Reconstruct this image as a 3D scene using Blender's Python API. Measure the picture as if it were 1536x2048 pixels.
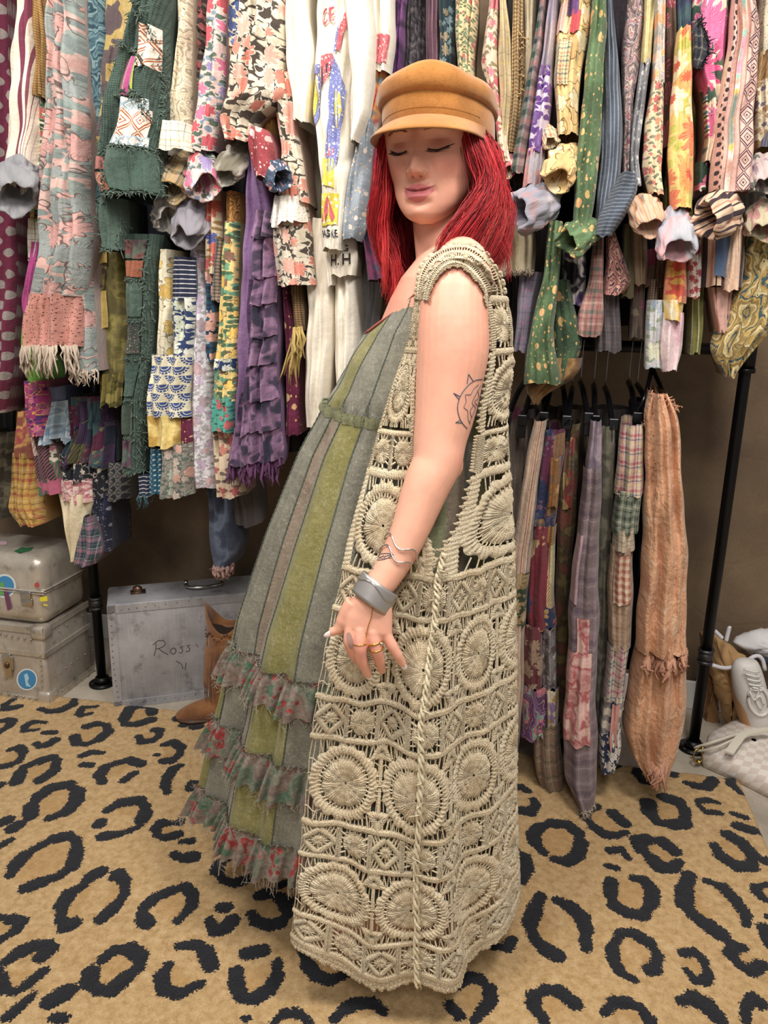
import bpy, bmesh, math, random
import numpy as np
from mathutils import Vector, Matrix, noise as mnoise
from mathutils.bvhtree import BVHTree

for o in list(bpy.data.objects): bpy.data.objects.remove(o)
SC = bpy.context.scene
COL = SC.collection
random.seed(7)
np.random.seed(7)

# ------------------------------------------------------------------ camera, world, lights, exposure
FPX, CX, CY = 1540.0, 768.0, 1024.0
TILT, ROLL, CAMZ = math.radians(15.0), math.radians(1.2), 1.35
_F = np.array([0, math.cos(TILT), -math.sin(TILT)])
_u0 = np.array([0, math.sin(TILT), math.cos(TILT)]); _r0 = np.array([1.0, 0, 0])
_R = math.cos(ROLL)*_r0 + math.sin(ROLL)*_u0
_U = math.cos(ROLL)*_u0 - math.sin(ROLL)*_r0
CAM = np.array([0, 0, CAMZ])
cd = bpy.data.cameras.new('camera'); cam = bpy.data.objects.new('camera', cd); COL.objects.link(cam)
cd.sensor_fit = 'VERTICAL'; cd.sensor_height = 36.0; cd.lens = FPX/2048*36.0
cd.clip_start = 0.05; cd.clip_end = 60
cam.matrix_world = Matrix(((_R[0], _U[0], -_F[0], 0), (_R[1], _U[1], -_F[1], 0), (_R[2], _U[2], -_F[2], CAMZ), (0, 0, 0, 1)))
SC.camera = cam
SC.view_settings.view_transform = 'Standard'; SC.view_settings.look = 'None'
SC.view_settings.gamma = 1.0; SC.view_settings.use_curve_mapping = False
SC.view_settings.exposure = 0.05
w = bpy.data.worlds.new('shop_ambience'); SC.world = w; w.use_nodes = True
w.node_tree.nodes['Background'].inputs[0].default_value = (1.0, 0.97, 0.94, 1)
w.node_tree.nodes['Background'].inputs[1].default_value = 0.33
def area_light(name, loc, target, sx, sy, power, col):
    l = bpy.data.lights.new(name, 'AREA'); l.shape = 'RECTANGLE'; l.size = sx; l.size_y = sy; l.energy = power; l.color = col
    o = bpy.data.objects.new(name, l); COL.objects.link(o); o.location = loc
    o.rotation_euler = (Vector(target)-Vector(loc)).to_track_quat('-Z', 'Y').to_euler()
    return o
area_light('ceiling_lamp', (-0.75, 0.72, 2.95), (-0.5, 1.8, 0.9), 0.5, 0.5, 42, (1.0, 0.95, 0.89))
area_light('ceiling_lamp', (0.7, 0.62, 2.95), (0.5, 1.7, 0.9), 0.5, 0.5, 42, (1.0, 0.95, 0.89))
area_light('ceiling_lamp', (0.0, -0.9, 2.9), (0.0, 1.7, 0.6), 1.0, 0.7, 30, (1.0, 0.97, 0.93))

# ------------------------------------------------------------------ pixel -> place helpers (photograph taken as 1536 x 2048)
def ray(px, py):
    px = np.asarray(px, float); py = np.asarray(py, float)
    return _F + ((px-CX)/FPX)[..., None]*_R - ((py-CY)/FPX)[..., None]*_U
def P(px, py, Y):
    d = ray(px, py); t = np.asarray(Y, float)/d[..., 1]
    return CAM + d*t[..., None]
def FL(px, py, z=0.0):
    d = ray(px, py); t = (z-CAMZ)/d[..., 2]
    return CAM + d*t[..., None]
NPL = np.array([0.215, 1.0, 0])/math.hypot(0.215, 1.0)      # into the wall
UPL = np.array([NPL[1], -NPL[0], 0])                        # along the rail, to the right
CPL = 2.34/math.hypot(0.215, 1.0)
def G(px, py, off):
    d = ray(px, py); t = (CPL-np.asarray(off, float)-CAM@NPL)/(d@NPL)
    return CAM + d*t[..., None]
def proj(p):
    q = np.asarray(p, float)-CAM; dz = q@_F
    return np.stack([CX+FPX*(q@_R)/dz, CY-FPX*(q@_U)/dz], -1)

# ------------------------------------------------------------------ mesh helpers
def link(o, parent=None):
    COL.objects.link(o)
    if parent is not None:
        o.parent = parent
        o.matrix_parent_inverse = Matrix.Translation(-Vector(WLOC.get(parent.name, (0, 0, 0))))
    return o
WLOC = {}
def raw_mesh(name, V, quads=None, tris=None, uv=None, smooth=True, col=None, fac=None):
    V = np.asarray(V, np.float32).reshape(-1, 3)
    me = bpy.data.meshes.new(name)
    idx = []; tot = []
    if quads is not None and len(quads):
        q = np.asarray(quads, np.int32).reshape(-1, 4); idx.append(q.ravel()); tot.append(np.full(len(q), 4, np.int32))
    if tris is not None and len(tris):
        t = np.asarray(tris, np.int32).reshape(-1, 3); idx.append(t.ravel()); tot.append(np.full(len(t), 3, np.int32))
    idx = np.concatenate(idx); tot = np.concatenate(tot)
    start = np.concatenate([[0], np.cumsum(tot)[:-1]]).astype(np.int32)
    me.vertices.add(len(V)); me.vertices.foreach_set('co', V.ravel())
    me.loops.add(len(idx)); me.loops.foreach_set('vertex_index', idx)
    me.polygons.add(len(tot)); me.polygons.foreach_set('loop_start', start); me.polygons.foreach_set('loop_total', tot)
    if uv is not None:
        l = me.uv_layers.new(name='UVMap'); l.data.foreach_set('uv', np.asarray(uv, np.float32)[idx].ravel())
    if col is not None:
        a = me.attributes.new('col', 'FLOAT_COLOR', 'POINT'); a.data.foreach_set('color', np.asarray(col, np.float32).ravel())
    if fac is not None:
        for k, f in fac.items():
            a = me.attributes.new(k, 'FLOAT', 'POINT'); a.data.foreach_set('value', np.asarray(f, np.float32).ravel())
    me.update(calc_edges=True)
    me.polygons.foreach_set('use_smooth', np.full(len(tot), smooth, bool))
    me.validate()
    return me
def mobj(name, V, quads=None, tris=None, mat=None, parent=None, **k):
    me = raw_mesh(name, V, quads, tris, **k)
    if mat is not None: me.materials.append(mat)
    return link(bpy.data.objects.new(name, me), parent)
def tag(o, label=None, cat=None, group=None, kind=None):
    if label: o['label'] = label
    if cat: o['category'] = cat
    if group: o['group'] = group
    if kind: o['kind'] = kind
    return o
def thing(name, label, cat, loc=(0, 0, 0), group=None):
    o = bpy.data.objects.new(name, None); o.location = tuple(float(v) for v in loc); o.empty_display_size = 0.05
    COL.objects.link(o); WLOC[o.name] = tuple(o.location)
    return tag(o, label, cat, group)
def gridq(nr, nc, closed=False, base=0):
    r = np.arange(nr-1)[:, None]; c = np.arange(nc if closed else nc-1)[None, :]
    c2 = (c+1) % nc
    return (np.stack([r*nc+c, r*nc+c2, (r+1)*nc+c2, (r+1)*nc+c], -1).reshape(-1, 4)+base)
class MB:
    """collects pieces into one mesh"""
    def __init__(s): s.V = []; s.Q = []; s.T = []; s.C = []; s.UV = []; s.n = 0
    def add(s, V, Q=None, T=None, c=None, uv=None):
        V = np.asarray(V, float).reshape(-1, 3)
        if Q is not None and len(Q): s.Q.append(np.asarray(Q)+s.n)
        if T is not None and len(T): s.T.append(np.asarray(T)+s.n)
        s.V.append(V); s.n += len(V)
        if c is not None: s.C.append(np.tile(np.asarray(c, float), (len(V), 1)) if np.ndim(c) == 1 else c)
        s.UV.append(np.asarray(uv, float) if uv is not None else V[:, [0, 2]])
        return s
    def tube(s, pts, r, n=5, c=None, cap=True, closed=False, uv=None):
        p = np.asarray(pts, float); m = len(p); r = np.broadcast_to(np.asarray(r, float), (m,))
        t = np.roll(p, -1, 0)-np.roll(p, 1, 0) if closed else np.gradient(p, axis=0)
        t /= np.linalg.norm(t, axis=1)[:, None]+1e-12
        up = np.array([0, 0, 1.0]); 
        if abs(t[:, 2]).mean() > 0.75: up = np.array([0.3, 1.0, 0.1])
        a = np.cross(t, up); a /= np.linalg.norm(a, axis=1)[:, None]+1e-12
        b = np.cross(a, t)
        th = np.arange(n)/n*2*math.pi
        V = p[:, None]+r[:, None, None]*(np.cos(th)[None, :, None]*a[:, None]+np.sin(th)[None, :, None]*b[:, None])
        Q = gridq(m, n, True)
        if closed:
            c0 = np.arange(n); c1 = (c0+1) % n
            Q = np.concatenate([Q, np.stack([(m-1)*n+c0, (m-1)*n+c1, c1, c0], -1)])
        L = np.concatenate([[0], np.cumsum(np.linalg.norm(np.diff(p, axis=0), axis=1))])
        if uv is None: uv = np.stack([np.tile(th/6.283*2*math.pi*r.mean(), m), np.repeat(L, n)], -1)
        T = None
        V = V.reshape(-1, 3)
        if cap and not closed:
            k = len(V); V = np.concatenate([V, p[:1], p[-1:]]); uv = np.concatenate([uv, [[0, 0]], [[0, L[-1]]]])
            c0 = np.arange(n); c1 = (c0+1) % n
            T = np.concatenate([np.stack([np.full(n, k), c1, c0], -1), np.stack([np.full(n, k+1), (m-1)*n+c0, (m-1)*n+c1], -1)])
        return s.add(V, Q, T, c, uv)
    def box(s, o, ax, ay, az, c=None):
        """o corner, three edge vectors"""
        o, ax, ay, az = [np.asarray(v, float) for v in (o, ax, ay, az)]
        V = [o+i*ax+j*ay+k*az for k in (0, 1) for j in (0, 1) for i in (0, 1)]
        Q = [(0, 2, 3, 1), (4, 5, 7, 6), (0, 1, 5, 4), (2, 6, 7, 3), (0, 4, 6, 2), (1, 3, 7, 5)]
        return s.add(V, Q, None, c)
    def ball(s, c0, rx, ry=None, rz=None, nu=12, nv=8, c=None, axes=None):
        ry = rx if ry is None else ry; rz = rx if rz is None else rz
        v = np.linspace(0.02, math.pi-0.02, nv); u = np.arange(nu)/nu*2*math.pi
        L = np.stack([rx*np.sin(v)[:, None]*np.cos(u), ry*np.sin(v)[:, None]*np.sin(u), rz*np.cos(v)[:, None]*np.ones(nu)], -1).reshape(-1, 3)
        if axes is not None: L = L@np.asarray(axes)
        return s.add(L+np.asarray(c0), gridq(nv, nu, True), None, c)
    def build(s, name, mat, parent=None, smooth=True):
        return mobj(name, np.concatenate(s.V), np.concatenate(s.Q) if s.Q else None, np.concatenate(s.T) if s.T else None, mat, parent,
                    uv=np.concatenate(s.UV), smooth=smooth, col=np.concatenate(s.C) if s.C else None)
def bevel(o, wd, seg=3, ang=0.6):
    m = o.modifiers.new('bevel', 'BEVEL'); m.width = wd; m.segments = seg; m.limit_method = 'ANGLE'; m.angle_limit = ang
    return o
def fbm1(x, seed, oct=3):
    x = np.asarray(x, float); r = np.zeros_like(x); rs = np.random.RandomState(seed); a = 1.0
    for k in range(oct):
        r += a*np.sin(x*(1.0+0.9*k+rs.rand()*0.6)*(2**k*0.8)+rs.rand()*6.28); a *= 0.55
    return r

def spline(pts, n):
    pts = np.asarray(pts, float); t = np.arange(len(pts)); tt = np.linspace(0, len(pts)-1, n); out = []
    m = np.gradient(pts, axis=0)
    i = np.clip(tt.astype(int), 0, len(pts)-2); u = (tt-i)[:, None]
    h00 = 2*u**3-3*u**2+1; h10 = u**3-2*u**2+u; h01 = -2*u**3+3*u**2; h11 = u**3-u**2
    return h00*pts[i]+h10*m[i]+h01*pts[i+1]+h11*m[i+1]

# ------------------------------------------------------------------ procedural materials
def hx(h, a=1.0):
    if not isinstance(h, str): return tuple(h) if len(h) == 4 else (*h, a)
    h = h.lstrip('#'); c = [int(h[i:i+2], 16)/255 for i in (0, 2, 4)]
    return (*[v/12.92 if v <= 0.04045 else ((v+0.055)/1.055)**2.4 for v in c], a)
class NT:
    def __init__(s, name):
        s.m = bpy.data.materials.new(name); s.m.use_nodes = True; s.t = s.m.node_tree; s.t.nodes.clear()
        s.out = s.t.nodes.new('ShaderNodeOutputMaterial'); s.b = s.t.nodes.new('ShaderNodeBsdfPrincipled')
        s.t.links.new(s.b.outputs[0], s.out.inputs[0])
    def put(s, sock, v):
        if v is None: return
        if isinstance(v, bpy.types.NodeSocket): s.t.links.new(v, sock)
        elif isinstance(v, str): sock.default_value = hx(v)
        elif isinstance(v, (tuple, list)) and sock.type == 'RGBA': sock.default_value = hx(v)
        else: sock.default_value = v
    def node(s, typ, ins=(), **props):
        n = s.t.nodes.new(typ)
        for k, v in props.items(): setattr(n, k, v)
        items = ins.items() if isinstance(ins, dict) else enumerate(ins)
        for k, v in items: s.put(n.inputs[k], v)
        return n
    def ma(s, op, a, b=None, c=None):
        return s.node('ShaderNodeMath', [a, b, c], operation=op).outputs[0]
    def vm(s, op, a, b=None):
        n = s.node('ShaderNodeVectorMath', [a, b] if op != 'SCALE' else [a], operation=op)
        if op == 'SCALE': s.put(n.inputs['Scale'], b)
        return n.outputs['Value'] if op in ('LENGTH', 'DOT_PRODUCT', 'DISTANCE') else n.outputs[0]
    def mix(s, f, a, b, blend='MIX'):
        n = s.node('ShaderNodeMix', data_type='RGBA', blend_type=blend)
        s.put(n.inputs[0], f); s.put(n.inputs[6], a); s.put(n.inputs[7], b)
        return n.outputs[2]
    def ramp(s, f, stops, interp='CONSTANT'):
        n = s.node('ShaderNodeValToRGB', [f]); r = n.color_ramp; r.interpolation = interp
        while len(r.elements) < len(stops): r.elements.new(0.5)
        for e, (p, c) in zip(r.elements, stops): e.position = p; e.color = hx(c)
        return n.outputs[0]
    def noise(s, v, sc, det=3, rough=0.55, out=0, dim='3D'):
        n = s.node('ShaderNodeTexNoise', noise_dimensions=dim); s.put(n.inputs['Vector'], v)
        n.inputs['Scale'].default_value = sc; n.inputs['Detail'].default_value = det; n.inputs['Roughness'].default_value = rough
        return n.outputs[out]
    def vor(s, v, sc=1.0, rnd=1.0, feature='F1', dim='2D'):
        n = s.node('ShaderNodeTexVoronoi', voronoi_dimensions=dim, feature=feature); s.put(n.inputs['Vector'], v)
        n.inputs['Scale'].default_value = sc; n.inputs['Randomness'].default_value = rnd
        return n
    def uv(s): return s.node('ShaderNodeTexCoord').outputs['UV']
    def obj(s): return s.node('ShaderNodeTexCoord').outputs['Object']
    def attr(s, n, out=0): return s.node('ShaderNodeAttribute', attribute_name=n).outputs[out]
    def sep(s, v): return s.node('ShaderNodeSeparateXYZ', [v]).outputs
    def comb(s, x, y, z=0.0): return s.node('ShaderNodeCombineXYZ', [x, y, z]).outputs[0]
    def map(s, v, sc=(1, 1, 1), rot=0.0, loc=(0, 0, 0)):
        n = s.node('ShaderNodeMapping'); s.put(n.inputs[0], v); n.inputs[1].default_value = loc; n.inputs[2].default_value = (0, 0, rot); n.inputs[3].default_value = sc
        return n.outputs[0]
    def step(s, v, lo, hi):
        n = s.node('ShaderNodeMapRange', [v, lo, hi, 0.0, 1.0]); n.clamp = True
        return n.outputs[0]
    def bump(s, h, strength=0.3, dist=0.005, normal=None):
        n = s.node('ShaderNodeBump'); s.put(n.inputs['Height'], h); n.inputs['Strength'].default_value = strength; n.inputs['Distance'].default_value = dist
        if normal is not None: s.put(n.inputs['Normal'], normal)
        return n.outputs[0]
    def fin(s, col, rough=0.85, metal=0.0, normal=None, **k):
        s.put(s.b.inputs['Base Color'], col); s.put(s.b.inputs['Roughness'], rough); s.put(s.b.inputs['Metallic'], metal)
        if normal is not None: s.put(s.b.inputs['Normal'], normal)
        for n, v in k.items(): s.put(s.b.inputs[n.replace('_', ' ')], v)
        return s.m
def simple(name, col, rough=0.6, metal=0.0, bs=0, bst=0.2, vary=0.0, **k):
    t = NT(name); c = col
    if vary: c = t.mix(t.step(t.noise(t.obj(), 9, 4), 0.3, 0.7), tuple(v*(1-vary) for v in hx(col)[:3]), tuple(min(1, v*(1+vary)) for v in hx(col)[:3]))
    nm = t.bump(t.noise(t.obj(), bs, 4), bst, 0.002) if bs else None
    return t.fin(c, rough, metal, nm, **k)

MATS = {}
def cloth_finish(t, col, wrinkle=0.5, rough=0.9, weave=True, var=0.16, slub=True):
    uv = t.uv()
    n1 = t.noise(uv, 7, 4, 0.6, dim='2D'); n2 = t.noise(t.map(uv, (420, 90, 1)), 1.0, 2, dim='2D')
    f = t.ma('ADD', t.ma('MULTIPLY', t.step(n1, 0.25, 0.75), var*1.2), t.ma('MULTIPLY', n2, var*0.8))
    f = t.ma('ADD', f, 1.0-var*0.95)
    c = t.mix(1.0, col, t.comb(f, f, f), 'MULTIPLY')
    hsv = t.node('ShaderNodeHueSaturation'); hsv.inputs['Saturation'].default_value = 0.92; t.put(hsv.inputs['Color'], c); c = hsv.outputs[0]
    h = t.ma('ADD', t.noise(t.map(uv, (26, 9, 1)), 1.0, 4, 0.6, dim='2D'), t.ma('MULTIPLY', t.noise(t.map(uv, (60, 60, 1)), 1.0, 3, dim='2D'), 0.35))
    nm = t.bump(h, wrinkle, 0.012)
    if weave: nm = t.bump(t.noise(uv, 900, 2, dim='2D'), 0.25, 0.0012, nm)
    return t.fin(c, rough, 0.0, nm, Sheen_Weight=0.12, Specular_IOR_Level=0.25)
def stripes_color(t, x, base, bands, period):
    """bands: (position 0..1, width 0..1, colour)"""
    f = t.ma('FRACT', t.ma('DIVIDE', x, period)); stops = [(0.0, base)]
    for p, w_, c in sorted(bands): stops += [(p, c), (min(0.999, p+w_), base)]
    return t.ramp(f, stops)
def floral_layer(t, uv, col, size, fcols, leaf=None, line=None, petals=5, density=0.33, seed=0.0, warp=0.25, center=None):
    v = t.map(uv, (1/size, 1/size, 1), 0.0, (seed*3.7, seed*1.9, 0))
    wv = t.vm('SCALE', t.vm('SUBTRACT', t.noise(v, 1.6, 2, out=1, dim='2D'), (0.5, 0.5, 0.5)), warp)
    v = t.vm('ADD', v, wv)
    if leaf is not None:
        for j, lc in enumerate(leaf if isinstance(leaf, (list, tuple)) else [leaf]):
            lv = t.map(v, (1.15, 2.6, 1), 0.7+1.4*j, (2.3+j, 5.1*j, 0)); d = t.vor(lv, 1.0, 1.0)
            m = t.step(d.outputs['Distance'], 0.34, 0.29)
            col = t.mix(m, col, lc)
    if line is not None:
        nz = t.noise(v, 0.9, 1.5, dim='2D'); m = t.step(t.ma('ABSOLUTE', t.ma('SUBTRACT', t.ma('FRACT', t.ma('MULTIPLY', nz, 4.0)), 0.5)), 0.06, 0.03)
        col = t.mix(m, col, line)
    vo = t.vor(v, 1.0, 0.85); dl = t.vm('SUBTRACT', v, vo.outputs['Position']); s3 = t.sep(dl)
    rr = t.vm('LENGTH', t.comb(s3[0], s3[1], 0.0)); th = t.ma('ARCTAN2', s3[1], s3[0]); cs = t.sep(vo.outputs['Color'])
    pet = t.ma('ABSOLUTE', t.ma('COSINE', t.ma('ADD', t.ma('MULTIPLY', th, petals/2), t.ma('MULTIPLY', cs[1], 6.28))))
    rad = t.ma('MULTIPLY', t.ma('ADD', t.ma('MULTIPLY', pet, 0.45), 0.6), t.ma('ADD', density*0.55, t.ma('MULTIPLY', cs[2], density*0.7)))
    edge = t.ma('DIVIDE', rr, rad)
    fc = t.ramp(cs[0], [(i/len(fcols), c) for i, c in enumerate(fcols)])
    vein = t.ma('MULTIPLY', t.step(t.ma('SINE', t.ma('MULTIPLY', th, petals*4.0)), 0.3, 0.8), 0.35)
    fc = t.mix(vein, fc, t.mix(0.5, fc, '#fff4e6'))
    if center is not None:
        fc = t.mix(t.step(edge, 0.3, 0.24), fc, center)
    if line is not None: fc = t.mix(t.step(edge, 0.86, 0.92), fc, line)
    return t.mix(t.step(edge, 1.02, 0.97), col, fc)
def fabric(key, kind, cols, size=0.06, wrinkle=0.5, **k):
    """cached fabric materials; cols hex list"""
    if key in MATS: return MATS[key]
    if kind in ('floral', 'paisley'): size *= 0.78
    t = NT('fabric_'+key); uv = t.uv(); x, y, _ = t.sep(uv)
    if kind == 'plain': col = t.mix(t.step(t.noise(uv, 5, 4, dim='2D'), 0.35, 0.7), cols[0], cols[-1])
    elif kind == 'stripe':
        bands = [(p, w_, c) for p, w_, c in k['bands']]
        wob = t.ma('MULTIPLY', t.ma('SUBTRACT', t.noise(uv, 6, 1, dim='2D'), 0.5), size*0.12)
        col = stripes_color(t, t.ma('ADD', y if k.get('horizontal') else x, wob), cols[0], bands, size)
    elif kind == 'plaid':
        sv = k.get('shift', 0.3)
        a = stripes_color(t, x, cols[0], k['bands'], size); b = stripes_color(t, t.ma('ADD', y, sv*size), cols[0], k['bands'], size)
        col = t.mix(0.5, a, b); col = t.mix(0.25, col, t.mix(1.0, a, b, 'MULTIPLY'))
    elif kind == 'floral':
        base = cols[0]
        if k.get('ground2'): base = t.mix(t.step(t.noise(uv, k.get('gscale', 9), 2, dim='2D'), 0.46, 0.52), cols[0], k['ground2'])
        col = floral_layer(t, uv, base, size, cols[1:], k.get('leaf'), k.get('line'), k.get('petals', 6), k.get('density', 0.42), k.get('seed', 0.0), k.get('warp', 0.3), k.get('center'))
        if k.get('second'): col = floral_layer(t, uv, col, size*0.45, k['second'], None, None, 5, 0.3, 4.3)
    elif kind == 'dots':
        v = t.map(uv, (1/size, 1/size, 1), 0.78); vo = t.vor(v, 1.0, k.get('rnd', 0.0)); col = t.mix(t.step(vo.outputs['Distance'], k.get('r', 0.26)+0.03, k.get('r', 0.26)), cols[0], cols[1])
    elif kind == 'speckle':
        base = t.mix(t.step(t.noise(uv, 14, 4, dim='2D'), 0.4, 0.65), cols[0], cols[1])
        col = base
        for j, (sz, r) in enumerate(((size, 0.33), (size*0.45, 0.24))):
            vo = t.vor(t.map(uv, (1/sz, 0.8/sz, 1), 0.0, (j*3.3, 1.7*j, 0)), 1.0, 1.0); cs = t.sep(vo.outputs['Color'])
            rad = t.ma('MULTIPLY', r, t.step(cs[0], 0.35, 1.0)); col = t.mix(t.step(t.ma('SUBTRACT', vo.outputs['Distance'], rad), 0.03, -0.01), col, t.mix(cs[1], cols[2], cols[-1]))
    elif kind == 'mottle':
        v = t.vm('ADD', uv, t.vm('SCALE', t.noise(uv, 0.5/size, 2, out=1, dim='2D'), size*0.8))
        nz = t.noise(v, 0.6/size, 2, 0.5, dim='2D'); n = len(cols)
        col = t.ramp(t.step(nz, 0.28, 0.72), [(i/n, c) for i, c in enumerate(cols)], 'CONSTANT' if k.get('hard') else 'EASE')
    elif kind == 'paisley':
        v = t.map(uv, (1/size, 0.7/size, 1)); v = t.vm('ADD', v, t.vm('SCALE', t.noise(v, 1.3, 2, out=1, dim='2D'), 0.9))
        vo = t.vor(v, 1.0, 0.9); d = vo.outputs['Distance']; cs = t.sep(vo.outputs['Color'])
        n = len(cols); f = t.ma('FRACT', t.ma('ADD', t.ma('MULTIPLY', d, 2.3), t.ma('MULTIPLY', cs[0], 0.6)))
        col = t.ramp(f, [(i/n, c) for i, c in enumerate(cols)])
        ln = t.step(t.ma('ABSOLUTE', t.ma('SINE', t.ma('MULTIPLY', d, 38.0))), 0.22, 0.1); col = t.mix(ln, col, k.get('line', cols[-1]))
        vo2 = t.vor(v, 7.0, 0.4); col = t.mix(t.ma('MULTIPLY', t.step(vo2.outputs['Distance'], 0.2, 0.15), 0.7), col, cols[1])
    elif kind == 'scallop':
        v = t.map(uv, (1/size, 1/size, 1)); vx, vy, _ = t.sep(v)
        row = t.ma('FLOOR', t.ma('MULTIPLY', vy, 2.0)); sh = t.ma('MULTIPLY', t.ma('MODULO', row, 2.0), 0.5)
        fx = t.ma('SUBTRACT', t.ma('FRACT', t.ma('ADD', vx, sh)), 0.5); fy = t.ma('MULTIPLY', t.ma('FRACT', t.ma('MULTIPLY', vy, 2.0)), 0.5)
        d = t.vm('LENGTH', t.comb(fx, fy, 0.0)); an = t.ma('ARCTAN2', fy, fx)
        col = t.ramp(t.ma('MULTIPLY', d, 1.7), [(0, cols[0]), (0.28, cols[1]), (0.34, cols[0]), (0.52, cols[1]), (0.57, cols[0]), (0.74, cols[1])])
        col = t.mix(t.ma('MULTIPLY', t.step(t.ma('SINE', t.ma('MULTIPLY', an, 18.0)), 0.4, 0.7), t.step(d, 0.3, 0.34)), col, cols[1])
    elif kind == 'zigzag':
        v = t.map(uv, (1/size, 1/size, 1)); vx, vy, _ = t.sep(v)
        fx = t.ma('ABSOLUTE', t.ma('SUBTRACT', t.ma('FRACT', vx), 0.5)); fy = t.ma('ABSOLUTE', t.ma('SUBTRACT', t.ma('FRACT', t.ma('MULTIPLY', vy, 1.1)), 0.5))
        d = t.ma('ADD', fx, fy); col = t.ramp(d, [(0, cols[1]), (0.07, cols[0]), (0.16, cols[1]), (0.21, cols[0]), (0.36, cols[1]), (0.44, cols[0]), (0.5, cols[1]), (0.56, cols[0])])
    elif kind == 'patch':
        v = t.map(uv, (1/size, 0.75/size, 1)); n = t.node('ShaderNodeTexVoronoi', voronoi_dimensions='2D', distance='CHEBYCHEV'); t.put(n.inputs['Vector'], v)
        n.inputs['Scale'].default_value = 1.0; n.inputs['Randomness'].default_value = 0.75; cs = t.sep(n.outputs['Color'])
        col = t.ramp(cs[0], [(i/len(cols), c) for i, c in enumerate(cols)])
        alt = floral_layer(t, uv, col, size*0.42, [cols[(i*2+1) % len(cols)] for i in range(3)], None, None, 5, 0.4)
        st = t.step(t.ma('SINE', t.ma('MULTIPLY', t.ma('ADD', x, t.ma('MULTIPLY', y, cs[2])), 900.0)), 0.0, 0.2)
        alt2 = t.mix(t.ma('MULTIPLY', st, 0.6), col, cols[0])
        col = t.mix(t.step(cs[1], 0.34, 0.35), alt2, alt); col = t.mix(t.step(cs[1], 0.72, 0.73), col, t.ramp(cs[0], [(i/len(cols), c) for i, c in enumerate(cols)]))
    elif kind == 'eyelet':
        vo = t.vor(t.map(uv, (1/size, 1/size, 1)), 1.0, 0.75); col = t.mix(t.step(vo.outputs['Distance'], 0.16, 0.12), t.mix(t.noise(uv, 20, 3, dim='2D'), cols[0], cols[1]), cols[2])
    elif kind == 'knit':
        v = t.map(uv, (1/size, 1/size, 1)); vx, vy, _ = t.sep(v)
        f = t.ma('MULTIPLY', t.ma('ABSOLUTE', t.ma('SINE', t.ma('MULTIPLY', vx, 3.14))), t.ma('ABSOLUTE', t.ma('SINE', t.ma('MULTIPLY', vy, 3.14))))
        col = t.mix(t.step(f, 0.1, 0.55), cols[1], cols[0])
    m = cloth_finish(t, col, wrinkle, k.get('rough', 0.9), True, k.get('var', 0.18))
    MATS[key] = m
    return m
# ------------------------------------------------------------------ the room: floor, wall, baseboard
def rail_pt(u, off, z):
    """point u metres along the rail, off metres in front of it"""
    return np.array([0, 0, z])+UPL*u+NPL*(CPL-off)
t = NT('concrete_floor'); ob = t.obj()
c = t.ramp(t.noise(ob, 3.0, 6, 0.65), [(0.3, '#8f8578'), (0.55, '#b4a999'), (0.75, '#c9beae')], 'LINEAR')
c = t.mix(t.step(t.noise(ob, 120, 3), 0.6, 0.75), c, '#8a8074')
M_floor = t.fin(c, 0.55, 0.0, t.bump(t.noise(ob, 60, 4), 0.1, 0.002))
o = mobj('floor', [(-4, -3, 0), (4, -3, 0), (4, 4, 0), (-4, 4, 0)], [(0, 1, 2, 3)], None, M_floor); tag(o, kind='structure')
t = NT('brown_canvas_wall'); ob = t.obj()
cz = t.noise(t.map(ob, (2.2, 2.2, 1.6)), 1.0, 3)
c = t.mix(t.step(t.noise(ob, 5, 4), 0.3, 0.7), '#5d4c3b', '#7d6850')
c = t.mix(t.ma('MULTIPLY', t.step(t.noise(t.map(ob, (300, 300, 300)), 1.0, 2), 0.4, 0.7), 0.35), c, '#4c3d2e')
rg = t.vor(t.map(ob, (3.0, 3.0, 3.6)), 1.0, 1.0, 'DISTANCE_TO_EDGE', '3D').outputs['Distance']
M_wall = t.fin(c, 0.9, 0.0, t.bump(t.ma('ADD', t.ma('MULTIPLY', t.step(rg, 0.0, 0.03), 0.12), cz), 0.5, 0.01))
WALL = -0.36
a, b = rail_pt(-2.6, WALL, 0), rail_pt(2.4, WALL, 0)
nz, nx = 60, 120
uu = np.linspace(-2.6, 2.4, nx); zz = np.linspace(0, 3.0, nz)
Vw = np.array([[rail_pt(u, WALL+0.006*math.sin(u*9+z*3)+0.005*math.sin(u*17-z*6), z) for u in uu] for z in zz])
o = mobj('wall_back', Vw, gridq(nz, nx)[:, ::-1], None, M_wall); tag(o, kind='structure')
M_white = simple('baseboard_paint', '#d9d7d2', 0.5, vary=0.04)
m = MB().box(rail_pt(-2.6, WALL+0.014, 0), UPL*5.0, NPL*0.02-NPL*0.034, np.array([0, 0, 0.105]))
o = bevel(m.build('baseboard_back', M_white, smooth=False), 0.004, 2); tag(o, kind='structure')

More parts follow.
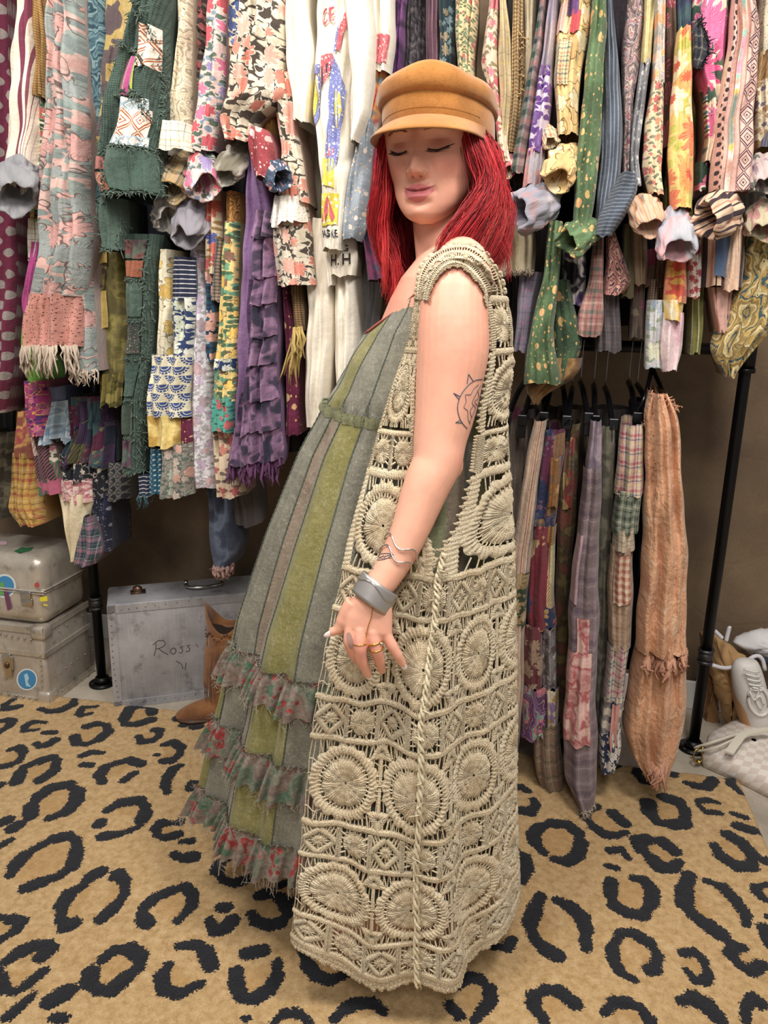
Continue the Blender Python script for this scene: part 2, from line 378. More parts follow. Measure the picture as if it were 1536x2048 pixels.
# ------------------------------------------------------------------ leopard rug
CR = {'A': (0, 1370, 3.84), 'B': (0, 1700, 3.84), 'C': (380, 1640, 4.8), 'D': (900, 1680, 3.84), 'E': (1136, 1500, 3.84), 'F': (1136, 1750, 3.84), 'G': (980, 1500, 6.98)}
SP = '''A 45 110,130 40,170 40,205 140,190|A 50 590,105 560,170 470,215 380,225 310,205|A 38 745,185 640,195 605,240 630,255 700,240
A 55 1170,235 1165,195 1090,180 1000,200 955,280 965,325 1060,320 1160,290|A 50 -20,300 60,290 95,300 70,340 -10,390|A 40 350,310 260,305 190,340 190,375 290,365
A 38 345,388 420,388|A 50 275,470 310,495 370,480 425,445|A 52 670,340 740,320 820,330 835,380 760,440 660,480 590,470 575,420|A 48 1065,415 1090,460 1170,450 1220,420 1230,370 1190,365
A 55 1260,480 1330,460 1390,500 1380,560 1320,605 1260,605|A 30 1195,560 1215,560|A 50 80,520 150,500 180,540 150,610 70,640 -20,660|A 52 635,565 700,540 785,545|A 45 640,635 700,640
A 60 130,770 160,700 190,650 300,610 400,580 440,600 420,680 310,755|A 62 790,770 765,720 810,660 900,620 1000,600 1080,630|A 45 950,760 1035,700|A 62 1390,640 1330,670 1290,730 1270,800 1290,850
A 60 1470,820 1480,780|A 80 240,1030 240,960 300,880 400,810 530,790 600,840 590,920 510,1000 380,1050|A 75 830,985 930,930 1070,910 1120,960 1120,1010 1090,1060|A 68 760,1100 775,1080
A 85 790,1190 850,1180 920,1170|A 42 990,1150 1070,1110|A 60 1300,1090 1240,1080 1195,1130 1210,1180 1270,1200 1370,1175|A 50 1380,1085 1390,1065|A 45 1400,1230 1470,1220
A 70 1340,1330 1400,1360 1490,1320|A 75 100,1130 145,1100|A 70 20,1080 60,1060|A 50 -10,1270 80,1220|A 50 -10,800 10,790|A 55 1365,280 1380,275|A 40 1400,330 1425,330|A 50 1490,345 1530,340
B 80 85,220 120,150 190,70 300,0 420,-60 520,-80 590,-50 590,40 560,150 450,230 330,270 210,320|B 85 780,190 700,230 640,300 540,360 480,450 470,560 510,620 570,590|B 75 870,240 910,200 960,270 960,370 890,460 780,560
B 110 1130,590 1110,560 1090,520|B 80 1120,460 1200,390 1320,340 1420,310 1480,370 1470,470 1360,580|B 80 -10,550 90,560 170,580 120,650 -20,740|B 95 60,880 150,820 260,770 370,750 390,790 320,850
B 70 -20,960 10,1000 40,1110 120,1130 220,1060 340,960|B 120 400,1190 520,1120|B 100 790,870 880,800 1000,790 1080,850 1070,930 960,1020 860,1110 760,1110 690,1050 700,970|B 90 60,1320 160,1230 250,1150|B 70 420,1320 500,1330
B 95 1300,910 1240,1000 1260,1110 1380,1140 1540,1060|C 90 400,380 290,440 260,530 320,610 430,640 590,590|C 85 690,370 610,460|C 100 310,875 350,875|C 115 190,1000 240,1110 330,1080 410,1000
C 110 670,760 760,740 860,780 920,860 950,920 860,1030 760,1050 640,1010 590,930|C 115 540,1320 700,1290|C 125 440,1500 450,1640 500,1740 620,1750 760,1670 840,1540 840,1400|C 120 1080,1280 1130,1430 1220,1540 1340,1580 1540,1500
C 120 -100,1250 60,1230 150,1300 200,1440|C 85 -100,1700 20,1650 110,1600|C 90 800,1990 900,1900 1020,1890 1110,1950 1150,2000|C 120 1380,1960 1480,1860 1600,1800 1760,1800 1860,1880|C 70 530,1950 550,1950|C 110 0,390 30,390|C 60 0,240 20,240
D 80 500,110 570,160 590,250 540,340 430,370|D 95 690,460 650,560 610,670 640,780 730,870 820,920|D 100 820,490 920,540 1010,620 1040,720 1040,860|D 70 320,670 380,650|D 70 290,770 340,850 440,860 470,800
D 90 50,1140 130,1080 230,1100 300,1180 310,1260 250,1340 180,1420|D 80 0,1300 60,1380|D 95 720,1420 640,1310 640,1230 720,1180 830,1190 960,1290
G 150 740,1480 630,1340 590,1230 680,1130 860,1070 1080,1090 1220,1200 1270,1340 1220,1520 1070,1610 890,1570|G 120 300,550 420,560 520,620|G 120 600,740 640,810 560,920 440,890
E 65 280,150 360,140 430,90|E 50 640,170 540,170 520,200 580,270 700,285|E 62 800,210 810,150 880,120 1010,140 1090,200 1110,260 1060,310 980,300 910,275|E 60 1240,240 1250,290 1320,350
E 80 610,430 620,500 690,580 800,600 890,590 900,500 840,420 740,390|E 42 1150,430 1080,410 1000,415 1000,450 1060,500 1160,510|E 42 1265,515 1360,545|E 80 1300,610 1400,640 1450,650
E 65 210,460 130,480 130,540 200,620 290,680 360,680 440,660|E 70 340,510 430,590|E 65 320,800 400,790 460,860|E 45 300,915 370,935|E 90 810,800 720,730 600,710 530,720 560,790 650,870 700,930 800,930 850,890
E 85 1230,680 1330,740 1420,840 1400,920 1290,920 1170,840 1120,760|E 88 330,1040 320,1130 350,1220 450,1280 570,1300 640,1200 640,1100 580,1030 500,1010|E 100 930,990 890,1100 890,1210 960,1300 1060,1370 1160,1440
E 80 1060,1030 1180,1080 1280,1180 1360,1290 1360,1370|E 60 1536,1060 1440,1080 1440,1120 1500,1170 1560,1200|E 70 1520,880 1540,880
F 80 400,470 340,580 340,680 400,780 510,840|F 85 400,470 500,480 620,550 690,650 660,760 620,760|F 70 880,630 960,620 1040,690 1070,790 1060,850 970,840 900,760|F 80 1340,590 1270,570 1240,640 1310,720 1400,770 1480,720
F 85 280,1090 350,1010 460,1010 560,1060 620,1144 640,1200|F 120 870,1000 960,980 1060,1030 1140,1120 1180,1180|F 90 1360,1150 1360,1050 1420,980 1470,1020|F 80 1500,440 1550,560|F 50 1530,350 1550,350
B 80 1900,0 2000,-60 2100,-20 2080,80 1980,120|B 80 2300,-200 2400,-260 2500,-220 2480,-120 2380,-90|B 80 2650,-420 2750,-460 2820,-400 2760,-320|B 80 2500,100 2600,40 2720,80 2700,180 2600,220|B 80 2850,-100 2950,-160 3050,-120 3020,-20|B 80 2150,300 2250,260 2350,300 2320,400 2220,420|B 90 2700,420 2800,380 2900,420 2880,520 2780,540|B 80 2950,150 3050,100 3150,150 3120,250 3000,260'''
STROKES = []
for s in SP.replace('\n', '|').split('|'):
    p = s.split(); ox, oy, sc = CR[p[0]]; pts = np.array([[float(v) for v in q.split(',')] for q in p[2:]])
    pts = np.stack([ox+pts[:, 0]/sc, oy+pts[:, 1]/sc], -1); wpx = float(p[1])/sc
    g = FL(pts[:, 0], pts[:, 1])
    m_ = pts.mean(0); hw = np.linalg.norm(FL(m_[0]+wpx/2, m_[1])-FL(m_[0], m_[1]))
    hv = np.linalg.norm(FL(m_[0], m_[1]+wpx/2)-FL(m_[0], m_[1]))
    STROKES.append((g[:, :2], 0.72*hw+0.47*hv))
cr = FL(1478, 1562)[:2]; dl = FL(60, 1388)[:2]-cr; dl /= np.linalg.norm(dl)
dn = FL(1536, 1690)[:2]-cr; dn -= dl*(dn@dl); dn /= np.linalg.norm(dn)
RW, RH, RS = 2.75, 2.2, 0.0085
na, nb = int(RW/RS), int(RH/RS)
aa, bb = np.meshgrid(np.linspace(0, RW, na), np.linspace(0, RH, nb))
XY = cr+aa[..., None]*dl+bb[..., None]*dn
SD = np.full(aa.shape, 0.2); INN = np.zeros(aa.shape)
rng = np.random.RandomState(3)
for pts, hw in STROKES:
    lo, hi = pts.min(0)-hw-0.05, pts.max(0)+hw+0.05
    mk = (XY[..., 0] > lo[0]) & (XY[..., 0] < hi[0]) & (XY[..., 1] > lo[1]) & (XY[..., 1] < hi[1])
    if not mk.any(): continue
    q = XY[mk]; best = np.full(len(q), 9.0)
    for i in range(len(pts)-1):
        A, B = pts[i], pts[i+1]; ab = B-A; tt = np.clip(((q-A)@ab)/(ab@ab+1e-9), 0, 1)
        d = np.linalg.norm(q-A-tt[:, None]*ab, axis=1)-hw*(0.9+0.2*math.sin(i*2.1+len(pts)))
        best = np.minimum(best, d)
    SD[mk] = np.minimum(SD[mk], best)
    if len(pts) >= 5:
        ins = np.zeros(len(q), bool); j = len(pts)-1
        for i in range(len(pts)):
            cnd = ((pts[i, 1] > q[:, 1]) != (pts[j, 1] > q[:, 1])) & (q[:, 0] < (pts[j, 0]-pts[i, 0])*(q[:, 1]-pts[i, 1])/(pts[j, 1]-pts[i, 1]+1e-12)+pts[i, 0])
            ins ^= cnd; j = i
        INN[mk] = np.maximum(INN[mk], ins)
edge = np.minimum(np.minimum(aa, RW-aa), np.minimum(bb, RH-bb))
Z = 0.011*np.clip(edge/0.012, 0, 1)**0.5+rng.rand(*aa.shape)*0.0022-0.002*np.exp(-(SD/0.006)**2)
V = np.concatenate([XY, Z[..., None]], -1)
t = NT('rug_pile'); ob = t.obj(); sd = t.attr('sdf', 2); inn = t.attr('inner', 2)
fz = t.ma('MULTIPLY', t.ma('SUBTRACT', t.noise(t.map(ob, (1, 1, 0.2)), 210, 2), 0.5), 0.020)
mask = t.step(t.ma('ADD', sd, fz), 0.0006, -0.0006)
c = t.ramp(t.noise(ob, 60, 5, 0.7), [(0.3, '#b08d5c'), (0.5, '#cfab78'), (0.72, '#e2c393')], 'LINEAR')
c = t.mix(t.ma('MULTIPLY', t.step(t.noise(ob, 420, 2), 0.5, 0.7), 0.5), c, '#9c7a4c')
c = t.mix(t.ma('MULTIPLY', inn, 0.42), c, '#b4884c')
blk = t.mix(t.step(t.noise(ob, 350, 3), 0.5, 0.75), '#15161c', '#2c2d38')
c = t.mix(mask, c, blk)
M_rug = t.fin(c, 1.0, 0.0, t.bump(t.noise(ob, 330, 4, 0.7), 0.8, 0.006), Sheen_Weight=0.1, Specular_IOR_Level=0.1)
q = gridq(nb, na)
o = mobj('leopard_rug', V.reshape(-1, 3), q, None, M_rug, None, fac={'sdf': SD.ravel(), 'inner': INN.ravel()})
tag(o, 'large tan rug with black leopard rosettes covering the floor', 'rug')

# ------------------------------------------------------------------ pipe rack: posts, rails, flanges, collars
M_pipe = simple('black_pipe', '#151517', 0.38, 0.6, 90, 0.05)
M_iron = simple('grey_iron_fitting', '#4b4a4c', 0.45, 0.8, 70, 0.15)
rk = thing('clothes_rack', 'black pipe rack with floor flanges carrying all the hanging clothes', 'rack', rail_pt(0, 0, 0))
def ring(mb, p, r, h, n=24):
    mb.tube([p, p+np.array([0, 0, h])], r, n)
def post(px, py, ztop):
    b = FL(px, py); b = b*[1, 1, 0]
    pm = MB().tube([b, b+[0, 0, ztop*0.5], b+[0, 0, ztop]], 0.0165, 18).build('post', M_pipe, rk)
    m = MB(); m.tube([b+[0, 0, 0.001], b+[0, 0, 0.008]], 0.046, 26); m.tube([b+[0, 0, 0.006], b+[0, 0, 0.03]], [0.028, 0.023], 20)
    f = m.build('floor_flange', M_pipe, rk)
    for k in range(4):
        an = 0.4+k*math.pi/2; s = b+np.array([0.034*math.cos(an), 0.034*math.sin(an), 0.007])
        MB().ball(s, 0.005, 0.005, 0.003, 10, 6).build('screw', M_iron, f)
    return b
bl = post(205, 1368, 2.3); br = post(1385, 1497, 2.3)
def collar(b, px, py):
    d = ray(px, py); s = (b[1])/d[1]; z = (CAM+d*s)[2]
    m = MB()
    for zz_, r in ((-0.022, 0.0235), (0.014, 0.0235)): m.tube([b+[0, 0, z+zz_], b+[0, 0, z+zz_+0.009]], r, 20)
    m.tube([b+[0, 0, z-0.016], b+[0, 0, z+0.018]], 0.0215, 20)
    m.build('pipe_collar', M_iron, rk)
    return z
collar(bl, 194, 1206); collar(br, 1412, 1312)
# lower rail on the right and the upper rail above
d = ray(1500, 715); zl = (CAM+d*(br[1]/d[1]))[2]
RAILZ = zl+0.02
m = MB(); m.tube([br+[0, 0, RAILZ], br+[0, 0, RAILZ]-UPL*0.5, br+[0, 0, RAILZ]-UPL*1.3], 0.0165, 16); m.build('rail', M_pipe, rk)
m = MB(); m.tube([br+[0, 0, RAILZ-0.055], br+[0, 0, RAILZ+0.045]], 0.0235, 18); m.tube([br+[0, 0, RAILZ], br+[0, 0, RAILZ]-UPL*0.05], 0.0225, 18)
for dz in (-0.062, 0.045): m.tube([br+[0, 0, RAILZ+dz], br+[0, 0, RAILZ+dz+0.012]], 0.0265, 18)
m.build('tee_fitting', M_pipe, rk)
TOPZ = 2.27
m = MB(); m.tube([br+UPL*0.45+[0, 0, TOPZ], rail_pt(0, 0, TOPZ), bl-UPL*0.6+[0, 0, TOPZ]], 0.0165, 16); m.build('rail', M_pipe, rk)
# ================================================================== trunks, cases, boot, bags, shoe
def on_plane(px, py, C, N):
    d = ray(px, py); s = ((np.asarray(C)-CAM)@N)/(d@N); return CAM+d*s[..., None]
def alu(name, c1, c2, rough=.42, metal=.4):
    t = NT(name); ob = t.obj(); n = t.noise(ob, 7, 5, .65); c = t.mix(t.step(n, .3, .7), c1, c2)
    c = t.mix(t.ma('MULTIPLY', t.step(t.noise(ob, 22, 4), .58, .72), .5), c, '#55504c'); sc = t.noise(t.map(ob, (260, 260, 6)), 1.0, 2)
    c = t.mix(t.ma('MULTIPLY', t.step(sc, .55, .75), .25), c, '#e6e2dc')
    return t.fin(c, t.ma('ADD', t.ma('MULTIPLY', n, .25), rough-.12), metal, t.bump(t.ma('ADD', n, t.ma('MULTIPLY', t.noise(ob, 60, 3), .2)), .18, .006))
M_alu1 = alu('worn_aluminium', '#a39a8e', '#cbc2b6'); M_alu2 = alu('scratched_aluminium', '#908f93', '#b9b8bb', .5, .35); M_alu3 = alu('champagne_aluminium', '#a89f91', '#cfc6b8', .36, .45); M_chr = simple('chrome', '#b9b5b0', .2, 1.0); M_riv = simple('rivet', '#a39c90', .3, 1.0); M_brs = simple('aged_brass', '#6a5344', .4, .9)
def decal(name, C, N, poly, mat, parent, lift=.0012):
    p = np.array(poly, float); q = on_plane(p[:, 0], p[:, 1], C-N*lift, N); n = len(q); c = q.mean(0)
    return mobj(name, np.concatenate([q, [c]]), None, [(i, (i+1) % n, n) for i in range(n)], mat, parent, smooth=False)
def circ(cx, cy, rx, ry, n=28, rot=0): a = np.arange(n)/n*2*math.pi; return np.stack([cx+rx*np.cos(a), cy+ry*np.sin(a)], -1)
S_blue = simple('sticker_blue', '#3f86b8', .5); S_white = simple('sticker_white', '#d3d8d6', .5); S_grn = simple('sticker_green', '#5fa05c', .5); S_pur = simple('tape_purple', '#6a3c5a', .6); S_yel = simple('sticker_yellow', '#e0d028', .5); S_red = simple('sticker_red', '#b0484c', .5); S_lb = simple('sticker_lightblue', '#a8d0e0', .5)
def box_thing(name, label, C0, du, dn, L_, Dp, H_, mat, bev, seg):
    t_ = thing(name, label, 'trunk' if 'trunk' in name else 'suitcase', C0); m = MB().box(C0, -du*L_, dn*Dp, np.array([0, 0, H_])); o = m.build('shell', mat, t_, smooth=True); bevel(o, bev, seg); return t_, o
C0 = FL(100, 1411); dep = abs((FL(200, 1346)-C0)@NPL)
tr, sh = box_thing('metal_trunk', 'riveted silver metal trunk standing on the floor under a suitcase', C0, UPL, NPL, .55, dep, .285, M_alu1, .012, 4)
F0 = C0+NPL*0.0
def riv_line(par, C, N, pts, n, r=.0038):
    p = spline(pts, n) if len(pts) > 2 else np.linspace(pts[0], pts[1], n)
    for a, b in p: MB().ball(on_plane(a, b, C, N), r, nu=8, nv=5).build('rivet', M_riv, par)
m = MB(); zt = np.array([0, 0, 1.0])
for z0, hh in ((.262, .024), (.0, .026), (.178, .020)): m.box(C0-NPL*.004+UPL*.004+zt*z0, -UPL*.558, NPL*.004, zt*hh); m.box(C0+UPL*.004+zt*z0-NPL*.004, NPL*(dep+.008), -UPL*.004, zt*hh)
bevel(m.build('edge_band', M_alu3, tr, smooth=False), .0015, 2)
for z0 in (.0, .24):
    m = MB(); m.box(C0+UPL*.007-NPL*.007+zt*z0, -UPL*.055, NPL*.055, zt*.05); bevel(m.build('corner_cap', M_alu3, tr), .012, 3)
riv_line(tr, C0-NPL*.006, NPL, [(0, 1268), (30, 1274), (62, 1280)], 6); riv_line(tr, C0-NPL*.006, NPL, [(2, 1386), (40, 1393), (72, 1398)], 6); riv_line(tr, C0-NPL*.006, NPL, [(80, 1312), (83, 1340), (84, 1372)], 7, .003)
N2 = -UPL
riv_line(tr, C0+UPL*.006, N2, [(120, 1262), (150, 1240), (180, 1222)], 5, .003); riv_line(tr, C0+UPL*.001, N2, [(120, 1345), (150, 1322), (185, 1300)], 6, .003); riv_line(tr, C0+UPL*.006, N2, [(112, 1390), (150, 1366), (190, 1342)], 7, .003)
decal('round_sticker', C0, NPL, circ(54, 1359, 21, 22), S_white, tr); decal('sticker_face', C0, NPL, circ(54, 1359, 18, 19), S_blue, tr, .0018); decal('sticker_figure', C0, NPL, [(48, 1350), (54, 1346), (58, 1356), (55, 1366), (62, 1374), (52, 1372), (50, 1360)], S_lb, tr, .0024)
a = on_plane(17, 1322, C0-NPL*.002, NPL); m = MB(); m.box(a-UPL*.022-zt*.03, UPL*.044, -NPL*.006, zt*.05); m.box(a-UPL*.014-zt*.055, UPL*.028, -NPL*.008, zt*.085); bevel(m.build('latch', M_chr, tr), .004, 3); MB().ball(a-NPL*.010-zt*.012, .009, .006, .012).build('keyhole', M_brs, tr)
# suitcase on top
C1 = C0+zt*.287+NPL*.004+UPL*.012; su, sh = box_thing('rounded_suitcase', 'rounded champagne metal suitcase with travel stickers on top of the trunk', C1, UPL, NPL, .55, dep*.98, .245, M_alu3, .045, 7)
m = MB(); zz3 = .128
for z0 in (zz3,):
    pth = [C1-UPL*.55-NPL*.0015, C1-UPL*.045-NPL*.0015, C1-UPL*.013+NPL*.012, C1+UPL*.0015+NPL*.045, C1+UPL*.0015+NPL*dep*.9]; m.tube(spline(np.array(pth)+zt*z0, 40), .0035, 6); m.tube(spline(np.array(pth)+zt*(z0-.009), 40), .002, 6)
m.build('seam_ridge', M_alu1, su)
a = on_plane(55, 1198, C1, NPL); m = MB(); m.box(a-UPL*.022-zt*.022, UPL*.044, -NPL*.007, zt*.026); m.box(a-UPL*.020+zt*.003, UPL*.040, -NPL*.010, zt*.028); bevel(m.build('latch', M_chr, su), .003, 3)
for nm, pl, mt, lf in (('round_sticker', circ(9, 1172, 23, 24), S_white, .001), ('sticker_face', circ(9, 1172, 19, 20), S_blue, .0018), ('sticker_block', [(-4, 1166), (8, 1164), (10, 1190), (-4, 1192)], S_grn, .0026), ('tape_strip', [(6, 1178), (15, 1176), (24, 1217), (15, 1221)], S_pur, .0032), ('yellow_tag', [(79, 1195), (94, 1192), (95, 1202), (81, 1203)], S_yel, .005), ('yellow_tag', [(86, 1208), (95, 1209), (95, 1212), (87, 1211)], S_yel, .005), ('red_spot', circ(74, 1170, 5, 5), S_red, .0014)): decal(nm, C1, NPL, pl, mt, su, lf)
NT_ = np.array([0, 0, -1.0]); decal('green_scrap', C1+zt*.245, NT_, [(28, 1102), (44, 1094), (52, 1096), (68, 1094), (62, 1101), (40, 1106)], simple('scrap_green', '#1f5a34', .7), su); decal('pink_sticker', C1+zt*.245, NT_, circ(6, 1086, 8, 4), simple('sticker_pink', '#c9a8b0', .5), su)
# the flat silver case
B0 = FL(229, 1419); B1 = FL(420, 1394); dC = (B1-B0)/np.linalg.norm(B1-B0); nC = np.array([-dC[1], dC[0], 0])
nC = nC if nC[1] > 0 else -nC
HC_ = (on_plane(209, 1212, B0, nC))[2]
ca_ = thing('silver_case', 'flat scratched silver case standing upright between pole and boot', 'suitcase', B0); o = MB().box(B0, dC*.72, nC*.185, zt*HC_).build('shell', M_alu2, ca_); bevel(o, .009, 3)
m = MB()
for z0 in (HC_-.03, .0): m.box(B0-nC*.0025+zt*z0, dC*.72, nC*.0025, zt*.03)
m.box(B0-nC*.0025, dC*.028, nC*.0025, zt*HC_); bevel(m.build('edge_band', M_alu2, ca_, smooth=False), .001, 2)
riv_line(ca_, B0-nC*.004, nC, [(222, 1225), (226, 1320), (238, 1405)], 16, .0026); riv_line(ca_, B0-nC*.004, nC, [(226, 1222), (300, 1212), (400, 1198)], 10, .0022); riv_line(ca_, B0-nC*.004, nC, [(240, 1408), (330, 1397), (410, 1386)], 9, .0022)
a = on_plane(273, 1186, B0+zt*HC_, NT_); m = MB(); m.box(a-dC*.02-nC*.012, dC*.05, nC*.03, zt*.006); m.ball(a+dC*.004+zt*.012, .018, .014, .016); m.build('latch', M_brs, ca_)
hp = [on_plane(p[0], p[1], B0+zt*(HC_+.004), NT_) for p in ((372, 1170), (376, 1177), (400, 1178), (440, 1172), (442, 1164))]; m = MB().tube(spline(hp, 20)+[0, 0, .006], .006, 8); m.tube([hp[0], hp[0]+zt*.016], .008, 8); m.tube([hp[-1], hp[-1]+zt*.016], .008, 8); m.build('handle', M_chr, ca_)
m = MB(); M_mark = simple('faded_marker', '#4a4644', .8)
for st_ in ([(312, 1286), (311, 1300), (308, 1311)], [(306, 1290), (316, 1281), (328, 1282), (330, 1290), (318, 1297), (312, 1297)], [(318, 1298), (326, 1304), (336, 1309)], [(345, 1296), (340, 1302), (345, 1308), (352, 1304), (350, 1297), (345, 1296)], [(366, 1293), (360, 1295), (366, 1300), (362, 1306), (358, 1305)], [(380, 1290), (374, 1292), (380, 1298), (376, 1303), (371, 1302)], [(392, 1288), (396, 1294)], [(352, 1322), (362, 1328), (366, 1338)], [(372, 1326), (370, 1340)]): m.tube([on_plane(a_, b_, B0-nC*.0008, nC) for a_, b_ in spline(st_, 10)], .0013, 4)
m.build('handwriting', M_mark, ca_)
# ---- cowboy boot
bt = thing('cowboy_boot', 'brown suede western boot with long fringe in front of the silver case', 'boot', FL(420, 1442)); YB = float(FL(420, 1445)[1])
t = NT('brown_suede'); ob = t.obj(); c = t.mix(t.step(t.noise(ob, 16, 4), .35, .7), '#6f4526', '#94643a'); M_boot = t.fin(c, .9, 0, t.bump(t.noise(ob, 300, 3), .3, .002), Sheen_Weight=.2)
def px4(l, n): a = np.array(l, float); q = spline(np.concatenate([P(a[:, 0], a[:, 1], a[:, 2]), a[:, 3:4]], 1), n); return q[:, :3], q[:, 3]
m = MB(); p, r = px4([(452, 1262, YB+.02, .060), (452, 1300, YB+.02, .058), (450, 1345, YB+.02, .052), (446, 1392, YB+.02, .046), (446, 1418, YB+.02, .044)], 16); m.tube(p, r, 24); p, r = px4([(474, 1416, YB+.02, .036), (452, 1414, YB+.02, .043), (420, 1418, YB+.01, .040), (392, 1424, YB+.005, .034), (368, 1430, YB, .025), (354, 1434, YB, .013)], 18); m.tube(p, r, 20)
me = raw_mesh('bs', np.concatenate(m.V), np.concatenate(m.Q), np.concatenate(m.T)); bo = bpy.data.objects.new('bs', me); COL.objects.link(bo); md = bo.modifiers.new('r', 'REMESH'); md.mode = 'VOXEL'; md.voxel_size = .0045; s_ = bo.modifiers.new('s', 'SMOOTH'); s_.iterations = 6
dg = bpy.context.evaluated_depsgraph_get(); nm_ = bpy.data.meshes.new_from_object(bo.evaluated_get(dg)); bpy.data.objects.remove(bo)
co = np.empty(len(nm_.vertices)*3, np.float32); nm_.vertices.foreach_get('co', co); co = co.reshape(-1, 3); zs = P(400, 1440, YB)[2]; lowz = .012; co[:, 2] = np.where(co[:, 2] < lowz+.02, np.maximum(co[:, 2], lowz), co[:, 2]); nm_.vertices.foreach_set('co', co.ravel()); nm_.materials.append(M_boot); nm_.polygons.foreach_set('use_smooth', np.ones(len(nm_.polygons), bool))
o = bpy.data.objects.new('boot_body', nm_); link(o, bt)
cS, rS = P(452, 1262, YB+.02), .0615; nA = 40; an = np.arange(nA)/nA*2*math.pi; rows = []
for z_, rr, tk in ((0, 1.0, 0), (.4, 1.02, .4), (.75, 1.04, .75), (1.0, 1.05, 1.0)): rows.append([cS+np.array([rS*rr*math.cos(a_), rS*rr*.9*math.sin(a_), -.012+.098*tk*(.62-.12*math.cos(a_)+.36*math.cos(2*a_))]) for a_ in an])
for rr, tk in ((1.0, .98), (.93, .9), (.9, .3)): rows.append([cS+np.array([rS*rr*math.cos(a_), rS*rr*.9*math.sin(a_), -.012+.098*tk*(.62-.12*math.cos(a_)+.36*math.cos(2*a_))]) for a_ in an])
mobj('shaft_collar', np.array(rows).reshape(-1, 3), gridq(len(rows), nA, True), None, M_boot, bt)
q = np.array(rows[-1]); mobj('interior_shade', np.concatenate([q, [q.mean(0)]]), None, [(i, (i+1) % nA, nA) for i in range(nA)], simple('boot_interior_shade', '#2a1a10', .9), bt)  # dark disc stands in for the shade inside the shaft
rs = np.random.RandomState(4)
for k in range(46):
    a_ = math.pi*.55+k/46*math.pi*1.25; b = cS+np.array([rS*1.03*math.cos(a_), rS*.95*math.sin(a_), -.03+.016*math.sin(k*.2)]); ln = rs.uniform(.15, .19); n_ = np.array([math.cos(a_), math.sin(a_), 0])
    MB().tube([b, b+n_*.010-zt*ln*.4, b+n_*.010-zt*ln*.8+rs.normal(0, .003, 3), b+n_*.009-zt*ln+rs.normal(0, .004, 3)], [.0022, .002, .0018, .0008], 4).build('fringe_strand', M_boot, bt)
m = MB(); 
for k in range(26):
    a_ = math.pi*.6+k/26*math.pi*1.1; m.ball(cS+np.array([rS*1.04*math.cos(a_), rS*.95*math.sin(a_), .0+.012*math.sin(k*.9)]), .0035, nu=6, nv=4)
m.build('stud_row', M_brs, bt)
so = P(*np.array([(352, 1440, YB), (375, 1446, YB), (410, 1447, YB+.01), (440, 1442, YB+.02), (478, 1438, YB+.02)]).T); so = spline(so, 24); so[:, 2] = .0165; w_ = np.interp(np.linspace(0, 1, 24), [0, .1, .35, .7, 1], [.006, .024, .040, .034, .036])
V = [s+np.array([0, sg*wd, dz]) for dz in (-.005, .004) for s, wd in zip(so, w_) for sg in (-1, 1)]; V = np.array(V).reshape(2, 24, 2, 3); Q = []
idx = np.arange(96).reshape(2, 24, 2)
for i in range(23): Q += [(idx[1, i, 0], idx[1, i+1, 0], idx[1, i+1, 1], idx[1, i, 1]), (idx[0, i, 0], idx[0, i, 1], idx[0, i+1, 1], idx[0, i+1, 0]), (idx[0, i, 0], idx[0, i+1, 0], idx[1, i+1, 0], idx[1, i, 0]), (idx[0, i, 1], idx[1, i, 1], idx[1, i+1, 1], idx[0, i+1, 1])]
mobj('sole', V.reshape(-1, 3), Q, None, simple('boot_sole', '#4a2f1c', .6), bt)
# ---- right corner: tan bag, sneaker, checked bag, white tote
def puff(name, pts, Y, thick, mat, parent=None, crump=.004, seed=0, lean=0.0, inset=.75, n=40):
    """soft closed shape whose outline is pts (px) at distance Y, bulging to both sides"""
    p = np.array(pts, float); p = np.concatenate([p, p[:1]]); L_ = np.concatenate([[0], np.cumsum(np.linalg.norm(np.diff(p, axis=0), axis=1))]); u = np.linspace(0, L_[-1], n, endpoint=False); o = np.stack([np.interp(u, L_, p[:, k]) for k in (0, 1)], -1); c = o.mean(0); rs = np.random.RandomState(seed); V = []
    for k, (f, d) in enumerate(((.02, 1.0), (.35, .97), (.62, .85), (.82, .6), (.95, .3), (1.0, 0), (.95, -.3), (.8, -.6), (.5, -.9), (.02, -1.0))):
        q = c+(o-c)*f; w = P(q[:, 0], q[:, 1], Y+0*q[:, 0]); w[:, 1] -= d*thick/2+lean*(w[:, 2]); w += crump*np.stack([np.sin(u*.11+k*1.3+seed), np.sin(u*.17+k*2.1)*1.5, np.sin(u*.13-k)], -1)*(f > .1); V.append(w)
    return mobj(name, np.array(V).reshape(-1, 3), gridq(10, n, True), None, mat, parent)
bg = thing('tan_paper_bag', 'crumpled tan kraft bag leaning behind the white sneaker', 'bag', FL(1460, 1475)); M_kraft = simple('kraft_linen', '#b58f62', .9, bs=60, bst=.4, vary=.12); YG = float(FL(1460, 1476)[1])+.04
puff('bag_body', [(1424, 1268), (1434, 1262), (1458, 1292), (1492, 1308), (1496, 1350), (1482, 1420), (1478, 1464), (1460, 1474), (1444, 1420), (1422, 1352)], YG, .10, M_kraft, bg, .005, 2)
puff('bag_flap', [(1401, 1263), (1412, 1262), (1440, 1330), (1432, 1420), (1442, 1470), (1424, 1462), (1408, 1440), (1420, 1400)], YG+.07, .04, simple('brown_kraft', '#8f6a45', .9, vary=.15), bg, .004, 3)
m = MB()
for pts in ([(1424, 1330), (1450, 1336), (1480, 1330), (1510, 1312), (1524, 1318), (1530, 1340)], [(1430, 1262), (1436, 1268), (1444, 1276)], [(1452, 1282), (1458, 1258), (1460, 1256)]): a = np.array(pts, float); m.tube(spline(P(a[:, 0], a[:, 1], YG-.075), 20), .0065, 8)
m.build('handle_strap', simple('white_webbing', '#cfccd0', .8), bg)
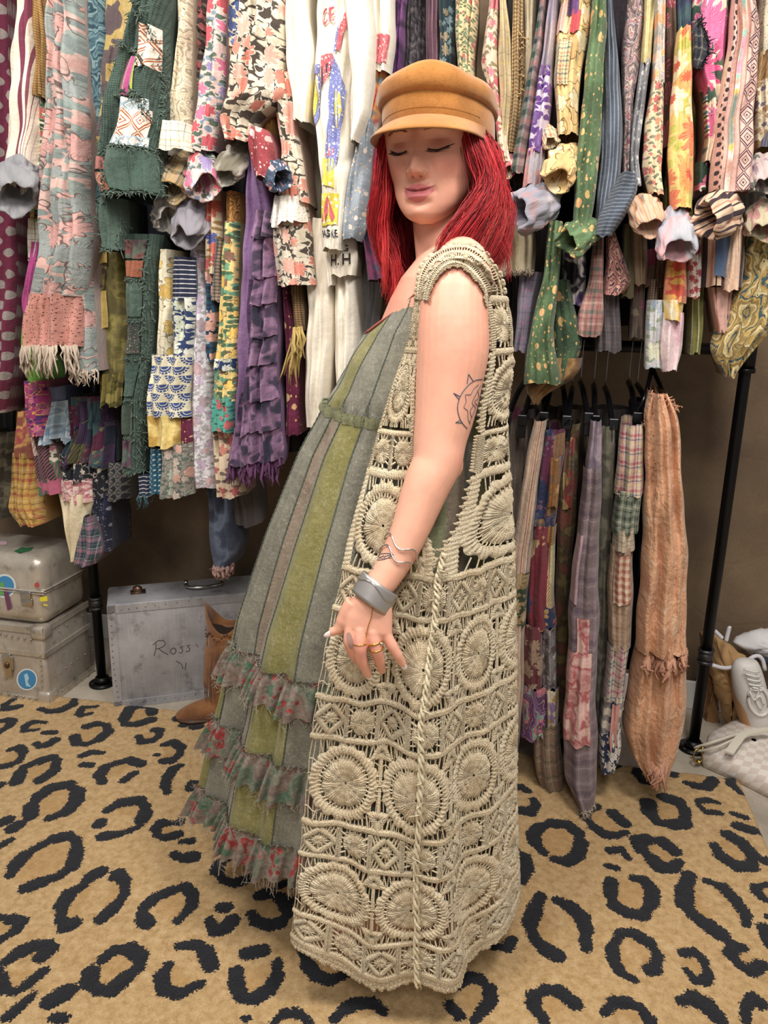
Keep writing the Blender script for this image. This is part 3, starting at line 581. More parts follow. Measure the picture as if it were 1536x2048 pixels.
wt = thing('white_tote', 'white canvas tote lying against the wall at the right edge', 'bag', FL(1530, 1440)); puff('tote_body', [(1464, 1284), (1490, 1268), (1540, 1258), (1600, 1256), (1600, 1330), (1540, 1306), (1506, 1310), (1490, 1300)], YG+.05, .10, simple('white_canvas', '#d5d3d4', .85, vary=.04), wt, .004, 6)
m = MB(); a = np.array([(1508, 1312), (1536, 1322), (1580, 1330)], float); m.tube(spline(P(a[:, 0], a[:, 1], YG-.03), 10), .012, 8); m.build('dark_strap', simple('navy_strap', '#262b38', .8), wt)
sn = thing('white_sneaker', 'white chunky sneaker standing on its heel beside the tan bag', 'shoe', FL(1510, 1470)); YS = YG-.10; M_leath = simple('white_leather', '#d6d1cb', .55, bs=40, bst=.2, vary=.05); M_gum = simple('gum_sole', '#b98c62', .7)
def shoe_loft(name, L_, mat, hol=False):
    a = np.array(L_, float); a = spline(a, 26); C = P(a[:, 0], a[:, 1], a[:, 2]); d = np.gradient(C, axis=0); d /= np.linalg.norm(d, axis=1)[:, None]; s = np.cross(d, [0, 1.0, 0]); s /= np.linalg.norm(s, axis=1)[:, None]; b = np.cross(s, d); n = 28; th = np.arange(n)/n*2*math.pi
    V = C[:, None]+a[:, 3][:, None, None]*np.cos(th)[None, :, None]*s[:, None]+a[:, 4][:, None, None]*np.sin(th)[None, :, None]*b[:, None]; V = np.concatenate([V.reshape(-1, 3), C[:1], C[-1:]]); k = 26*n; c0 = np.arange(n); c1 = (c0+1) % n
    return mobj(name, V, gridq(26, n, True), np.concatenate([np.stack([np.full(n, k), c1, c0], -1), np.stack([np.full(n, k+1), 25*n+c0, 25*n+c1], -1)]), mat, sn)
shoe_loft('upper', [(1490, 1318, YS, .012, .012), (1490, 1326, YS, .036, .030), (1494, 1350, YS, .046, .040), (1502, 1385, YS, .048, .045), (1512, 1420, YS, .044, .042), (1518, 1446, YS, .038, .036), (1520, 1458, YS, .015, .015)], M_leath)
shoe_loft('gum_sole', [(1479, 1322, YS+.015, .010, .016), (1474, 1345, YS+.015, .016, .036), (1478, 1385, YS+.015, .018, .040), (1488, 1425, YS+.015, .020, .038), (1502, 1455, YS+.015, .020, .034), (1518, 1466, YS+.015, .012, .02)], M_gum)
cO = P(1518, 1402, YS-.042); m = MB(); ax = P(1526, 1440, YS)-P(1510, 1370, YS); ax /= np.linalg.norm(ax); sx_ = np.array([1.0, 0, .2])
m.tube([cO+ax*.052*math.cos(t_)+sx_*.030*math.sin(t_) for t_ in np.linspace(0, 6.28, 40)[:-1]], .0055, 8, closed=True); m.build('padded_collar', M_leath, sn)
m = MB().ball(cO+[0, .012, 0], .026, .012, .044); m.build('shoe_opening', simple('shoe_lining', '#8f8a80', .9), sn)
m = MB()
for k in range(5): a_ = P(1488+k*3, 1338+k*10, YS-.046); b_ = P(1518+k*2, 1344+k*9, YS-.043); m.tube(spline([a_, (a_+b_)/2-[0, .006, 0], b_], 8), .0032, 6)
for pts in ([(1500, 1385), (1508, 1400), (1520, 1392), (1528, 1410)], [(1505, 1375), (1518, 1380), (1512, 1400), (1522, 1420)]): a = np.array(pts, float); m.tube(spline(P(a[:, 0], a[:, 1], YS-.052), 14), .003, 6)
m.build('laces', simple('white_lace', '#d8d6cf', .85), sn)
ck_ = thing('checkered_handbag', 'white checkered handbag with gold clasp lying on the floor edge', 'handbag', FL(1480, 1560))
t = NT('white_check'); uv = t.uv(); n = t.node('ShaderNodeTexChecker', {0: t.map(uv, (1, 1, 1), .5), 1: '#dad2c9', 2: '#cbbdb2', 3: 44.0}); M_chk = t.fin(n.outputs[0], .5, 0, t.bump(t.noise(t.obj(), 30, 3), .15, .003))
base = np.array([FL(1402, 1536), FL(1470, 1566), FL(1545, 1604), FL(1640, 1560), FL(1560, 1490), FL(1470, 1474), FL(1412, 1500)]); cB = base.mean(0); rows = []
for f, z_ in ((.3, .0), (.95, .002), (1.0, .02), (1.0, .045), (.95, .062), (.8, .074), (.5, .084), (.05, .088)): q = cB+(base-cB)*f; q = np.concatenate([q, q[:1]]); L_ = np.concatenate([[0], np.cumsum(np.linalg.norm(np.diff(q, axis=0), axis=1))]); u = np.linspace(0, L_[-1], 48, endpoint=False); q = np.stack([np.interp(u, L_, q[:, k]) for k in (0, 1)], -1); rows.append(np.concatenate([q, np.full((48, 1), z_+.001)], 1))
V = np.array(rows).reshape(-1, 3); V[:, 2] += .02*np.clip((V[:, 1]-cB[1])*4, -.3, 1)*(V[:, 2] > .04); mobj('bag_body', V, gridq(8, 48, True), None, M_chk, ck_, uv=np.stack([V[:, 0], V[:, 1]+V[:, 2]*.8], -1))
M_ws = simple('cream_leather', '#cfc8b8', .6); m = MB(); a = [FL(1458, 1508, .088), FL(1472, 1488, .104), FL(1490, 1470, .115), FL(1540, 1460, .12)]; p = spline(a, 16); w_ = np.array([.5, -.35, 0]); w_ /= np.linalg.norm(w_); V = [q+w_*s*.012+zt*d for d in (0, .006) for q in p for s in (-1, 1)]; idx = np.arange(64).reshape(2, 16, 2); Q = []
for i in range(15): Q += [(idx[1, i, 0], idx[1, i+1, 0], idx[1, i+1, 1], idx[1, i, 1]), (idx[0, i, 0], idx[0, i+1, 0], idx[1, i+1, 0], idx[1, i, 0]), (idx[0, i, 1], idx[1, i, 1], idx[1, i+1, 1], idx[0, i+1, 1])]
Q += [(idx[0, 0, 0], idx[1, 0, 0], idx[1, 0, 1], idx[0, 0, 1])]; mobj('strap', V, Q, None, M_ws, ck_, smooth=False)
m = MB(); cG = FL(1396, 1512, .04); m.tube([cG+np.array([.014*math.cos(t_), .006*math.sin(t_), .02*math.sin(t_)]) for t_ in np.linspace(0, 6.28, 20)[:-1]], .003, 6, closed=True); m.ball(cG+[0.004, 0, -.02], .008); m.ball(cG+[.012, .004, .024], .007); m.build('gold_clasp', simple('clasp_gold', '#a38a4e', .3, 1.0), ck_)
m = MB(); p = spline([FL(1389, 1496, .05), FL(1420, 1486, .085), FL(1450, 1476, .10), FL(1480, 1466, .105)], 16); m.tube(p, .005, 8); p = spline([FL(1394, 1502, .05), FL(1424, 1498, .08), FL(1452, 1486, .10), FL(1478, 1474, .105)], 16); m.tube(p, .004, 8); m.build('zip_edge', M_ws, ck_)
# ================================================================== hanging clothes
from mathutils.geometry import tessellate_polygon
M_fray = simple('frayed_cotton', '#b7a795', .95, vary=.15); M_dark = simple('interior_shade', '#1d1a1b', .95)
class Drape:
    def __init__(s, prof, off, T=.03, folds=3, amp=.012, seed=0):
        a = np.array([[float(v) for v in q.split(',')] for q in prof.split()]) if isinstance(prof, str) else np.asarray(prof, float)
        if a[0, 0] <= 2: a = np.concatenate([[[-115, a[0, 1], a[0, 2]]], a])
        s.a = a; s.off = off; s.T = T; s.f = folds*1.15; s.amp = amp*1.5; rs = np.random.RandomState(seed); s.r = rs.rand(12); s.seed = seed
        s.y0, s.y1 = a[0, 0], a[-1, 0]
    def edges(s, y):
        y = np.asarray(y, float); xl = sum(np.interp(y+k, s.a[:, 0], s.a[:, 1]) for k in (-9, 0, 9))/3; xr = sum(np.interp(y+k, s.a[:, 0], s.a[:, 2]) for k in (-9, 0, 9))/3
        w = np.minimum(4, (xr-xl)*.06)
        return xl+w*.6*np.sin(y*.021+s.r[0]*6.3)+w*.3*np.sin(y*.06+s.r[1]*6), xr+w*.6*np.sin(y*.023+s.r[2]*6.3)+w*.3*np.sin(y*.055+s.r[3]*6)
    def relief(s, t, y):
        ph = s.r[4]+.25*np.sin(y*.006+s.r[5]*6.3)+.1*np.sin(y*.017+s.r[6]*6)
        w = np.abs(np.sin(math.pi*(s.f*t+ph)))**.7+.35*np.sin(6.283*(s.f*1.7*t+s.r[7]+y*.0013))+.18*np.sin(6.283*(s.f*3.1*t+s.r[8]-y*.002))
        return s.T*np.sqrt(np.clip(1-(2*t-1)**2, 0, 1))+s.amp*w*np.clip(np.minimum(t, 1-t)*8, 0, 1)+.004*np.sin(y*.05+t*5+s.r[9]*6)*np.clip(np.minimum(t, 1-t)*6, 0, 1)
    def pos(s, t, y, lift=0.0):
        t, y = np.broadcast_arrays(np.asarray(t, float), np.asarray(y, float)); xl, xr = s.edges(y); off = s.off if np.isscalar(s.off) else np.interp(y, [s.y0, s.y1], s.off)
        return G(xl+(xr-xl)*t, y, off)-NPL*(s.relief(t, y)+lift)[..., None]
    def t_of(s, px, y): xl, xr = s.edges(y); return np.clip((px-xl)/(xr-xl), 0, 1)
    def width(s, y): xl, xr = s.edges(y); return np.linalg.norm(G(xr, y, .2)-G(xl, y, .2), axis=-1)
    def build(s, name, mat, parent, y0=None, y1=None, t0=0.0, t1=1.0, lift=0.0, back=.16, jag=1.3, flare=0.0, pleats=0, pamp=0.0, uvo=(0, 0), rows=None):
        y0 = s.y0 if y0 is None else y0; y1 = s.y1 if y1 is None else y1
        nr = rows or int(np.clip((y1-y0)/9, 7, 70)); wpx = float(np.mean(np.subtract(*s.edges(np.array([y0, y1]))[::-1])))*(t1-t0)
        nc = int(np.clip(wpx/2.6, 12, 46)) if not pleats else int(np.clip(pleats*8, 24, 160))
        v = np.linspace(0, 1, nr)[:, None]; t = np.linspace(t0, t1, nc)[None]
        j = jag*(1.6*np.sin(t*7+s.r[10]*6)+1.2*np.sin(t*13+s.r[11]*9)+.5*np.sin(t*37))*v**3
        y = y0+(y1-y0)*v+j+0*t; tt = t+flare*(t-.5*(t0+t1))*v+0*v; tt = tt if (flare or pleats) else np.clip(tt, 0, 1)
        L = lift+0*y
        if pleats: L = L+1.5*pamp*v**.7*(np.abs(np.sin(math.pi*pleats*t+1.1*np.sin(t*17)))**.7)+pamp*.4*v*np.sin(t*30+2)
        F = s.pos(np.clip(tt, 0, 1) if not flare else tt, y, L); V = F.reshape(-1, 3); W = s.width(y[:, 0])[:, None]
        UV = np.stack([(t-.5)*W*(1.5 if pleats else 1.2)+uvo[0]+s.seed*.37, -F[..., 2]+uvo[1]+s.seed*.23], -1).reshape(-1, 2); Q = gridq(nr, nc)
        if back > 0:
            nb_ = 4; u = np.linspace(0, 1, nb_+2)[1:-1]; B = []
            for k in u: B.append(F[:, -1]*(1-k)+F[:, 0]*k+NPL*back*math.sin(math.pi*k)**.5)
            B = np.stack(B, 1); V = np.concatenate([F, B], 1).reshape(-1, 3); n2 = nc+nb_
            UVb = np.stack([np.tile(np.linspace(.5, -.5, nb_), (nr, 1))*W, -B[..., 2]], -1)
            UV = np.concatenate([UV.reshape(nr, nc, 2), UVb+s.seed*.3], 1).reshape(-1, 2); Q = gridq(nr, n2, True)
        o = mobj(name, V, Q, None, mat, parent, uv=UV)
        return o
    def fringe(s, name, mat, parent, y, t0, t1, ln, n, r=.0022, lift=.002):
        rs = np.random.RandomState(s.seed+int(y)); m = MB()
        for k in range(n):
            t = t0+(t1-t0)*(k+rs.rand()*.8)/n; b = s.pos(np.clip(t, 0, 1), y+rs.uniform(-3, 2), lift+rs.uniform(-.004, .004)); l = ln*rs.uniform(.45, 1.2)
            d = np.array([rs.normal(0, .12), rs.normal(0, .08), -1.0])*l; m.tube([b, b+d*.4+rs.normal(0, .004, 3), b+d*.75+rs.normal(0, .006, 3), b+d], r*rs.uniform(.6, 1.3)*np.array([1, 1.1, .9, .3]), 4, uv=None)
        return m.build(name, mat, parent)
    def shag(s, name, mat, parent, pts, n=160, ln=.012, wd=4):
        """tufted raw edge along px points"""
        rs = np.random.RandomState(s.seed+n+int(pts[0][0])); p = spline(pts, n); m = MB()
        for a, b in p:
            y = b+rs.normal(0, wd*.5); x = a+rs.normal(0, wd); q = s.pos(s.t_of(x, y), y, .002); d = np.array([rs.normal(0, .6), -.7, rs.normal(-.3, .5)])*ln*rs.uniform(.5, 1.1); m.tube([q, q+d*.6, q+d+rs.normal(0, .002, 3)], [.0016, .0014, .0006], 4, cap=False)
        return m.build(name, mat, parent)
    def poly(s, name, mat, parent, pts, lift=.005, cells=14):
        """flat print: a px polygon laid on the cloth"""
        P2 = np.array(pts, float); lo, hi = P2.min(0), P2.max(0); nx, ny = cells, max(3, int(cells*(hi[1]-lo[1])/(hi[0]-lo[0]+1e-6))); ny = min(ny, 60)
        bm = bmesh.new(); vs = [bm.verts.new((x, y, 0)) for x, y in P2]; bm.faces.new(vs)
        for ax, n in ((0, nx), (1, ny)):
            for k in range(1, n):
                c = lo[ax]+(hi[ax]-lo[ax])*k/n; co = [0, 0, 0]; co[ax] = c; no = [0, 0, 0]; no[ax] = 1
                bmesh.ops.bisect_plane(bm, geom=bm.verts[:]+bm.edges[:]+bm.faces[:], plane_co=co, plane_no=no)
        bmesh.ops.triangulate(bm, faces=bm.faces[:])
        co = np.array([v.co[:] for v in bm.verts]); bm.verts.index_update(); T = [[v.index for v in f.verts] for f in bm.faces]; bm.free()
        V = s.pos(s.t_of(co[:, 0], co[:, 1]), co[:, 1], lift)
        return mobj(name, V, None, T, mat, parent, uv=co[:, :2]/1000)
    def text(s, name, txt, box, mat, parent, lift=.006, bold=0.0, lean=0.0):
        cu = bpy.data.curves.new('txt', 'FONT'); cu.body = txt; cu.offset = bold; cu.resolution_u = 3; to = bpy.data.objects.new('txt', cu); COL.objects.link(to)
        dg = bpy.context.evaluated_depsgraph_get(); me = to.evaluated_get(dg).to_mesh(); co = np.array([v.co[:2] for v in me.vertices]); F = [list(p.vertices) for p in me.polygons]
        to.evaluated_get(dg).to_mesh_clear(); bpy.data.objects.remove(to); bpy.data.curves.remove(cu)
        lo, hi = co.min(0), co.max(0); x0, y0, x1, y1 = box; u = (co-lo)/(hi-lo); px = x0+u[:, 0]*(x1-x0); py = y1-u[:, 1]*(y1-y0)+lean*(px-x0)
        V = s.pos(s.t_of(px, py), py, lift); T = []
        for f in F:
            for k in range(1, len(f)-1): T.append((f[0], f[k], f[k+1]))
        return mobj(name, V, None, T, mat, parent)
def bunch(name, mat, parent, cx, cy, w, h, ang=0.0, off=.3, seed=0, tilt=.8, hole=.62, wr=.16):
    """a rolled-up sleeve end: thick crumpled roll with a dark opening, turned down and outwards"""
    rs = np.random.RandomState(seed+int(cx)); c = G(cx, cy, off); sc = np.linalg.norm(G(cx+50, cy, off)-G(cx-50, cy, off))/100; R, Hh = w*.5*sc, h*.5*sc
    prof = np.array([(.20, .75), (hole*.75, .3), (hole, -.35), (hole+.06, -.78), (.80, -1.0), (.95, -.88), (1.0, -.45), (.97, -.05), (.90, .12), (.97, .24), (.95, .48), (.78, .74), (.52, .95), (.25, 1.08)]); pr = spline(prof, 44); n = 88
    th = np.arange(n)/n*2*math.pi; k1, k2, k3 = rs.uniform(0, 6.28, 3); V = []
    for i, (r, z) in enumerate(pr):
        tw = th+.5*z*math.sin(k3)
        cr = np.abs(np.sin(tw*2.5+k1+z*.9))**.7*.7+np.abs(np.sin(tw*4+k2-z*1.7))**.7*.45-.65+.25*np.sin(tw*9+z*4+k3)+.16*np.sin(tw*15-z*6)
        nz = np.array([mnoise.noise((math.cos(a)*r*2.1+k1, math.sin(a)*r*2.1+k2, z*1.9+k3)) for a in th])
        wv = 1+(wr*.7*cr+wr*1.5*nz)*np.clip(r*1.5, 0, 1)
        zz = z+.16*np.sin(th*2+k2)+.09*np.sin(th*3+k1+r*3)+.10*nz
        V.append(np.stack([R*r*wv*np.cos(th), R*.78*r*wv*np.sin(th), Hh*zz], -1))
    V = np.array(V).reshape(-1, 3); ct, s_t = math.cos(tilt), -math.sin(tilt)
    V = np.stack([V[:, 0], V[:, 1]*ct-V[:, 2]*s_t, V[:, 1]*s_t+V[:, 2]*ct*1.12], -1)
    ca, sa_ = math.cos(ang), math.sin(ang); V = np.stack([V[:, 0]*ca-V[:, 2]*sa_, V[:, 1], V[:, 0]*sa_+V[:, 2]*ca], -1)
    Wd = c+V[:, :1]*UPL+V[:, 1:2]*NPL+V[:, 2:3]*np.array([0, 0, 1.0])
    uv = np.stack([np.tile(th*R, 44), np.repeat(np.linspace(0, 2.6*Hh, 44), n)], -1)+[seed*.31, cx*.013]
    return mobj(name, Wd, gridq(44, n, True), None, mat, parent, uv=uv)
GSEED = [0]
def hang(name, label, cat, parts, group='garments on the upper rail', body=None):  # noqa
    """parts: ('d' part mat prof off opts) drape | ('b' ...) rolled cuff | ('p' ...) patch | ('f' ...) fringe | ('r' ...) ruffle | ('s' ...) raw shag edge, on the last drape"""
    GSEED[0] += 1; sd = GSEED[0]; D = None; first = Drape(parts[0][3], 0.1); c = G((first.a[0, 1]+first.a[0, 2])/2, first.a[0, 0], .1)
    single = len(parts) == 1 and body is None
    root = None if single else thing(name, label, cat, c, group); objs = []
    if body is not None:
        bp, bm_ = body; Drape(bp, .035, .03, 3, .012, sd+300).build('body', bm_, root, back=.1)
    for k, p in enumerate(parts):
        if p[0] == 'd':
            o_ = dict(p[5]) if len(p) > 5 else {}; D = Drape(p[3], p[4], o_.pop('T', .028), o_.pop('folds', 3), o_.pop('amp', .011), sd*7+k)
            x = D.build(p[1] if not single else name, p[2], root, **o_)
            if single: tag(x, label, cat, group); return x, D
        elif p[0] == 'b': x = bunch(p[1], p[2], root, *p[3:8], off=p[8], seed=sd, **(p[9] if len(p) > 9 else {}))
        elif p[0] == 'p': x = D.build(p[1], p[2], root, p[3], p[4], p[5], p[6], lift=p[7] if len(p) > 7 else .005, back=0, jag=p[8] if len(p) > 8 else 1.2, uvo=(k*.13, k*.31))
        elif p[0] == 'f': x = D.fringe(p[1], p[2], root, *p[3:])
        elif p[0] == 'r': x = D.build(p[1], p[2], root, p[3], p[4], p[5], p[6], lift=.006, back=0, pleats=p[7], pamp=p[8], flare=p[9] if len(p) > 9 else .08, uvo=(k*.17, k*.29), rows=12, jag=3.2)
        elif p[0] == 's': x = D.shag(p[1], p[2], root, *p[3:])
        objs.append(x)
    return root, D
fb = fabric
# ---- fabrics
maroon_dot = fb('maroon_dot', 'dots', ['#6d1f3d', '#9a8f8a'], .042, r=.3); burg = fb('burgundy_stripe', 'stripe', ['#e6d6c2', '#e6d6c2'], .085, bands=[(.02, .16, '#7a3149'), (.22, .015, '#efe6d8'), (.27, .04, '#8a4658'), (.36, .015, '#8a4658'), (.42, .012, '#b08a8a'), (.5, .01, '#c9aeb0')])
grey_linen = fb('grey_linen', 'plain', ['#85858a', '#9a9a9c'], .1); ochre = fb('ochre_trim', 'knit', ['#b98f4e', '#7a5626'], .006); cream_bird = fb('cream_bird', 'floral', ['#e6dcc0', '#b63a35', '#2b2b2b', '#d99a3c'], .04, leaf=['#7fae86', '#39503a'], line='#5c5140', density=.34)
mint_bird = fb('mint_bird', 'floral', ['#a9c792', '#c1402f', '#22282a', '#e0a23c'], .04, leaf='#55703f', line='#39413a', density=.4)
pinkgrey = fb('pink_grey', 'floral', ['#cfa096', '#c28d86', '#8b9492'], .085, leaf=['#7f8a88', '#8f9a94'], line='#6d5c58', density=.5, ground2='#c9a79d', petals=9); eyelet_pink = fb('eyelet_pink', 'eyelet', ['#b9796b', '#c98c7d', '#5d332d'], .011)
pinkflower = fb('pink_flower', 'floral', ['#d9c3bd', '#c1666b', '#8f6fa0'], .05, leaf='#5f6a6a', density=.42); teal_pais = fb('teal_paisley', 'paisley', ['#43606a', '#5f7f86', '#2f4a58', '#7c979a'], .06, line='#2c4350'); olive_maple = fb('olive_maple', 'mottle', ['#6a5a5c', '#6a5a5c', '#bfa35f', '#cdb26c'], .045, hard=True)
green_knit = fb('green_knit', 'knit', ['#4b5f55', '#33443d'], .005, wrinkle=.7); green_panel = fb('green_panel', 'plain', ['#41564c', '#5c7065'], .1, wrinkle=.8); shag_g = simple('green_shag', '#5c6b60', .95, vary=.3); tribal = fb('tribal', 'zigzag', ['#e8e0d2', '#b0602c'], .055); tribal2 = fb('tribal_blue', 'zigzag', ['#e6e2da', '#2f7f9c'], .028)
stripe_pl = fb('pink_lime', 'stripe', ['#8f8f80', '#8f8f80'], .03, bands=[(.05, .35, '#b0407c'), (.5, .4, '#a8b83a')]); rust_p = fb('rust_patch', 'zigzag', ['#a35237', '#d9b79b'], .03)
plum = fb('plum_cord', 'stripe', ['#5b434c', '#5b434c'], .007, bands=[(.3, .35, '#6e545c')]); yellow = fb('yellow_cloth', 'plain', ['#b79a2a', '#cdb13e'], .1); beige_pais = fb('beige_paisley', 'paisley', ['#cdbb98', '#e0d3b8', '#a99a80', '#d8c8a6'], .045, line='#5d5a58'); white_plaid = fb('white_plaid', 'plaid', ['#e9e3d3', '#e9e3d3'], .05, bands=[(.1, .03, '#3f4a44'), (.5, .1, '#d0bf9e'), (.8, .02, '#3f4a44')])
dark_plaid = fb('beige_black_plaid', 'plaid', ['#b09a76', '#b09a76'], .045, bands=[(.1, .1, '#2c2c2a'), (.4, .06, '#4a4a42'), (.7, .14, '#caa35c')]); ruffle_red = fb('ruffle_red', 'floral', ['#4a3c38', '#8e2630', '#b04a4a'], .035, leaf='#8a8672', density=.5); pink_red = fb('pink_red_floral', 'floral', ['#e0bfb8', '#c02840', '#d05c86', '#8f7bb0'], .055, leaf=['#7d8ea0', '#58695c'], density=.42, line='#d9cdbd')
bluecream = fb('blue_cream', 'floral', ['#e8d9b4', '#2f4f92', '#4a6fb0', '#30508f'], .032, leaf='#2b4274', density=.5); redcream = fb('red_cream', 'floral', ['#e9cf9c', '#c43a28', '#d1492f'], .03, density=.42); brown_fl = fb('brown_floral', 'floral', ['#4a4038', '#cf7f68', '#c96a52', '#d89a86'], .062, leaf=['#d8cdb6', '#cfc3aa'], line='#e0d6c2', density=.44, petals=9, warp=.4)
mustard = fb('mustard', 'mottle', ['#9a6d28', '#b08237', '#8a5f22'], .03); sack = fb('sack_grey', 'mottle', ['#8a8578', '#b4aea0', '#77705f'], .03); red_dot = fb('red_speckle', 'speckle', ['#8e2f36', '#a23a40', '#d9b0a8', '#e8d0c8'], .02); blue_dot = fb('blue_speckle', 'speckle', ['#34455c', '#41566e', '#c05a58', '#dfe0e0'], .02)
purple = fb('purple', 'plain', ['#6f4f78', '#8a6893'], .1); purple_tie = fb('purple_tie', 'mottle', ['#2f2f42', '#3a3346', '#7a5a78', '#8d6a8a', '#4a3c54'], .035); purple_lace = fb('purple_lace', 'eyelet', ['#7c5a80', '#8a678e', '#4a3450'], .006); shag_p = simple('purple_shag', '#6c4468', .95, vary=.3)
navy_br = fb('navy_print', 'floral', ['#243766', '#dfe0d2', '#c5cbb6'], .05, leaf='#cfd2c0', density=.45, line='#b7bda6', petals=8); navy_sc = fb('navy_scallop', 'scallop', ['#2a4586', '#dcd4b4'], .05); navy_stripe = fb('navy_stripe', 'stripe', ['#262c44', '#262c44'], .012, bands=[(.2, .2, '#c9c8c8')], horizontal=True); cream_yel = fb('cream_yellow', 'floral', ['#d8ceb2', '#bf9a32', '#cfae4e'], .06, density=.45, line='#7d745e')
yel_satin = fb('yellow_satin', 'mottle', ['#c7a54a', '#e0c878', '#b8923a'], .04, rough=.5); grey_fl = fb('grey_floral', 'floral', ['#8b877c', '#b8a79a', '#c3907f', '#9aa08e'], .045, leaf='#5d6a62', line='#55524c', density=.5); teal_dot = fb('teal_dot', 'dots', ['#215a72', '#bcd0d4'], .011, r=.22)
white_lil = fb('white_lilac', 'floral', ['#d8d4d8', '#b9a4bd', '#a8929a', '#c5a0a4'], .05, leaf='#a8a4a4', line='#9a8f98', density=.42); redblue = fb('red_blue_bird', 'floral', ['#c8b79a', '#a8262c', '#24388a', '#c24a30'], .05, leaf='#8a6a3c', density=.55); net_br = fb('net_brown', 'knit', ['#9a7f68', '#3d4a50'], .009); yel_fl = fb('yellow_embroidered', 'floral', ['#e2c578', '#7d4f3a', '#4f8a6c', '#e6b93a'], .06, leaf=['#6aa07c', '#4c6a4c'], line='#6b5a3a', density=.36)
turq = fb('turquoise_red', 'floral', ['#52a898', '#b83038', '#c5444a'], .035, leaf='#2f7a6a', density=.38); cream_rose = fb('cream_rose', 'floral', ['#d9c3a4', '#b0403f', '#c2705c'], .06, leaf='#7a6a5a', density=.34); maroon_g = fb('maroon_gold', 'speckle', ['#5f1436', '#6d1b40', '#c9a26c', '#c9a26c'], .03); knit_br = fb('brown_knit', 'knit', ['#8a6a3e', '#463520'], .006); mustard2 = fb('mustard_fringe', 'plain', ['#a88a3a', '#c2a554'], .1)
cream_tee = fb('cream_tee', 'plain', ['#e3d9c6', '#f0e8d8'], .1, wrinkle=.3, var=.08); cream_tee2 = fb('cream_tee_shade', 'plain', ['#dbcfbb', '#e8dfcd'], .1, wrinkle=.3, var=.08); grey_den = fb('grey_denim_splatter', 'speckle', ['#7d8690', '#8f98a0', '#d8d4cc', '#c98a4a'], .016); blot = fb('colour_blot', 'mottle', ['#7a8a8c', '#c9c1b4', '#a8443c', '#c8802c', '#56707c'], .04)
P_red = fb('print_red', 'speckle', ['#c4525c', '#cf5e66', '#e8ded0', '#e8ded0'], .006); P_blue = fb('print_blue', 'speckle', ['#6a72b0', '#757db8', '#e8e2d6', '#e8e2d6'], .006); P_yel = fb('print_yellow', 'speckle', ['#d8c22c', '#e0cc3c', '#efe8d0', '#efe8d0'], .009); P_blk = simple('print_charcoal', '#3a3d48', .9); P_black = simple('print_black', '#26211f', .9)
# ---- left half
hang('polka_dot_dress', 'maroon dress with grey dots hanging at the far left edge', 'dress', [('d', 'skirt', maroon_dot, '0,-60,14 190,-60,22 400,-60,30 600,-60,36 700,-60,30 826,-60,12', .20)])
hang('striped_shirt', 'cream shirt with burgundy stripes and a rolled grey cuff at far left', 'shirt', [('d', 'sleeve', burg, '0,56,73 60,48,75 130,38,76 260,26,83 365,18,77 416,17,73', .28, dict(T=.035, folds=2.2)), ('b', 'rolled_cuff', grey_linen, 36, 366, 86, 90, .55, .34)], body=('0,30,90 300,0,90 500,10,80 640,38,62', fb('orange_patch', 'mottle', ['#b0702c', '#a8402c', '#c79a4a', '#6d7a4a'], .05)))
hang('crochet_trim_top', 'narrow garment edged in ochre crochet between striped shirt and pink dress', 'top', [('d', 'trim', ochre, '0,73,97 60,78,98 110,80,97 195,78,92', .27, dict(T=.012, folds=1)), ('d', 'strap', fb('olive_leaf', 'floral', ['#5d6a3c', '#8a8a4a', '#a8652c'], .03, leaf='#3c4a2c'), '0,96,108 100,97,108 200,88,100 300,104,116', .24, dict(T=.012, folds=1)), ('d', 'panel', fb('taupe_panel', 'plain', ['#a08a78', '#b9a391'], .1), '0,98,128 120,97,122 250,92,120', .19)])
hang('bird_print_dress', 'cream and mint bird print dress between striped shirt and pink dress', 'dress', [('d', 'bodice', cream_bird, '215,86,114 300,80,114 345,76,108', .25, dict(T=.02, folds=2)), ('d', 'skirt', mint_bird, '335,78,106 400,72,98 445,70,94', .25, dict(T=.018, folds=1.5)), ('d', 'hem', white_plaid, '440,64,90 520,60,86', .25, dict(T=.018, folds=1.5)), ('d', 'sash', fb('magenta', 'plain', ['#a8307a', '#c04a92'], .1), '485,74,88 560,62,76 605,50,68 630,52,74', .26, dict(T=.012, folds=1)), ('d', 'lime_strip', fb('lime', 'plain', ['#5f9a2c', '#7ab43c'], .1), '620,52,66 700,50,62 765,60,88', .22, dict(T=.012, folds=1)), ('d', 'magenta_floral', fb('magenta_floral', 'floral', ['#a82c74', '#d0558c', '#8a2460'], .05, leaf='#56306c', line='#e0a83c'), '760,58,92 820,62,98 870,72,96', .21)], body=('560,36,80 700,36,70 860,46,66', fb('red_orange', 'mottle', ['#b0402c', '#c87a3a', '#8a9a4a', '#7d6a6c', '#c05a52'], .04)))
pk, D = hang('pink_grey_dress', 'long dusty pink and grey floral dress with pink eyelet band and shredded hem', 'dress', [('d', 'bodice', pinkgrey, '0,128,166 70,124,172 130,120,177 260,117,180 340,104,182 495,88,188 595,73,168', .30, dict(T=.045, folds=2.6, amp=.022)), ('d', 'eyelet_band', eyelet_pink, '588,72,163 640,62,165 692,54,167', .305, dict(T=.05, folds=2.2, amp=.02)), ('f', 'shredded_hem', M_fray, 690, 0.02, .98, .075, 90, .0035), ('d', 'side_panel', pinkgrey, '480,160,186 650,164,190 742,158,199', .27), ('f', 'shredded_hem', M_fray, 740, .05, .95, .04, 34, .003)], body=('0,120,180 400,100,190 620,90,190', pinkflower))
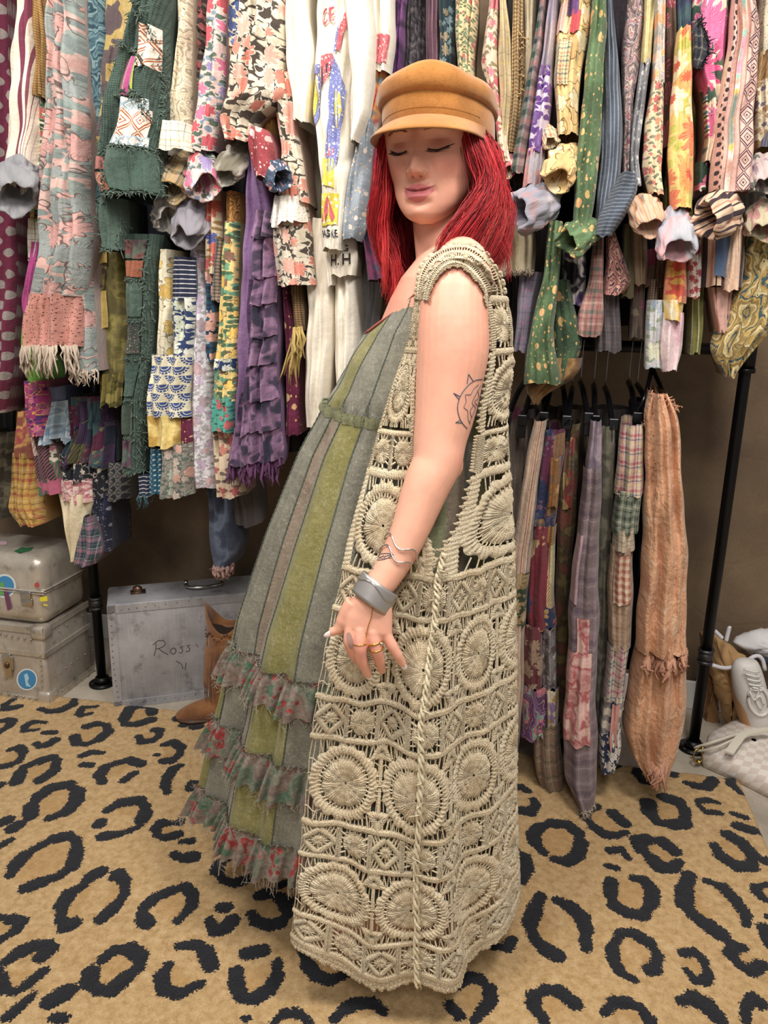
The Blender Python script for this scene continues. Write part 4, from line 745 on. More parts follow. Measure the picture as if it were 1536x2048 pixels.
hang('teal_dress', 'faded teal paisley dress next to the pink and grey dress', 'dress', [('d', 'skirt', teal_pais, '0,180,216 130,178,214 260,178,207 365,181,207 470,176,200 640,165,178', .24)], body=('0,178,225 200,178,215 650,150,180', teal_pais))
hang('maple_print_dress', 'mauve and olive leaf print dress beside the green patchwork jacket', 'dress', [('d', 'skirt', olive_maple, '0,213,294 60,213,286 130,212,262 220,214,242 320,200,226', .22, dict(folds=4))], body=('0,210,300 300,200,250', olive_maple))
gj, D = hang('patchwork_jacket', 'shaggy dark green patchwork jacket with embroidered panels', 'jacket', [('d', 'sleeve', green_knit, '0,292,349 50,280,345 100,260,340 150,245,338 200,229,338 260,222,336 312,205,330 360,200,328 393,215,328', .33, dict(T=.055, folds=1.6, amp=.018)),
    ('p', 'striped_patch', stripe_pl, 132, 208, .34, .62), ('p', 'embroidered_patch', tribal, 232, 292, .38, .88), ('p', 'blue_embroidery', tribal2, 212, 236, .42, .86), ('p', 'embroidered_patch', tribal, 70, 150, .62, .95), ('p', 'blue_embroidery', tribal2, 284, 302, .36, .9), ('p', 'green_panel', green_panel, 310, 388, .28, .99, .008), ('p', 'rust_patch', rust_p, 352, 386, .0, .24), ('p', 'pink_patch', fb('pink_patch', 'plain', ['#a8605a', '#b8766c'], .1), 322, 346, .04, .27),
    ('s', 'shag_trim', shag_g, [(300, 20), (285, 60), (262, 100), (250, 150), (232, 205), (222, 260), (208, 305)], 200, .016, 4), ('s', 'shag_trim', shag_g, [(310, 25), (320, 60), (335, 110), (336, 180), (335, 260), (328, 310), (328, 390)], 200, .016, 4), ('s', 'shag_trim', shag_g, [(232, 308), (270, 304), (300, 306), (328, 304)], 120, .013, 3), ('s', 'shag_trim', shag_g, [(206, 398), (232, 390), (270, 394), (300, 390), (328, 390)], 150, .016, 4), ('s', 'shag_trim', shag_g, [(262, 205), (290, 200), (310, 210), (320, 250)], 120, .014, 4), ('s', 'shag_trim', shag_g, [(262, 100), (285, 112), (300, 120), (320, 150)], 100, .014, 4), ('s', 'shag_trim', shag_g, [(234, 312), (232, 350), (230, 392)], 70, .012, 3),
    ('d', 'cuff', green_panel, '400,202,258 440,205,258 500,215,252', .29, dict(T=.035)), ('s', 'shag_trim', shag_g, [(204, 402), (206, 450), (216, 498), (250, 495), (256, 440)], 120, .014, 4)])
hang('olive_dress', 'olive dress with pleated lace tiers hanging below the green jacket', 'dress', [('d', 'skirt', fb('olive_velvet', 'mottle', ['#6f6533', '#8d8244', '#7a6f3c', '#5e5630'], .03), '440,190,262 520,192,262 640,202,262 730,212,256 760,212,252', .17, dict(folds=2.5)), ('r', 'pleated_tier', mustard2, 452, 535, .0, .55, 7, .012), ('r', 'pleated_tier', fb('olive_lace', 'mottle', ['#8a7c44', '#4a4038', '#a0904e'], .025), 535, 585, .02, .5, 6, .012), ('r', 'pleated_tier', mustard2, 582, 662, .02, .5, 7, .014), ('r', 'ruffled_hem', fb('olive_hem', 'mottle', ['#6f6428', '#4f4a20', '#8d7f3c'], .02), 745, 808, .0, 1.0, 6, .014)], body=('480,170,262 650,190,250 735,200,240', fb('mauve_drab', 'plain', ['#6a5a58', '#7d6c68'], .1)))
gd, D = hang('green_panel_dress', 'long green dress of stacked frayed panels below the patchwork jacket', 'dress', [('d', 'skirt', green_knit, '470,260,326 560,262,318 640,260,312 700,256,308 800,254,298 870,255,294 940,253,292', .25, dict(folds=1.3, T=.03))] + [('p', 'panel', mt, a, b, .08, .72, .006) for mt, a, b in ((fb('plum_patch', 'mottle', ['#5a3c48', '#5f6a5c', '#7d4a4a'], .03), 482, 520), (fb('brick_patch', 'plain', ['#8f4f34', '#a3603f'], .1), 523, 556), (green_panel, 566, 634), (fb('sequin_patch', 'speckle', ['#333a36', '#444a44', '#a8a294', '#8a5a5a'], .008), 648, 706), (green_panel, 722, 790), (fb('olive_p', 'plain', ['#3c4a40', '#4f5e52'], .1), 806, 866), (fb('plum_p2', 'mottle', ['#4a4038', '#5a3a50', '#56655a'], .03), 876, 930))] + [('s', 'shag_trim', shag_g, [(262, y), (280, y+2), (306, y)], 46, .012, 3) for y in (560, 640, 715, 798, 872, 938)] + [('s', 'shag_trim', shag_g, [(308, 480), (308, 600), (300, 720), (292, 850), (290, 935)], 220, .014, 4)])
hang('plum_jacket', 'plum corduroy garment with yellow shoulder beside the green jacket', 'jacket', [('d', 'sleeve', plum, '40,348,368 130,343,366 240,338,356', .2, dict(folds=1.5)), ('d', 'shoulder', yellow, '0,352,370 45,349,368', .215, dict(T=.02, folds=1))], body=('0,335,390 240,330,380', plum))
hang('paisley_shirt', 'beige paisley shirt whose sleeve ends in a white windowpane cuff', 'shirt', [('d', 'sleeve', beige_pais, '0,366,386 130,361,385 200,346,386 258,337,386', .28, dict(folds=1.6)), ('d', 'cuff', white_plaid, '250,332,384 280,326,387 306,325,388', .31, dict(T=.04, folds=1)), ('b', 'rolled_cuff', dark_plaid, 357, 345, 64, 92, -.1, .27)])
hang('grey_bundle_top', 'grey shirt with knotted sleeves bunched under the paisley cuff', 'shirt', [('d', 'sleeve', fb('dove', 'plain', ['#8c8890', '#a5a1a6'], .1), '240,395,415 330,372,412 400,352,412 470,365,412', .2, dict(folds=2)), ('b', 'knotted_sleeve', fb('dove', 'plain', []), 385, 435, 66, 100, .1, .27), ('b', 'knotted_sleeve', fb('dove_print', 'floral', ['#cfcac2', '#8a8a86', '#a8a29a'], .03), 335, 425, 64, 56, .7, .24)])
hang('ruffle_front_blouse', 'dark red floral blouse with curling ruffles beside the pink floral shirt', 'blouse', [('d', 'front', fb('wine', 'plain', ['#3f2428', '#57323a'], .1), '0,385,426 120,386,424 250,384,412', .19)] + [('r', 'ruffle', ruffle_red, y, y+42, .05, .95, 2.2, .02, .25) for y in (-10, 24, 60, 98, 136, 175, 212)])
hang('pink_floral_shirt', 'pink shirt with red and lilac flowers and a floral rolled cuff', 'shirt', [('d', 'sleeve', pink_red, '0,424,456 70,418,452 130,412,452 200,398,452 260,390,440 305,386,432', .28, dict(folds=2.2)), ('b', 'rolled_cuff', pink_red, 405, 350, 72, 86, .5, .3)], body=('0,420,470 200,400,450 300,390,440', pink_red))
hang('bluebell_blouse', 'cream blouse with blue flowers above red flowers left of the brown dress', 'blouse', [('d', 'front', bluecream, '0,455,502 60,456,500 100,462,494', .22, dict(folds=2)), ('d', 'lower_front', redcream, '88,454,490 130,452,482 165,450,472', .215, dict(folds=1.5))])
hang('brown_floral_dress', 'brown dress with coral and white flowers and a lace trimmed skirt', 'dress', [('d', 'bodice', brown_fl, '0,495,572 60,484,573 140,467,575 200,455,580 245,450,520 290,462,508', .31, dict(T=.05, folds=2.4, amp=.02)), ('d', 'sleeve', brown_fl, '150,545,586 250,560,596 300,568,603 350,566,612 405,556,618', .29, dict(folds=1.6)), ('d', 'skirt', brown_fl, '395,555,618 450,552,624 520,554,627 572,560,630', .27, dict(T=.05, folds=1.2, amp=.01)), ('r', 'lace_trim', fb('white_lace', 'eyelet', ['#ddd6ca', '#ece6dc', '#8f867a'], .006), 398, 452, .0, .98, 4, .016), ('b', 'rolled_cuff', sack, 470, 322, 54, 84, -.3, .31)], body=('0,480,590 300,470,600 480,545,620', brown_fl))
hang('mustard_blouse', 'mustard sleeve hanging behind the brown floral dress', 'top', [('d', 'sleeve', mustard, '190,532,560 260,528,562 335,530,560', .24, dict(folds=1.2))])
hang('red_cuff_shirt', 'red speckled sleeve with a folded blue cuff in front of the purple dress', 'shirt', [('d', 'sleeve', red_dot, '262,512,535 290,500,548 330,508,550 358,520,545', .33, dict(T=.035, folds=1.4)), ('b', 'rolled_cuff', blue_dot, 553, 352, 52, 56, .9, .35)])
pd, D = hang('purple_ruffle_dress', 'long purple dress with tie-dyed side ruffles and a shaggy hem', 'dress', [('d', 'skirt', purple, '320,508,524 400,500,548 470,490,558 600,486,556 700,478,558 800,476,564 900,472,568 930,470,566', .26, dict(T=.035, folds=2.4, amp=.016)), ('p', 'lace_strip', purple_lace, 560, 900, .40, .55, .006)] + [('r', 'side_ruffle', purple_tie, a, b, t0, 1.0, n, .016, .1) for a, b, t0, n in ((425, 482, .55, 2.5), (478, 560, .58, 2.5), (552, 612, .58, 2.5), (604, 676, .55, 2.5), (668, 730, .5, 3), (724, 800, .42, 3), (782, 858, .22, 4), (850, 918, .0, 6))] + [('f', 'shaggy_hem', shag_p, 905, .0, .95, .075, 130, .004)])
hang('blue_block_print_dress', 'patchwork dress of navy block prints, yellow satin and grey florals', 'dress', [('d', 'side_panel', cream_yel, '500,326,350 600,322,350 712,318,349', .25, dict(T=.02, folds=1)), ('d', 'top_panel', navy_stripe, '515,349,392 600,349,391', .255, dict(T=.025, folds=1.3)), ('d', 'flower_panel', navy_br, '596,348,391 720,348,386', .255, dict(T=.025, folds=1.3)), ('d', 'scallop_panel', navy_sc, '708,304,385 770,301,383 832,300,384', .26, dict(T=.035, folds=1.6)), ('d', 'satin_panel', yel_satin, '828,300,368 890,307,366', .265, dict(T=.03, folds=1.2)), ('d', 'plum_panel', maroon_g, '836,364,384 884,364,386', .25, dict(T=.015, folds=1)), ('d', 'floral_panel', grey_fl, '884,326,388 990,326,388', .26, dict(T=.03, folds=1.4)), ('d', 'dotted_panel', teal_dot, '895,303,330 985,305,328', .25, dict(T=.015, folds=1.5)), ('d', 'striped_hem', navy_stripe, '945,284,306 992,284,306', .24, dict(T=.015, folds=1)), ('f', 'loose_threads', simple('teal_thread', '#3c5a60', .9), 986, .05, .95, .04, 30, .0012)])
hang('white_lilac_dress', 'white and lilac floral dress between navy patchwork and yellow dress', 'dress', [('d', 'skirt', white_lil, '470,388,412 560,386,416 700,385,432 850,383,432 972,393,434', .21, dict(folds=2.2))])
hang('bird_print_blouse', 'narrow red and blue bird print garment above a brown net panel', 'blouse', [('d', 'front', redblue, '380,418,442 470,416,446 548,416,444', .25, dict(folds=1.3, T=.02)), ('d', 'lower_front', fb('teal_floral', 'floral', ['#24465a', '#c08a7a', '#9aa0a4'], .05, leaf='#1c2c44', density=.45), '545,416,438 640,418,440 720,420,436', .235, dict(folds=1.4)), ('d', 'net_panel', net_br, '480,436,447 560,430,446 602,426,444', .262, dict(T=.012, folds=1))])
hang('yellow_embroidered_dress', 'pale yellow dress embroidered with flowers and a turquoise hem', 'dress', [('d', 'bodice', fb('rust_print', 'paisley', ['#a85a1c', '#c98a2c', '#6d3a1c', '#d0a04a'], .03), '385,458,482 452,456,480', .25, dict(T=.018, folds=1)), ('d', 'skirt', yel_fl, '445,453,480 560,450,479 640,447,478 720,436,477 800,430,476', .26, dict(T=.028, folds=1.8)), ('p', 'navy_band', navy_br, 716, 738, .1, .98), ('d', 'hem_band', turq, '795,430,476 860,427,473', .262, dict(T=.03, folds=1.6)), ('d', 'underskirt', cream_rose, '850,428,480 930,430,490 990,438,494', .23, dict(folds=2.4))], body=('430,450,490 600,444,486 800,430,480', fb('grey_red', 'floral', ['#a8a294', '#a02c34', '#2f4470'], .04)))
hang('maroon_dress', 'maroon gold-flecked dress between purple dress and long cream shirt', 'dress', [('d', 'skirt', maroon_g, '560,570,588 640,574,596 760,575,602 866,573,604', .19, dict(folds=1.6))])
hang('knit_tassel_top', 'brown open knit with mustard tassels under the brown floral dress', 'top', [('d', 'knit', knit_br, '560,584,604 620,588,608 662,592,610', .24, dict(T=.02, folds=1)), ('f', 'tassels', mustard2, 655, .05, .95, .14, 26, .004)])
# ---- cream printed T-shirts
hang('cream_tee', 'plain cream T-shirt with hanging sleeves left of the printed shirts', 'T-shirt', [('d', 'sleeve', cream_tee, '0,577,616 60,577,622 120,576,628 160,582,629 200,588,624 248,590,622', .30, dict(T=.035, folds=1.8))], body=('0,580,660 300,590,680 600,600,680 830,612,690', cream_tee2))
tee, D = hang('printed_tee', 'cream T-shirt with red lettering, yellow disc and blue star print', 'T-shirt', [('d', 'front', cream_tee, '0,640,716 60,636,722 140,630,716 220,628,710 300,640,706 360,646,702 500,647,690', .29, dict(T=.04, folds=2.4, amp=.008)), ('d', 'sleeve', cream_tee, '0,690,746 60,694,748 120,698,748 160,704,745 230,704,738 285,706,716', .34, dict(T=.03, folds=1.6, amp=.008))])
D = Drape('-115,640,716 0,640,716 60,636,722 140,630,716 220,628,710 300,640,706 360,646,702 500,647,690', .29, .04, 2.4, .008, GSEED[0]*7)
for pts, mt in (([(628, 160), (640, 170), (644, 200), (640, 235), (630, 258), (624, 262), (623, 200)], P_yel), ([(646, 160), (650, 160), (653, 200), (648, 240), (636, 268), (624, 275), (625, 268), (640, 240), (646, 205)], P_blue), ([(632, 132), (640, 140), (650, 138), (648, 160), (640, 156), (634, 160), (636, 148)], P_blue),
    ([(676, 120), (690, 150), (700, 190), (696, 240), (690, 280), (688, 320), (676, 352), (662, 348), (662, 300), (672, 240), (668, 200), (672, 160)], P_blue), ([(682, 190), (692, 196), (694, 230), (688, 262), (680, 272)], P_yel), ([(656, 322), (680, 326), (680, 382), (653, 374)], P_yel), ([(668, 300), (680, 306), (676, 322), (660, 320)], P_red),
    ([(655, 128), (678, 118), (680, 140), (660, 178), (654, 190), (654, 150)], P_red), ([(658, 148), (663, 146), (658, 186), (655, 188)], P_blk), ([(665, 142), (672, 138), (676, 150), (664, 160)], P_blk), ([(692, 60), (704, 36), (708, 60), (690, 116), (684, 112)], P_red), ([(684, 70), (690, 64), (684, 118), (680, 118)], P_blue), ([(650, 392), (687, 392), (686, 452), (647, 456)], P_yel)):
    D.poly('print', mt, tee, pts)
D.text('lettering', 'CE', (655, 40, 680, 68), P_red, tee, bold=.01, lean=-.5); D.text('lettering', 'A', (652, 400, 683, 446), P_red, tee, lift=.008, bold=.06); D.text('lettering', 'PAGKE', (650, 463, 686, 478), P_blk, tee, bold=.02)
t3, D3 = hang('lettered_tee', 'cream T-shirt lettered in black below the printed T-shirt', 'T-shirt', [('d', 'front', cream_tee2, '440,640,700 480,640,712 520,655,712 552,664,708', .25, dict(T=.03, folds=1.3, amp=.006))])
D3 = Drape('440,640,700 480,640,712 520,655,712 552,664,708', .25, .03, 1.3, .006, GSEED[0]*7)
D3.text('lettering', 'H. H', (671, 512, 706, 534), P_black, t3, bold=.015, lean=-.12); D3.text('lettering', 'G', (692, 492, 703, 504), P_black, t3, bold=.015)
hang('long_cream_shirt', 'long pale cream shirt reaching down behind the sage dress', 'shirt', [('d', 'front', cream_tee2, '440,628,672 560,618,672 700,612,668 800,616,660 850,618,655', .21, dict(T=.04, folds=1.6)), ('d', 'sleeve', cream_tee, '470,640,668 540,656,674 572,660,672', .24, dict(T=.02, folds=1)), ('d', 'side', cream_tee, '540,670,712 640,672,715 760,676,720 850,676,722', .2, dict(T=.035, folds=1.6))])
hang('number_tee', 'cream T-shirt with faded colour blocks beside the tan cap', 'T-shirt', [('d', 'front', cream_tee, '0,748,786 80,748,790 150,744,782', .27, dict(folds=1.6)), ('p', 'print', P_red, 80, 135, .1, .9), ('d', 'lower_front', blot, '145,742,776 250,726,756 300,716,748', .26, dict(folds=1.8))])
hang('splatter_shirt', 'grey paint-splattered denim shirt beside the printed T-shirt', 'shirt', [('d', 'front', grey_den, '240,722,750 330,708,740 400,694,736 465,688,732 480,690,720', .285, dict(folds=1.6)), ('d', 'side', fb('plum_denim', 'mottle', ['#56607a', '#4a3048', '#6a2a4a', '#3c4258'], .04), '270,735,770 350,718,760 450,724,756 560,735,790', .22)], body=('480,700,770 650,690,760 800,690,740', fb('grey_linen2', 'plain', ['#86868a', '#9c9a9a'], .1)))
for nm, lb, mt, pr, of in (('violet_scarf', 'dark violet garment right behind the tan cap', fb('violet', 'mottle', ['#2c1f30', '#5a2a60', '#3c2440', '#6d3c70'], .04), '0,786,818 60,788,816 160,775,812 430,770,812', .2), ('black_paisley_top', 'black and grey paisley garment above the tan cap', fb('blk_pais', 'paisley', ['#241f24', '#3c363a', '#544c4c', '#2f2a2f'], .04), '0,815,858 130,810,856 430,806,856', .18), ('plum_striped_top', 'plum garment with thin stripes above the tan cap', fb('plum_thin', 'stripe', ['#4f3440', '#4f3440'], .012, bands=[(.3, .2, '#76545e')]), '0,852,882 140,850,884 430,850,884', .21), ('dark_teal_top', 'dark teal printed garment above the tan cap', fb('dteal', 'floral', ['#26363c', '#4f6a70', '#7a6a4c'], .03), '0,878,912 140,878,914 430,878,914', .22), ('ditsy_shirt', 'yellow ditsy floral sleeve above the right of the cap', fb('ditsy', 'floral', ['#cbb88a', '#a84a40', '#6a7a5a'], .022, leaf='#5f6a4c', density=.36), '0,912,958 60,912,954 140,914,950 430,914,960', .25)):
    hang(nm, lb, 'garment', [('d', 'front', mt, pr, of)])
# ---- hems below the long dresses on the left
hang('yellow_plaid_skirt', 'yellow and red plaid ruffled skirt hem above the left trunks', 'skirt', [('d', 'skirt', fb('yplaid', 'plaid', ['#c9a24a', '#c9a24a'], .05, bands=[(.1, .2, '#a84a34'), (.5, .1, '#d9c08a'), (.75, .08, '#7a5a2a')]), '900,36,84 960,28,88 1010,24,92 1045,66,92', .13, dict(folds=4, amp=.02)), ('d', 'top_tier', fb('yfloral', 'mottle', ['#b0783c', '#a03c44', '#c99a54', '#8a4a3c'], .04), '820,44,80 910,30,84', .14, dict(folds=2))], body=('860,-20,50 1000,-30,40 1030,-20,30', fb('drab_lace', 'mottle', ['#4a4438', '#6a6250', '#3c362c'], .03)))
hang('patched_strip_dress', 'dress hem of pink stripes, black and green patches above the metal trunk', 'dress', [('d', 'skirt', fb('strip_patch', 'patch', ['#a8506a', '#24332c', '#d0c4b0', '#3c6a4a', '#8a2c5a'], .05), '860,72,104 930,78,118 985,86,130', .17, dict(folds=1.6))])
hang('sky_blue_blouse', 'pale blue ruffled blouse hem under the pink dress fringe', 'blouse', [('d', 'skirt', fb('navy_pur', 'mottle', ['#34385c', '#4a4060', '#6f7a9a'], .03), '770,104,130 830,100,134', .15), ('r', 'ruffle', fb('sky', 'mottle', ['#9ab0bc', '#b9c9d0', '#7d94a8', '#a8b8c4'], .03), 800, 880, -.25, 1.35, 6, .02, .2), ('d', 'cuff', fb('sky_print', 'floral', ['#a8bcc4', '#c9b070', '#8a9a8a'], .05), '870,86,112 910,90,112', .16)])
hang('jewel_ruffle_skirt', 'skirt of navy, plum and teal ruffles behind the green panel dress', 'skirt', [('d', 'skirt', fb('jewel', 'patch', ['#2c2f44', '#5a2440', '#3c5a5c', '#6d6a3c', '#4a3050'], .045), '790,148,230 860,150,235 922,112,236', .13, dict(folds=5, amp=.018)), ('r', 'ruffle', fb('jewel', 'patch', []), 840, 925, .3, 1.0, 7, .018)])
hang('black_floral_skirt', 'black skirt with white scrolls and a pink hem above the trunk', 'skirt', [('d', 'skirt', fb('black_scroll', 'floral', ['#23242c', '#b8b0a0', '#4a4a50'], .05, line='#a8a090', density=.25), '905,122,196 960,125,194', .15, dict(folds=2)), ('d', 'hem', fb('pink_brush', 'mottle', ['#b87078', '#d8c4bc', '#a85a64', '#cfa8a0'], .02), '955,128,192 1000,132,194', .155, dict(folds=2)), ('d', 'side', fb('black_scroll', 'floral', []), '920,194,222 992,192,222', .14), ('d', 'chevron_side', fb('black_chev', 'zigzag', ['#2a2a30', '#8f8a84'], .03), '920,218,262 996,222,262', .145)])
hang('patchwork_scarf', 'scarf corner of cream, plaid and navy squares hanging above the trunks', 'scarf', [('d', 'cream_square', fb('cream_sq', 'plain', ['#d0c09a', '#e0d2b0'], .1), '985,118,196 1030,128,180 1080,138,172 1118,144,158', .16, dict(T=.012, folds=1)), ('d', 'navy_square', fb('navy_sq', 'speckle', ['#1c1f34', '#242840', '#8a8a9a', '#8a8a9a'], .02), '985,182,222 1040,190,224 1100,196,222', .15, dict(T=.012, folds=1)), ('d', 'plaid_square', fb('rose_plaid', 'plaid', ['#5f6470', '#5f6470'], .04, bands=[(.05, .25, '#a8788a'), (.4, .1, '#1f2c44'), (.6, .2, '#2f4a4c'), (.85, .04, '#d0c8c4')]), '1030,172,186 1070,158,200 1110,150,208 1128,150,190', .185, dict(T=.014, folds=1))])
hang('blue_harem_trousers', 'faded blue trousers with ruffled pink ankle ties above the silver case', 'trousers', [('d', 'leg', fb('faded_blue', 'mottle', ['#4a5264', '#5c6578', '#3c4254'], .05), '960,416,470 1030,418,478 1090,422,480 1135,436,460', .13, dict(folds=2.4)), ('f', 'ruffled_tie', simple('dusty_pink_trim', '#a08078', .95, vary=.2), 1128, -.2, 1.2, .035, 60, .005)], group='garments on the upper rail')
hang('grey_wool_skirt', 'grey skirt hem beside the faded blue trousers', 'skirt', [('d', 'skirt', fb('grey_wool', 'plain', ['#5a5454', '#6a6462'], .1), '930,450,520 1046,448,525', .10)])
# ---- right half, upper rail
hang('rose_print_shirt', 'cream shirt with pink roses directly right of the cap', 'shirt', [('d', 'sleeve', fb('rose', 'floral', ['#d9c0a6', '#b83a4c', '#c96470'], .04, leaf='#8a7a5c', density=.4), '0,980,999 60,972,998 130,962,998 190,984,998 330,1000,1024', .26, dict(folds=1.4))])
hang('windowpane_shirt', 'beige windowpane check shirt beside the rose print shirt', 'shirt', [('d', 'sleeve', fb('wpane', 'plaid', ['#c3b088', '#c3b088'], .045, bands=[(.2, .03, '#5d5a44'), (.6, .08, '#cdb964')]), '0,998,1012 100,995,1024 200,997,1027 290,995,1018 330,1002,1020', .25, dict(folds=1.6))])
hang('mesh_knit_top', 'tan open mesh knit with ragged edge beside beige linen', 'sweater', [('d', 'sleeve', fb('tan_mesh', 'knit', ['#a8895c', '#5d4828'], .008), '0,1026,1048 75,1024,1050 200,1020,1047 310,1008,1038', .24, dict(folds=1.2)), ('s', 'ragged_edge', simple('tan_yarn', '#a58a60', .95), [(1046, 70), (1048, 130), (1046, 200)], 90, .012, 3)])
hang('beige_linen_shirt', 'plain beige linen shirt with frayed hem at shoulder height behind the hair', 'shirt', [('d', 'sleeve', fb('beige_linen', 'plain', ['#a99a7c', '#bfb092'], .1), '0,1046,1074 150,1048,1072 260,1036,1056', .22, dict(folds=1.6)), ('d', 'front', fb('beige_linen', 'plain', []), '430,994,1070 500,994,1070 546,996,1068', .2, dict(folds=1.6)), ('f', 'frayed_hem', M_fray, 543, .0, 1.0, .012, 60, .001)])
hang('green_plaid_shirt', 'green, navy and pink plaid sleeve slanting down beside the lilac sleeve', 'shirt', [('d', 'sleeve', fb('gplaid', 'plaid', ['#8f8782', '#8f8782'], .06, bands=[(.05, .22, '#2c4a40'), (.4, .14, '#b87a76'), (.62, .16, '#2a3048'), (.85, .05, '#a39a90')]), '0,1080,1094 100,1065,1086 150,1055,1080 220,1042,1072 300,1028,1056 350,1022,1046', .27, dict(folds=1.2)), ('b', 'rolled_cuff', fb('rose', 'floral', []), 1012, 328, 36, 48, .2, .27)])
hang('lilac_sleeve_shirt', 'lilac grey shirt with a purple flower panel and a wide rolled cuff', 'shirt', [('d', 'sleeve', fb('lilac_plain', 'mottle', ['#8d8292', '#9a90a0', '#a8989a'], .06), '0,1098,1120 120,1082,1108 160,1074,1106', .28, dict(folds=1.3)), ('d', 'flower_panel', fb('purple_vine', 'floral', ['#c5b6c6', '#5d2f80', '#6d3c90'], .05, leaf=['#5f3382', '#5a2f7c'], density=.45), '140,1078,1106 220,1066,1102 310,1056,1092', .285, dict(folds=1.2)), ('d', 'lower_sleeve', fb('grey_peach', 'mottle', ['#8a8488', '#9a9296', '#b87c78'], .05), '300,1056,1092 375,1042,1090', .28), ('b', 'rolled_cuff', fb('washed_plaid', 'plaid', ['#9a98a4', '#9a98a4'], .09, bands=[(.1, .2, '#b3a9ac'), (.5, .15, '#7f8490'), (.8, .1, '#b08a8a')]), 1072, 415, 84, 104, -1.15, .33)], body=('0,1090,1130 300,1060,1110 560,1040,1090', fb('lilac_plain', 'mottle', [])))
yk, D = hang('yellow_patchwork_shirt', 'pale orange patchwork shirt with plaid patch and stitched leaves', 'shirt', [('d', 'sleeve', fb('apricot', 'floral', ['#dcb878', '#e6cfa0', '#c99a54'], .07, line='#7a5a30', density=.4), '0,1120,1182 90,1113,1176 160,1108,1162 220,1110,1158 275,1114,1156', .29, dict(T=.035, folds=1.8)), ('p', 'plaid_patch', fb('cream_plaid', 'plaid', ['#dcc59a', '#dcc59a'], .025, bands=[(.1, .15, '#3c6670'), (.5, .12, '#c9745a'), (.8, .06, '#3c6670')]), 92, 178, .0, .52), ('p', 'red_patch', fb('red_patch', 'plain', ['#b03038', '#c0444a'], .1), 35, 80, .42, .68), ('p', 'pink_patch', fb('blush', 'plain', ['#cf9a8a', '#dbb0a0'], .1), 20, 75, .02, .25), ('p', 'purple_patch', fb('violet2', 'plain', ['#5c3a6c', '#6d4a7c'], .1), -40, 42, .28, .6), ('b', 'rolled_cuff', fb('apricot', 'floral', []), 1124, 330, 72, 92, -.3, .32), ('b', 'plaid_cuff', fb('cream_plaid', 'plaid', []), 1098, 272, 34, 52, .35, .31)])
gs, D = hang('green_speckled_shirt', 'green shirt splashed with yellow bleach spots and a turned-up cuff', 'shirt', [('d', 'sleeve', fb('gspeck', 'speckle', ['#4a6140', '#5d7850', '#d3ad62', '#c99660'], .026), '0,1186,1212 60,1180,1214 150,1168,1208 250,1160,1202 350,1150,1197 430,1146,1186 470,1146,1176', .31, dict(T=.04, folds=1.4)), ('b', 'rolled_cuff', fb('gspeck', 'speckle', []), 1160, 470, 66, 84, -.9, .34)])
hang('green_speckled_shirt_tail', 'long green bleach-spotted garment with brown leather corner above the hangers', 'shirt', [('d', 'front', fb('gspeck', 'speckle', []), '445,1096,1128 560,1085,1118 650,1064,1106 700,1056,1112 765,1044,1124', .29, dict(T=.035, folds=1.4)), ('d', 'side', fb('gspeck2', 'speckle', ['#2f4230', '#3c5238', '#a88a4c', '#a87a4c'], .03), '560,1108,1140 690,1100,1165 762,1100,1138', .24), ('d', 'leather_corner', fb('tan_leather', 'mottle', ['#7d5a30', '#94703f', '#6d4c28'], .04), '715,1090,1165 745,1080,1160 770,1050,1130 790,1056,1090 806,1068,1078', .26, dict(T=.015, folds=1.2))])
hang('ribbed_sweater', 'blue grey ribbed sweater with one sleeve bent sideways', 'sweater', [('d', 'front', fb('rib', 'stripe', ['#4b5360', '#4b5360'], .010, bands=[(.3, .3, '#7c838c')]), '0,1207,1222 100,1205,1236 200,1204,1244 300,1200,1244 360,1195,1240 440,1190,1225', .27, dict(folds=2.2)), ('d', 'sleeve', fb('rib2', 'stripe', ['#444c58', '#444c58'], .008, bands=[(.3, .3, '#6d747e')], horizontal=True), '350,1240,1270 380,1222,1274 410,1206,1262 440,1192,1246 475,1186,1220', .32, dict(T=.035, folds=1))])
hang('paisley_border_shirt', 'dark rose and brown paisley shirt with striped borders', 'shirt', [('d', 'sleeve', fb('rosepais', 'paisley', ['#5a4a50', '#9a8a8c', '#8a4048', '#b09a90', '#6d5a52'], .045, line='#d0c4bc'), '0,1254,1290 60,1248,1288 130,1243,1280 200,1244,1268 330,1244,1262 370,1244,1262', .25, dict(folds=1.6))])
hang('yellow_grey_shirt', 'sleeve of pale yellow over stitched grey cloth', 'shirt', [('d', 'upper_sleeve', fb('pale_yel', 'plain', ['#bfae72', '#d0c08a'], .1), '0,1287,1308 135,1281,1300', .27, dict(folds=1.3)), ('d', 'lower_sleeve', fb('grey_st', 'speckle', ['#7c7c80', '#8a8a8e', '#c9c6c2', '#c9c6c2'], .012), '128,1280,1300 230,1265,1288 320,1257,1276 375,1260,1282', .272, dict(folds=1.4))])
hang('orange_rose_shirt', 'grey shirt with orange flowers over a cream red-flowered sleeve', 'shirt', [('d', 'upper_sleeve', fb('greyorange', 'floral', ['#a39c94', '#d98a4a', '#cf9a86'], .04, line='#c9c0b4', density=.42), '0,1307,1330 100,1305,1329 175,1302,1328', .29, dict(folds=1.5)), ('d', 'lower_sleeve', fb('creamred', 'floral', ['#dcc59c', '#b84a40', '#c97a50'], .03, leaf='#7a7a6a', density=.34), '168,1302,1328 250,1290,1326 340,1284,1322 392,1296,1328', .29, dict(folds=1.8)), ('b', 'rolled_cuff', fb('peach_st', 'stripe', ['#c9a88c', '#c9a88c'], .02, bands=[(.2, .2, '#d98f5c'), (.6, .1, '#a88a80')]), 1290, 424, 66, 90, .35, .32)])
